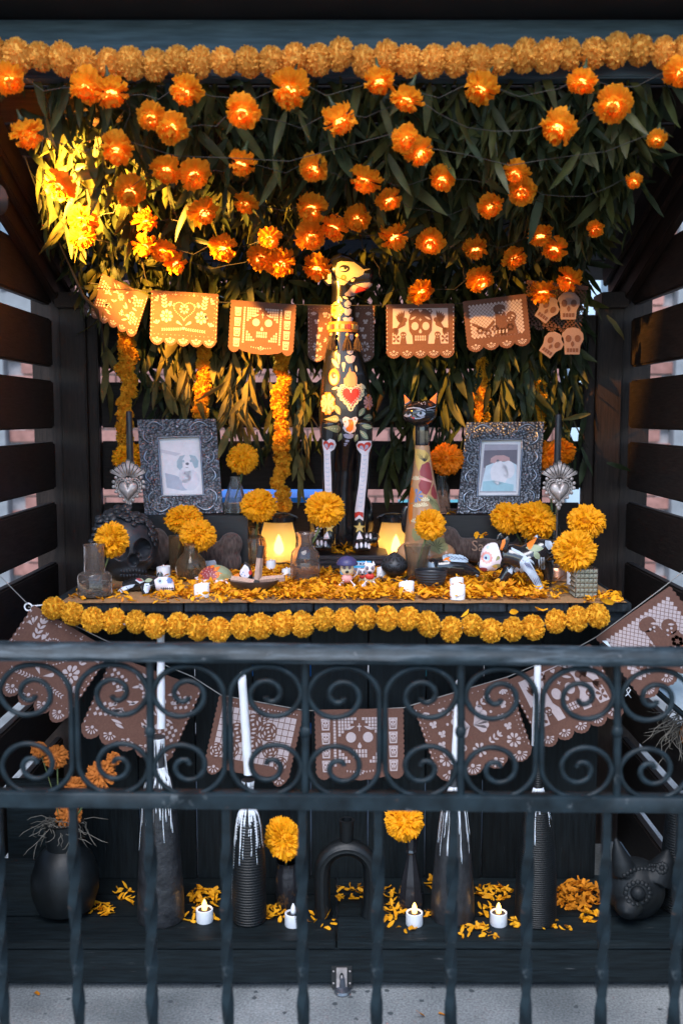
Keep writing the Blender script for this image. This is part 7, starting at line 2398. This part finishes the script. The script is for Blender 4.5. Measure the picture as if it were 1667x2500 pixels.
parts_paint(tu, ttr, tb_, "painted_leaf", [leafshape(538, 1402, 34, 15, .5 + i * .5, 5) for i in range(3)], c_olive, .0009)
MB().ell((58 * kt, -8 * kt, 12 * kt), (17 * kt, 12 * kt, 12 * kt), 12, 8).build("head", c_orange, tu, 180)
for sx, sy in ((-1, -1), (1, -1), (-1, 1), (1, 1)): MB().ell((sx * 34 * kt, sy * 34 * kt, 5 * kt), (13 * kt, 14 * kt, 5 * kt), 10, 6).build("foot", c_white, tu, 180)

# ---- small mask leaning in the wooden bowl
ym = 2.80; km = MPP(ym)
mo_ = P(600, 1408, ym)
mk_ = thing("mask_figurine", "tiny pointed white faced figurine propped behind the incense sticks", "figurine", mo_)
mb = MB().loft([[Vector((x * km * s_, y * km, z * km * s_)) for x, z in ((-16, -2), (-14, 14), (-2, 38), (10, 30), (18, 8), (16, -4), (0, -10))] for y, s_ in ((-8, .75), (-4, 1.0), (8, .95))])
mm_ = mb.mesh("body", c_black, 30); put("body", mm_, mk_); mt_ = bvh_of(mm_, mo_)
parts_paint(mk_, mt_, mo_, "painted_face", [[(586, 1402), (588, 1392), (598, 1378), (606, 1385), (612, 1400), (606, 1410), (592, 1411)]], c_white, .0010)
parts_paint(mk_, mt_, mo_, "painted_cheek", [circ(611, 1398, 4, 8, 6)], c_red, .0016); parts_paint(mk_, mt_, mo_, "painted_dot", [circ(590, 1402, 1.6, 6), circ(598, 1405, 1.6, 6), circ(594, 1397, 1.6, 6)], c_blue, .0016)

# ---- two little skeleton pets and the printed card box behind them
yc_ = 2.98
cd = thing("card_box", "small bright blue printed box behind the two little skeleton pets", "box", TB(868, 1413))
kx = MPP(cd.location.y)
MB().box((0, 0, 22 * kx), (76 * kx, 10 * kx, 44 * kx)).build("box", mk("box_bright_blue", (.06, .38, .66), .4), cd)
MB().box((0, -5.4 * kx, 38 * kx), (72 * kx, .8 * kx, 9 * kx)).build("header_band", c_sky, cd)
MB().box((8 * kx, -5.5 * kx, 15 * kx), (30 * kx, .9 * kx, 26 * kx)).build("picture", c_photodark, cd)
lt_ = MB()
for i, w_ in enumerate((5, 3, 6, 2, 5, 4, 6)): lt_.box((-20 * kx + i * 8 * kx, -6.0 * kx, 38 * kx), (w_ * kx, .6 * kx, 4 * kx))
tag(lt_.build("printed_text", c_navy, cd), kind="stuff")
def pet(px, py, label, hat, Y, s_=1.0):
    k = MPP(Y) * s_; o = Vector((P(px, py, Y).x, Y, ZT + .006))
    t = thing("skeleton_pet", label, "figurine", o)
    H = 50 * k
    MB().ell((0, 0, H), (17 * k if hat else 13 * k, 12 * k, 19 * k if hat else 14 * k), 16, 12).build("head", c_cream if hat else c_white, t, 180)
    if hat:
        MB().lathe([(0, 0), (26 * k, 0), (27 * k, 3 * k), (22 * k, 12 * k), (14 * k, 19 * k), (0, 22 * k)], 24, c=(0, 3 * k, H + 8 * k), closed=False).build("hat", c_navy, t, 50)
    else:
        for sx in (-1, 1): MB().lathe([(5 * k, 0), (0, 11 * k)], 8, c=(sx * 9 * k, 0, H + 9 * k), closed=False).build("ear", c_white, t, 40)
        MB().ell((0, -9 * k, H - 18 * k), (12 * k, 5 * k, 8 * k), 12, 8).build("bandana", c_red, t, 180)
    for sx in (-1, 1):
        MB().ell((sx * 6.5 * k, -11 * k, H + 3 * k), (4 * k, 3 * k, 5 * k), 8, 6).build("eye", c_photodark, t, 180)
    MB().ell((0, -13 * k, H - 8 * k), (4.5 * k, 3 * k, 3.6 * k), 8, 6).build("nose", c_black, t, 180)
    MB().ell((0, 0, H - 26 * k), (14 * k, 9 * k, 11 * k), 12, 8).build("ribcage", c_pink if hat else c_cream, t, 180)
    for sx in (-1, 1):
        for q_, (y0, x1) in enumerate(((-5, 16), (6, 9))):
            MB().tube([(sx * 8 * k, y0 * k, H - 30 * k), (sx * x1 * k, y0 * k * 1.6, H * .22), (sx * (x1 + 1) * k, y0 * k * 1.7, 2 * k)], [1.6 * k, 1.4 * k, 1.6 * k], 6).build("leg", c_white, t, 180)
            MB().ell((sx * (x1 + 2) * k, (y0 * 1.7 - 3) * k, 5 * k), (3.6 * k, 5 * k, 8 * k), 8, 6).build("paw", c_white, t, 180)
    MB().tube([(14 * k, 6 * k, H - 26 * k), (24 * k, 4 * k, H - 16 * k), (28 * k, 0, H)], 1.6 * k, 6).build("tail", c_white, t, 180)
pet(847, 1448, "tiny skeleton dog wearing a wide purple blue hat", True, 2.80)
pet(902, 1450, "tiny white skeleton cat with red bandana", False, 2.79)
pet(884, 1430, "smallest dark skeleton pet standing between the two others", False, 2.86, .62)

# ---- black clay skull with flowers
YK = 3.0; kk = MPP(YK)
kb_ = Vector((P(312, 1424, YK).x, YK, ZT))
sk = thing("clay_skull", "black clay skull wearing a crown of clay flowers", "skull", kb_)
def KP(x, y): return P(*E(x, y), YK) - kb_
R0 = Vector((72 * kk, 78 * kk, 80 * kk))
cen = Vector((0, .02, P(312, 1335, YK).z - ZT))
mb = MB().ell(cen, tuple(R0), 72, 48)
mb.ell(cen + Vector((4 * kk, -.025, -52 * kk)), (44 * kk, 46 * kk, 38 * kk), 40, 24)
mb.ell(cen + Vector((20 * kk, -.05, -18 * kk)), (48 * kk, 34 * kk, 26 * kk), 30, 18)
kme = fused(mb, .0030, 10, "cranium", .5, m_claygrey)
eyes = [(E(620, 1190), 17, 21, .045), (E(430, 1190), 17, 21, .045), (E(545, 1280), 11, 12, .03)]
for v in kme.vertices:
    w = v.co + kb_
    d = w - CAM; py_t = d / d.y
    if w.y > YK + .02: continue
    # photo pixel of the vertex
    tx = d.x / (d.y * _c - d.z * _s); ty = (d.y * _s + d.z * _c) / (d.y * _c - d.z * _s)
    px, py = 833.5 + tx * FPX, 1250 - ty * FPX
    for (ex, ey), rx, ry, dep in eyes:
        q_ = ((px - ex) / rx) ** 2 + ((py - ey) / ry) ** 2
        if q_ < 1.6: v.co.y += dep * max(0, 1 - q_ / 1.6) ** .5
kme.update()
put("cranium", kme, sk)
ktr = bvh_of(kme, kb_)
for i in range(9):
    for row, yy in enumerate((1375, 1412)):
        px, py = E(440 + i * 26, yy + 3 * math.sin(i))
        d = ray(px, py).normalized(); loc, nor, a_, b_2 = ktr.ray_cast(CAM, d)
        if loc is not None: MB().ell(loc - kb_, (3.6 * kk, 4 * kk, 5.2 * kk), 8, 6).build("tooth", m_claygrey, sk, 180)
dots_paint(sk, ktr, kb_, "eye_bead", [circ(*E(620 + 58 * math.cos(i * .45), 1190 + 72 * math.sin(i * .45)), 1.4, 5) for i in range(14)], m_matte, .003)
rr = random.Random(3)
fl_pos = [(x, y, r * 1.45) for x, y, r in [(285, 960, 30), (300, 920, 34), (410, 890, 42), (500, 905, 44), (460, 870, 36), (580, 920, 40), (640, 960, 34), (690, 1010, 36), (700, 1060, 32), (720, 1110, 28), (260, 1010, 28), (240, 1060, 24), (345, 900, 30), (215, 1110, 22), (540, 950, 30)]]
for (x, y, r_) in fl_pos:
    px, py = E(x, y)
    d = ray(px, py).normalized(); loc, nor, a_, b_2 = ktr.ray_cast(CAM, d)
    if loc is None: loc = P(px, py, YK + .01); nor = Vector((0, -.7, .7))
    o_ = loc - kb_
    m3 = nor.to_track_quat('Z', 'Y').to_matrix()
    rp = r_ / 3.484 * kk
    fb = MB()
    for i in range(5):
        a = 2 * PI * i / 5 + rr.random()
        fb.ell(m3 @ Vector((rp * .95 * math.cos(a), rp * .95 * math.sin(a), rp * .25)) + o_, (rp * .72, rp * .62, rp * .26), 10, 7, m3 @ Matrix.Rotation(a, 3, 'Z'))
    fb.ell(m3 @ Vector((0, 0, rp * .5)) + o_, rp * .38, 10, 7)
    fb.build("clay_flower", m_claygrey, sk, 180)
# ------------------------------------------------------------------ lower shelf
ZS = Z_SHELF + .001
def SB(px, py): return PZ(px, py, ZS)

def drips(t, base, prof, k, spots, seed):
    """white wax running down: spots (angle, top height, length, radius) in photo pixels"""
    q = random.Random(seed)
    def rat(h):
        for (r0, h0), (r1, h1) in zip(prof[:-1], prof[1:]):
            if h0 <= h <= h1: return r0 + (r1 - r0) * (h - h0) / max(1e-6, h1 - h0)
        return prof[-1][0]
    for (a, ht, ln, rw) in spots:
        pts, rs = [], []
        n = 7; rw *= .55
        for i in range(n + 1):
            h = ht - ln * i / n
            r_ = rat(max(0, h)) - rw * .1
            aa = a + .02 * math.sin(i * 1.3 + ht)
            pts.append((r_ * k * math.cos(aa), r_ * k * math.sin(aa), h * k)); rs.append(rw * k * (1.0 - .35 * math.sin(PI * i / n)) * q.uniform(.8, 1.1))
        rs[-1] *= 1.15
        MB().tube(pts, rs, 6).build("wax_drip", m_wax, t, 180)

def wax_coat(t, prof, k, top, reach, cover, seed, lo=-2.75, hi=-.35):
    """uneven sheet of spilled wax on the shoulder, running out into tongues"""
    def rat(h):
        for (r0, h0), (r1, h1) in zip(prof[:-1], prof[1:]):
            if h0 <= h <= h1: return r0 + (r1 - r0) * (h - h0) / max(1e-6, h1 - h0)
        return prof[-1][0]
    na, nh = 70, 16
    mb = MB()
    q = random.Random(seed)
    ln = []
    for i in range(na):
        v = noise.noise(Vector((i * .22, seed * 3.7, 0))) + .5 * noise.noise(Vector((i * .61, seed, 4)))
        ln.append(max(0, v + cover) * reach * (1.8 if v > .45 else 1))
    for i in range(na):
        a = lo + (hi - lo) * i / (na - 1)
        for j in range(nh + 1):
            h = top - ln[i] * j / nh
            bulge = 1.1 + .8 * math.sin(PI * (.5 + .5 * j / nh)) + (1.0 if j in (nh - 2, nh - 1) else 0) + .5 * noise.noise(Vector((i * .4, j * .5, seed)))
            if j in (0, nh): bulge = -.6
            r_ = rat(max(0, h)) + bulge
            mb.v.append((r_ * k * math.cos(a), r_ * k * math.sin(a), h * k))
    for i in range(na - 1):
        if ln[i] < 2 and ln[i + 1] < 2: continue
        for j in range(nh):
            a_ = i * (nh + 1) + j
            mb.f.append((a_, a_ + nh + 1, a_ + nh + 2, a_ + 1))
    mb.build("wax_coat", m_wax, t, 180)

def taper(px0, py0, px1, py1, Y, r_, label, burnt=True):
    a, b = P(px0, py0, Y), P(px1, py1, Y)
    k = MPP(Y)
    t = thing("white_candle", label, "candle", a, group="white taper candles in the black bottles")
    d = b - a
    n = 9
    pts = [d * (i / n) + Vector((math.sin(i * 2.1) * .0005, 0, 0)) for i in range(n + 1)]
    rs = [r_ * k * (1 - .12 * (i / n)) for i in range(n + 1)]
    pts.append(d * 1.0 + d.normalized() * r_ * k * .8); rs.append(r_ * k * .35)
    MB().tube(pts, rs, 14).build("wax", m_wax, t, 60)
    MB().tube([d * 1.0 + d.normalized() * r_ * k * .6, d + d.normalized() * r_ * k * 1.4], .0006, 5).build("wick", m_char, t)
    return t

def front(n, lo=-2.9, hi=-.25, seed=0):
    q = random.Random(seed); return [q.uniform(lo, hi) for _ in range(n)]

# bottle 1: rough cone under the tallest candle
b = SB(394, 2240); k = MPP(b.y)
pr = [(58, 0), (60, 6), (58, 60), (54, 140), (48, 230), (41, 310), (37, 345), (30, 372), (20, 388), (17, 400), (17, 470), (19, 474)]
t = vessel("candle_bottle", "rough black cone bottle with wax runs under the tallest white candle", "bottle", b, pr, mk("rough_black_glaze", (.020, .021, .024), .38, .4, 40, bump=.9, bscale=45, bdist=.004), 'solid', 36, group="black bottles used as candle holders")
an = front(16, seed=1)
drips(t, b, pr, k, [(a, random.Random(i).uniform(330, 395), random.Random(i + 9).uniform(12, 170), random.Random(i + 5).uniform(1.6, 3.6)) for i, a in enumerate(an)] + [(-1.75, 395, 300, 4), (-1.35, 395, 120, 5), (-1.5, 470, 70, 5), (-2.2, 470, 120, 3)], 1)
wax_coat(t, pr, k, 398, 75, .12, 1)
wax_coat(t, pr, k, 472, 60, .25, 5)
q_ = b + Vector((0, 0, 470 * k))
taper(394, 2240 - 470 * .985, 393, 1540, b.y, 10.5, "tallest white taper candle, standing at left in the rough bottle")
# bottle 2: ridged, leaning candle
def ridged(pr, step=7.0, amp=1.1):
    out = []
    h = pr[0][1]
    def rat(h):
        for (r0, h0), (r1, h1) in zip(pr[:-1], pr[1:]):
            if h0 <= h <= h1: return r0 + (r1 - r0) * (h - h0) / max(1e-6, h1 - h0)
        return pr[-1][0]
    while h < pr[-1][1]:
        out += [(rat(h) - amp, h), (rat(h + step * .3) + amp, h + step * .3), (rat(h + step * .7) + amp, h + step * .7)]
        h += step
    return out + [pr[-1]]
b = SB(609, 2245); k = MPP(b.y)
pr = [(41, 0), (43, 10), (43, 60), (42, 130), (38, 200), (33, 255), (26, 285), (17, 300), (14, 312), (14, 365), (16, 368)]
t = vessel("candle_bottle", "black ridged bottle with splashed wax under the leaning white candle", "bottle", b, ridged(pr), m_matte, 'solid', 36, group="black bottles used as candle holders")
drips(t, b, pr, k, [(a, random.Random(i + 40).uniform(250, 298), random.Random(i + 49).uniform(10, 110), random.Random(i + 45).uniform(1.8, 3.6)) for i, a in enumerate(front(18, seed=2))] + [(-.5, 365, 60, 5), (-1.2, 310, 40, 6), (-1.8, 310, 50, 6), (-2.9, 285, 260, 2.2)], 2)
wax_coat(t, pr, k, 306, 60, .42, 2)
wax_coat(t, pr, k, 367, 34, .15, 6)
taper(607, 1890, 591, 1650, b.y, 12, "thick white taper candle leaning left in the ridged bottle")
# bottle 3: smooth cone, thin candle
b = SB(1104, 2238); k = MPP(b.y)
pr = [(54, 0), (56, 8), (54, 60), (48, 150), (40, 230), (33, 285), (24, 320), (12, 345), (9, 360), (9, 385)]
t = vessel("candle_bottle", "black smooth cone bottle with long wax runs under the thinnest candle", "bottle", b, pr, mk("speckled_black_glaze", (.022, .023, .026), .35, .4, 60, bump=.5, bscale=120), 'solid', 36, group="black bottles used as candle holders")
drips(t, b, pr, k, [(a, random.Random(i + 80).uniform(280, 330), random.Random(i + 89).uniform(12, 150), random.Random(i + 85).uniform(1.2, 2.6)) for i, a in enumerate(front(18, seed=3))] + [(-2.0, 330, 150, 5), (-1.85, 320, 90, 6), (-.6, 320, 110, 3)], 3)
wax_coat(t, pr, k, 345, 70, .22, 3)
taper(1108, 1865, 1118, 1665, b.y, 8, "thinnest white taper candle in the smooth cone bottle")
# bottle 4: ridged with slim neck
b = SB(1306, 2245); k = MPP(b.y)
pr = [(50, 0), (52, 10), (51, 80), (47, 160), (41, 230), (33, 285), (24, 320), (13, 345), (11, 360), (11, 425), (13, 428)]
t = vessel("candle_bottle", "black fine ridged bottle with slim neck, rightmost of the four", "bottle", b, ridged(pr, 5.5, .8), m_matte, 'solid', 36, group="black bottles used as candle holders")
drips(t, b, pr, k, [(a, random.Random(i + 120).uniform(310, 350), random.Random(i + 129).uniform(10, 90), random.Random(i + 125).uniform(1.4, 3.0)) for i, a in enumerate(front(14, seed=4))] + [(-1.9, 345, 130, 3.5), (-1.2, 350, 40, 5), (-1.6, 350, 60, 5)], 4)
wax_coat(t, pr, k, 350, 48, .30, 4)
taper(1306, 1820, 1312, 1625, b.y, 10, "white taper candle standing straight in the rightmost ridged bottle")

# round vase with dried flowers at left
b = SB(162, 2225); k = MPP(b.y)
pr = [(40, 0), (70, 15), (84, 60), (84, 100), (70, 145), (52, 165), (44, 172), (46, 235), (50, 240)]
vessel("round_vase", "matte black round vase with collar neck at far left of the shelf", "vase", b, pr, m_matte, 'bowl', 44, None, 4)
dz = [(95, 1830, 40, 44, 0), (137, 1848, 62, 60, 1), (182, 1922, 62, 50, 2), (247, 1893, 78, 72, 3), (278, 1853, 40, 34, 4), (168, 1990, 64, 84, 5)]
for i, (x, y, w_, h_, s_) in enumerate(dz):
    marigold(x, y, w_, h_, b.y - .01 + .012 * (i % 3), ["small withered marigold at the upper left of the dried bunch", "withered marigold standing highest on a pale stem in the round vase", "brown withered marigold behind the bottom rail in the dried bunch",
        "largest withered marigold of the dried bunch, on its right", "small withered marigold at the right tip of the dried bunch", "withered marigold drooping over the rim of the round vase"][i], b + Vector((0, 0, 200 * k)), (rng.uniform(-.4, .4), -.7, .5), 'dry', "withered marigolds in the round black vase", s_)
mb = MB(); q = random.Random(12)
for i in range(60):
    a = q.uniform(0, 6.28); o = Vector((30 * k * math.cos(a), 30 * k * math.sin(a), 236 * k))
    pts = [o]; d = Vector((math.cos(a) * q.uniform(.2, .9), math.sin(a) * .5 - .3, q.uniform(.0, .7)))
    for s_ in range(6):
        d = d * .75 + Vector((q.gauss(0, .6), q.gauss(0, .3), q.gauss(-.28, .4))); pts.append(pts[-1] + d * 11 * k)
    mb.tube(pts, [1.2 * k] * 6 + [.5 * k], 4, cap=False)
dg_ = thing("dried_bouquet", "tangle of grey curling dried stems spilling from the round vase", "dried stems", b + Vector((0, 0, .0)))
tag(mb.build("stems", mk("grey_dried_stem", (.10, .09, .075), .9, .4, 60), dg_, 180), kind="stuff")

# jar and bud vase with marigolds
b = SB(703, 2208); k = MPP(b.y)
vessel("black_jar", "black embossed jar holding a marigold, right of the ridged bottle", "jar", b, [(30, 0), (33, 5), (34, 60), (32, 90), (29, 100), (30, 112), (31, 116)], m_gloss, 'bowl', 48, lambda a, z: 1 + .03 * math.cos(a * 14 + z * 160) * math.cos(z * 260), 3)
marigold(692, 2048, 88, 112, b.y - .03, "golden marigold facing out of the black embossed jar on the shelf", b + Vector((0, 0, .03)), (-.15, -.9, .1), seed=21, group="fresh marigolds on the lower shelf")
b = SB(1003, 2212); k = MPP(b.y)
vessel("bud_vase", "black faceted bud vase holding a marigold, right of the arch", "vase", b, [(28, 0), (33, 5), (34, 25), (24, 80), (13, 130), (12, 140), (16, 146), (14, 152), (19, 180), (20, 184)], m_gloss, 'bowl', 9, None, 2.5, smooth=20)
marigold(986, 2005, 98, 92, b.y - .01, "flat topped marigold in the faceted bud vase under the rail", b + Vector((0, 0, .13)), (0, -.75, .5), seed=22, group="fresh marigolds on the lower shelf")

# arch shaped holder
b = SB(846, 2232); k = MPP(b.y)
ar = thing("arch_holder", "black grooved arch shaped ceramic holder in the middle of the shelf", "candle holder", b)
path = []
for i in range(25):
    a = PI * i / 24
    path.append((-62 * k * math.cos(a) * (1.0), 0, 118 * k + 60 * k * math.sin(a)))
path = [(-58 * k, 0, 0), (-62 * k, 0, 40 * k), (-63 * k, 0, 90 * k)] + path + [(63 * k, 0, 90 * k), (62 * k, 0, 40 * k), (58 * k, 0, 0)]
nn = 28
arm = MB()
pts = [Vector(p) for p in path]
rings = []
for i, p in enumerate(pts):
    t_ = (pts[min(i + 1, len(pts) - 1)] - pts[max(0, i - 1)]).normalized()
    u = Vector((0, 1, 0)); w_ = t_.cross(u)
    s_ = 1.12 if i in (0, len(pts) - 1) else 1.0
    rings.append([p + (u * math.cos(2 * PI * j / nn) * 26 * k + w_ * math.sin(2 * PI * j / nn) * 20 * k) * s_ * (1 + (.035 if j % 2 else -.035)) for j in range(nn)])
arm.loft(rings).build("arch", m_matte, ar, 50)
MB().lathe([(14 * k, 190 * k), (17 * k, 198 * k), (18 * k, 240 * k), (20 * k, 250 * k), (14 * k, 250 * k), (13 * k, 205 * k)], 24, closed=False).build("neck", m_matte, ar, 40)

# cat face sculpture and tall ribbed vase at right
b = SB(1578, 2240); k = MPP(b.y)
cf = thing("cat_sculpture", "black clay cat head sculpture with flower carved ear, right end of shelf", "sculpture", b)
J = lambda x, y: (1380 + x / 3.92, 1900 + y / 3.92)
def JP(x, y, dy=0.0):
    p = P(*J(x, y), b.y); p.y += dy; return p
mb = MB()
mb.ell(JP(680, 1080, .02), (76 * k, 70 * k, 78 * k), 30, 20)
mb.ell(JP(560, 1160, -.04), (34 * k, 34 * k, 30 * k), 20, 14)
mb.ell(JP(520, 1160, -.06), (16 * k, 16 * k, 12 * k), 14, 10)
mb.tube([JP(860, 960, .0), JP(915, 870, .0), JP(965, 770, .004), JP(985, 690, .008)], [44 * k, 34 * k, 22 * k, 5 * k], 16)
mb.tube([JP(560, 900, .0), JP(535, 800, .0), JP(505, 690, .004), JP(482, 580, .008)], [34 * k, 26 * k, 16 * k, 4 * k], 16)
local(mb, b); mb.v = [(x, y, max(z, .0)) for x, y, z in mb.v]
cme = fused(mb, .0036, 6, "head", .5, m_clay); put("head", cme, cf); ctr = bvh_of(cme, b)
def onto(x, y, r_, name, flat_=.5):
    d = ray(*J(x, y)).normalized(); loc, nor, i_, ds = ctr.ray_cast(CAM, d)
    if loc is None: return
    m3 = nor.to_track_quat('Z', 'Y').to_matrix()
    MB().ell(loc - b, (r_ * k, r_ * k, r_ * k * flat_), 14, 9, m3).build(name, m_clay, cf, 180)
onto(690, 1100, 19, "eye", .8)
for i in range(16):
    a = 2 * PI * i / 16
    onto(690 + 120 * math.cos(a), 1100 + 105 * math.sin(a), 6.5, "brow_leaf", .5)
for i in range(9): onto(560 + i * 34, 930 - 40 * math.sin(i * .38) - i * 6, 6, "brow_leaf", .6)
for i in range(9):
    a = 2 * PI * i / 9
    onto(920 + 42 * math.cos(a), 860 + 42 * math.sin(a), 6, "rose_petal", .5)
onto(920, 860, 7, "rose_petal", .7)
for i in range(8): onto(800 + (i % 4) * 24, 830 + (i // 4) * 36, 5, "bead", .7)
b = SB(1652, 2215); k = MPP(b.y)
vessel("ribbed_vase", "tall black ribbed vase behind the cat sculpture at the right edge", "vase", b, ridged([(44, 0), (46, 10), (44, 120), (38, 200), (34, 260)], 6.5, .8), m_matte, 'solid', 32)
hb = P(1655, 1780, 2.66)
nb = thing("dried_bunch", "hanging bunch of grey dried roots and stems at the right edge", "dried plant", hb)
mb = MB(); q = random.Random(15); kq = MPP(2.66)
for i in range(90):
    o = Vector((q.uniform(-30, 40) * kq, q.uniform(-20, 20) * kq, q.uniform(-10, 60) * kq)); pts = [o]
    d = Vector((q.gauss(-.1, .35), q.gauss(0, .3), q.uniform(-1.1, -.2)))
    for s_ in range(5):
        d = d * .8 + Vector((q.gauss(0, .55), q.gauss(0, .3), q.gauss(-.15, .3))); pts.append(pts[-1] + d * 12 * kq)
    mb.tube(pts, [1.1 * kq] * 5 + [.5 * kq], 4, cap=False)
tag(mb.build("stems", mk("grey_root", (.14, .125, .105), .9, .4, 60), nb, 180), kind="stuff")
MB().ell((25 * kq, 0, -10 * kq), (22 * kq, 16 * kq, 34 * kq), 12, 8).build("seed_head", m_dried, nb, 180)
MB().tube([(10 * kq, 0, 50 * kq), (12 * kq, .0, 200 * kq)], .0012, 5).build("tie", m_string, nb)

# leaning pale board at the right
sg = thing("pale_sign_board", "glossy pale blue board leaning behind the right end of the bunting", "board", P(1590, 1640, 2.62))
cs = [(1470, 1566), (1540, 1560), (1700, 1560), (1730, 1790)]
fr = [P(x, y, 2.60 + (.06 if i in (1, 2) else 0)) for i, (x, y) in enumerate(cs)]
bk = [p + Vector((0, .008, 0)) for p in fr]
o_ = P(1590, 1640, 2.62)
MB().loft([[p - o_ for p in fr], [p - o_ for p in bk]]).build("panel", mk("pale_blue_gloss", (.66, .78, .86), .22, .04, 4, spec=.6), sg)
edge = [fr[0] - o_ + Vector((-.006, -.004, -.006)), fr[3] - o_ + Vector((-.006, -.004, -.006))]
MB().tube(edge, .005, 6).build("edge_strip", m_iron, sg)
# string with curl near the right post
stg = thing("string_curl", "loose end of white string hanging by the right end of the bunting", "string", P(1532, 1690, 2.5))
kq = MPP(2.5)
MB().tube([(x * kq, 0, -z * kq) for x, z in ((-6, 10), (0, 4), (6, -6), (2, -12), (-4, -6), (0, 4), (8, 14))], .0011, 5).build("curl", m_wax, stg, 180)

# ------------------------------------------------------------------ tealights and petals on the shelf
def tealight(px, py, label, flame=True):
    b = SB(px, py); k = MPP(b.y)
    t = thing("tealight", label, "tealight", b, group="white battery tealights on the lower shelf")
    MB().lathe([(0, 0), (21 * k, 0), (22 * k, 2 * k), (21.5 * k, 32 * k), (19 * k, 33 * k), (18 * k, 29 * k), (0, 27 * k)], 28, closed=False).build("cup", m_plastic, t, 40)
    MB().lathe([(0, 29 * k), (17 * k, 29.5 * k)], 20, closed=False).build("top", m_char, t)
    MB().lathe([(0, 27 * k), (6 * k, 30 * k), (7.5 * k, 38 * k), (5.5 * k, 48 * k), (1.5 * k, 57 * k), (0, 58 * k)], 12, closed=False).build("flame", m_flame if flame else m_plastic, t, 180)
tealight(500, 2248, "lit white tealight between the rough bottle and the ridged bottle")
tealight(716, 2258, "white tealight with unlit tip in front of the black jar", False)
tealight(1011, 2256, "lit white tealight in front of the faceted bud vase")
tealight(1216, 2256, "lit white tealight left of the rightmost bottle")
sp, spd = [], []
rr = random.Random(31)
for (x, y, rx, ry, n, h) in ((240, 2222, 42, 16, 34, .012), (318, 2205, 8, 5, 2, .0), (308, 2185, 28, 18, 14, .008), (500, 2195, 40, 26, 70, .018), (470, 2240, 16, 18, 7, 0), (530, 2245, 10, 8, 3, 0), (672, 2228, 32, 22, 34, .014), (755, 2245, 10, 16, 4, 0), (800, 2255, 30, 14, 6, 0),
        (860, 2180, 50, 18, 30, .008), (960, 2230, 22, 30, 30, .012), (985, 2270, 30, 10, 5, 0), (1045, 2230, 12, 8, 6, .003), (1205, 2180, 46, 20, 55, .012), (1185, 2225, 20, 12, 10, .004), (1155, 2275, 36, 20, 26, .01), (1262, 2252, 20, 12, 14, .008), (1205, 2282, 22, 6, 3, 0), (1335, 2255, 28, 12, 14, .006), (1375, 2270, 20, 8, 4, 0),
        (1410, 2190, 56, 36, 230, .035), (1440, 2238, 30, 14, 26, .008), (900, 2190, 20, 26, 12, .004), (950, 2180, 12, 14, 10, .01), (1050, 2160, 10, 14, 8, .01)):
    heap(x, y, rx, ry, n, ZS + .001, h, sp if n < 200 else spd)
petals("petal_scatter", "orange marigold petals scattered among the candles on the lower shelf", sp, m_petal, 6)
petals("petal_scatter", "brownish heap of dried petals right of the last candle bottle", spd, m_petal2, 7)
sp = []
for (x, y) in ((92, 2427), (1025, 2485), (1080, 2478)): 
    p = PZ(x, y, .002); sp.append((tuple(p), .2, 1.2))
petals("petal_scatter", "few loose petals lying on the pavement", sp, m_petal2, 8)
# stray petals over the garland and table edge
sp = []
for (x, y) in ((1135, 1505), (1255, 1500), (1320, 1492), (1480, 1478), (930, 1492), (700, 1498)):
    p = P(x, y, 2.575); sp.append((tuple(p), .9, 1.5))
petals("petal_scatter", "curled petals lodged on the yellow pompon garland", sp, m_petal, 9)

# metal latch and adjustable foot in the middle
lb2 = P(834, 2386, Y_FRONT - .004)
k = MPP(Y_FRONT)
la = thing("metal_latch", "small steel latch plate on the middle of the base board", "latch", lb2)
MB().box((0, .003, 0), (52 * k, .006, 58 * k)).build("backing", m_cord, la)
MB().box((0, -.002, 0), (27 * k, .004, 52 * k)).build("plate", m_silver, la)
MB().prism([(x * k, z * k) for x, z in circ(0, 2, 6, 14, 13)], -.0048, -.002).build("slot", m_cord, la)
MB().ell((0, -.004, 2 * k), (3.2 * k, 2 * k, 7 * k), 8, 6).build("catch", m_silver, la, 180)
for s_ in (-1, 1):
    for z in (-16, 16): MB().ell((s_ * 21 * k, -.0005, z * k), (2.6 * k, 1.6 * k, 2.6 * k), 8, 6).build("screw", m_silver, la, 180)
ft = PZ(836, 2476, 0.0)
ff = thing("adjustable_foot", "small round steel levelling foot under the base board", "foot", (ft.x, 2.47, 0))
MB().lathe([(0, 0), (20 * k, 0), (22 * k, 4 * k), (20 * k, 10 * k), (8 * k, 16 * k), (6 * k, 40 * k), (0, 40 * k)], 24, closed=False).build("pad", m_pewter2, ff, 40)
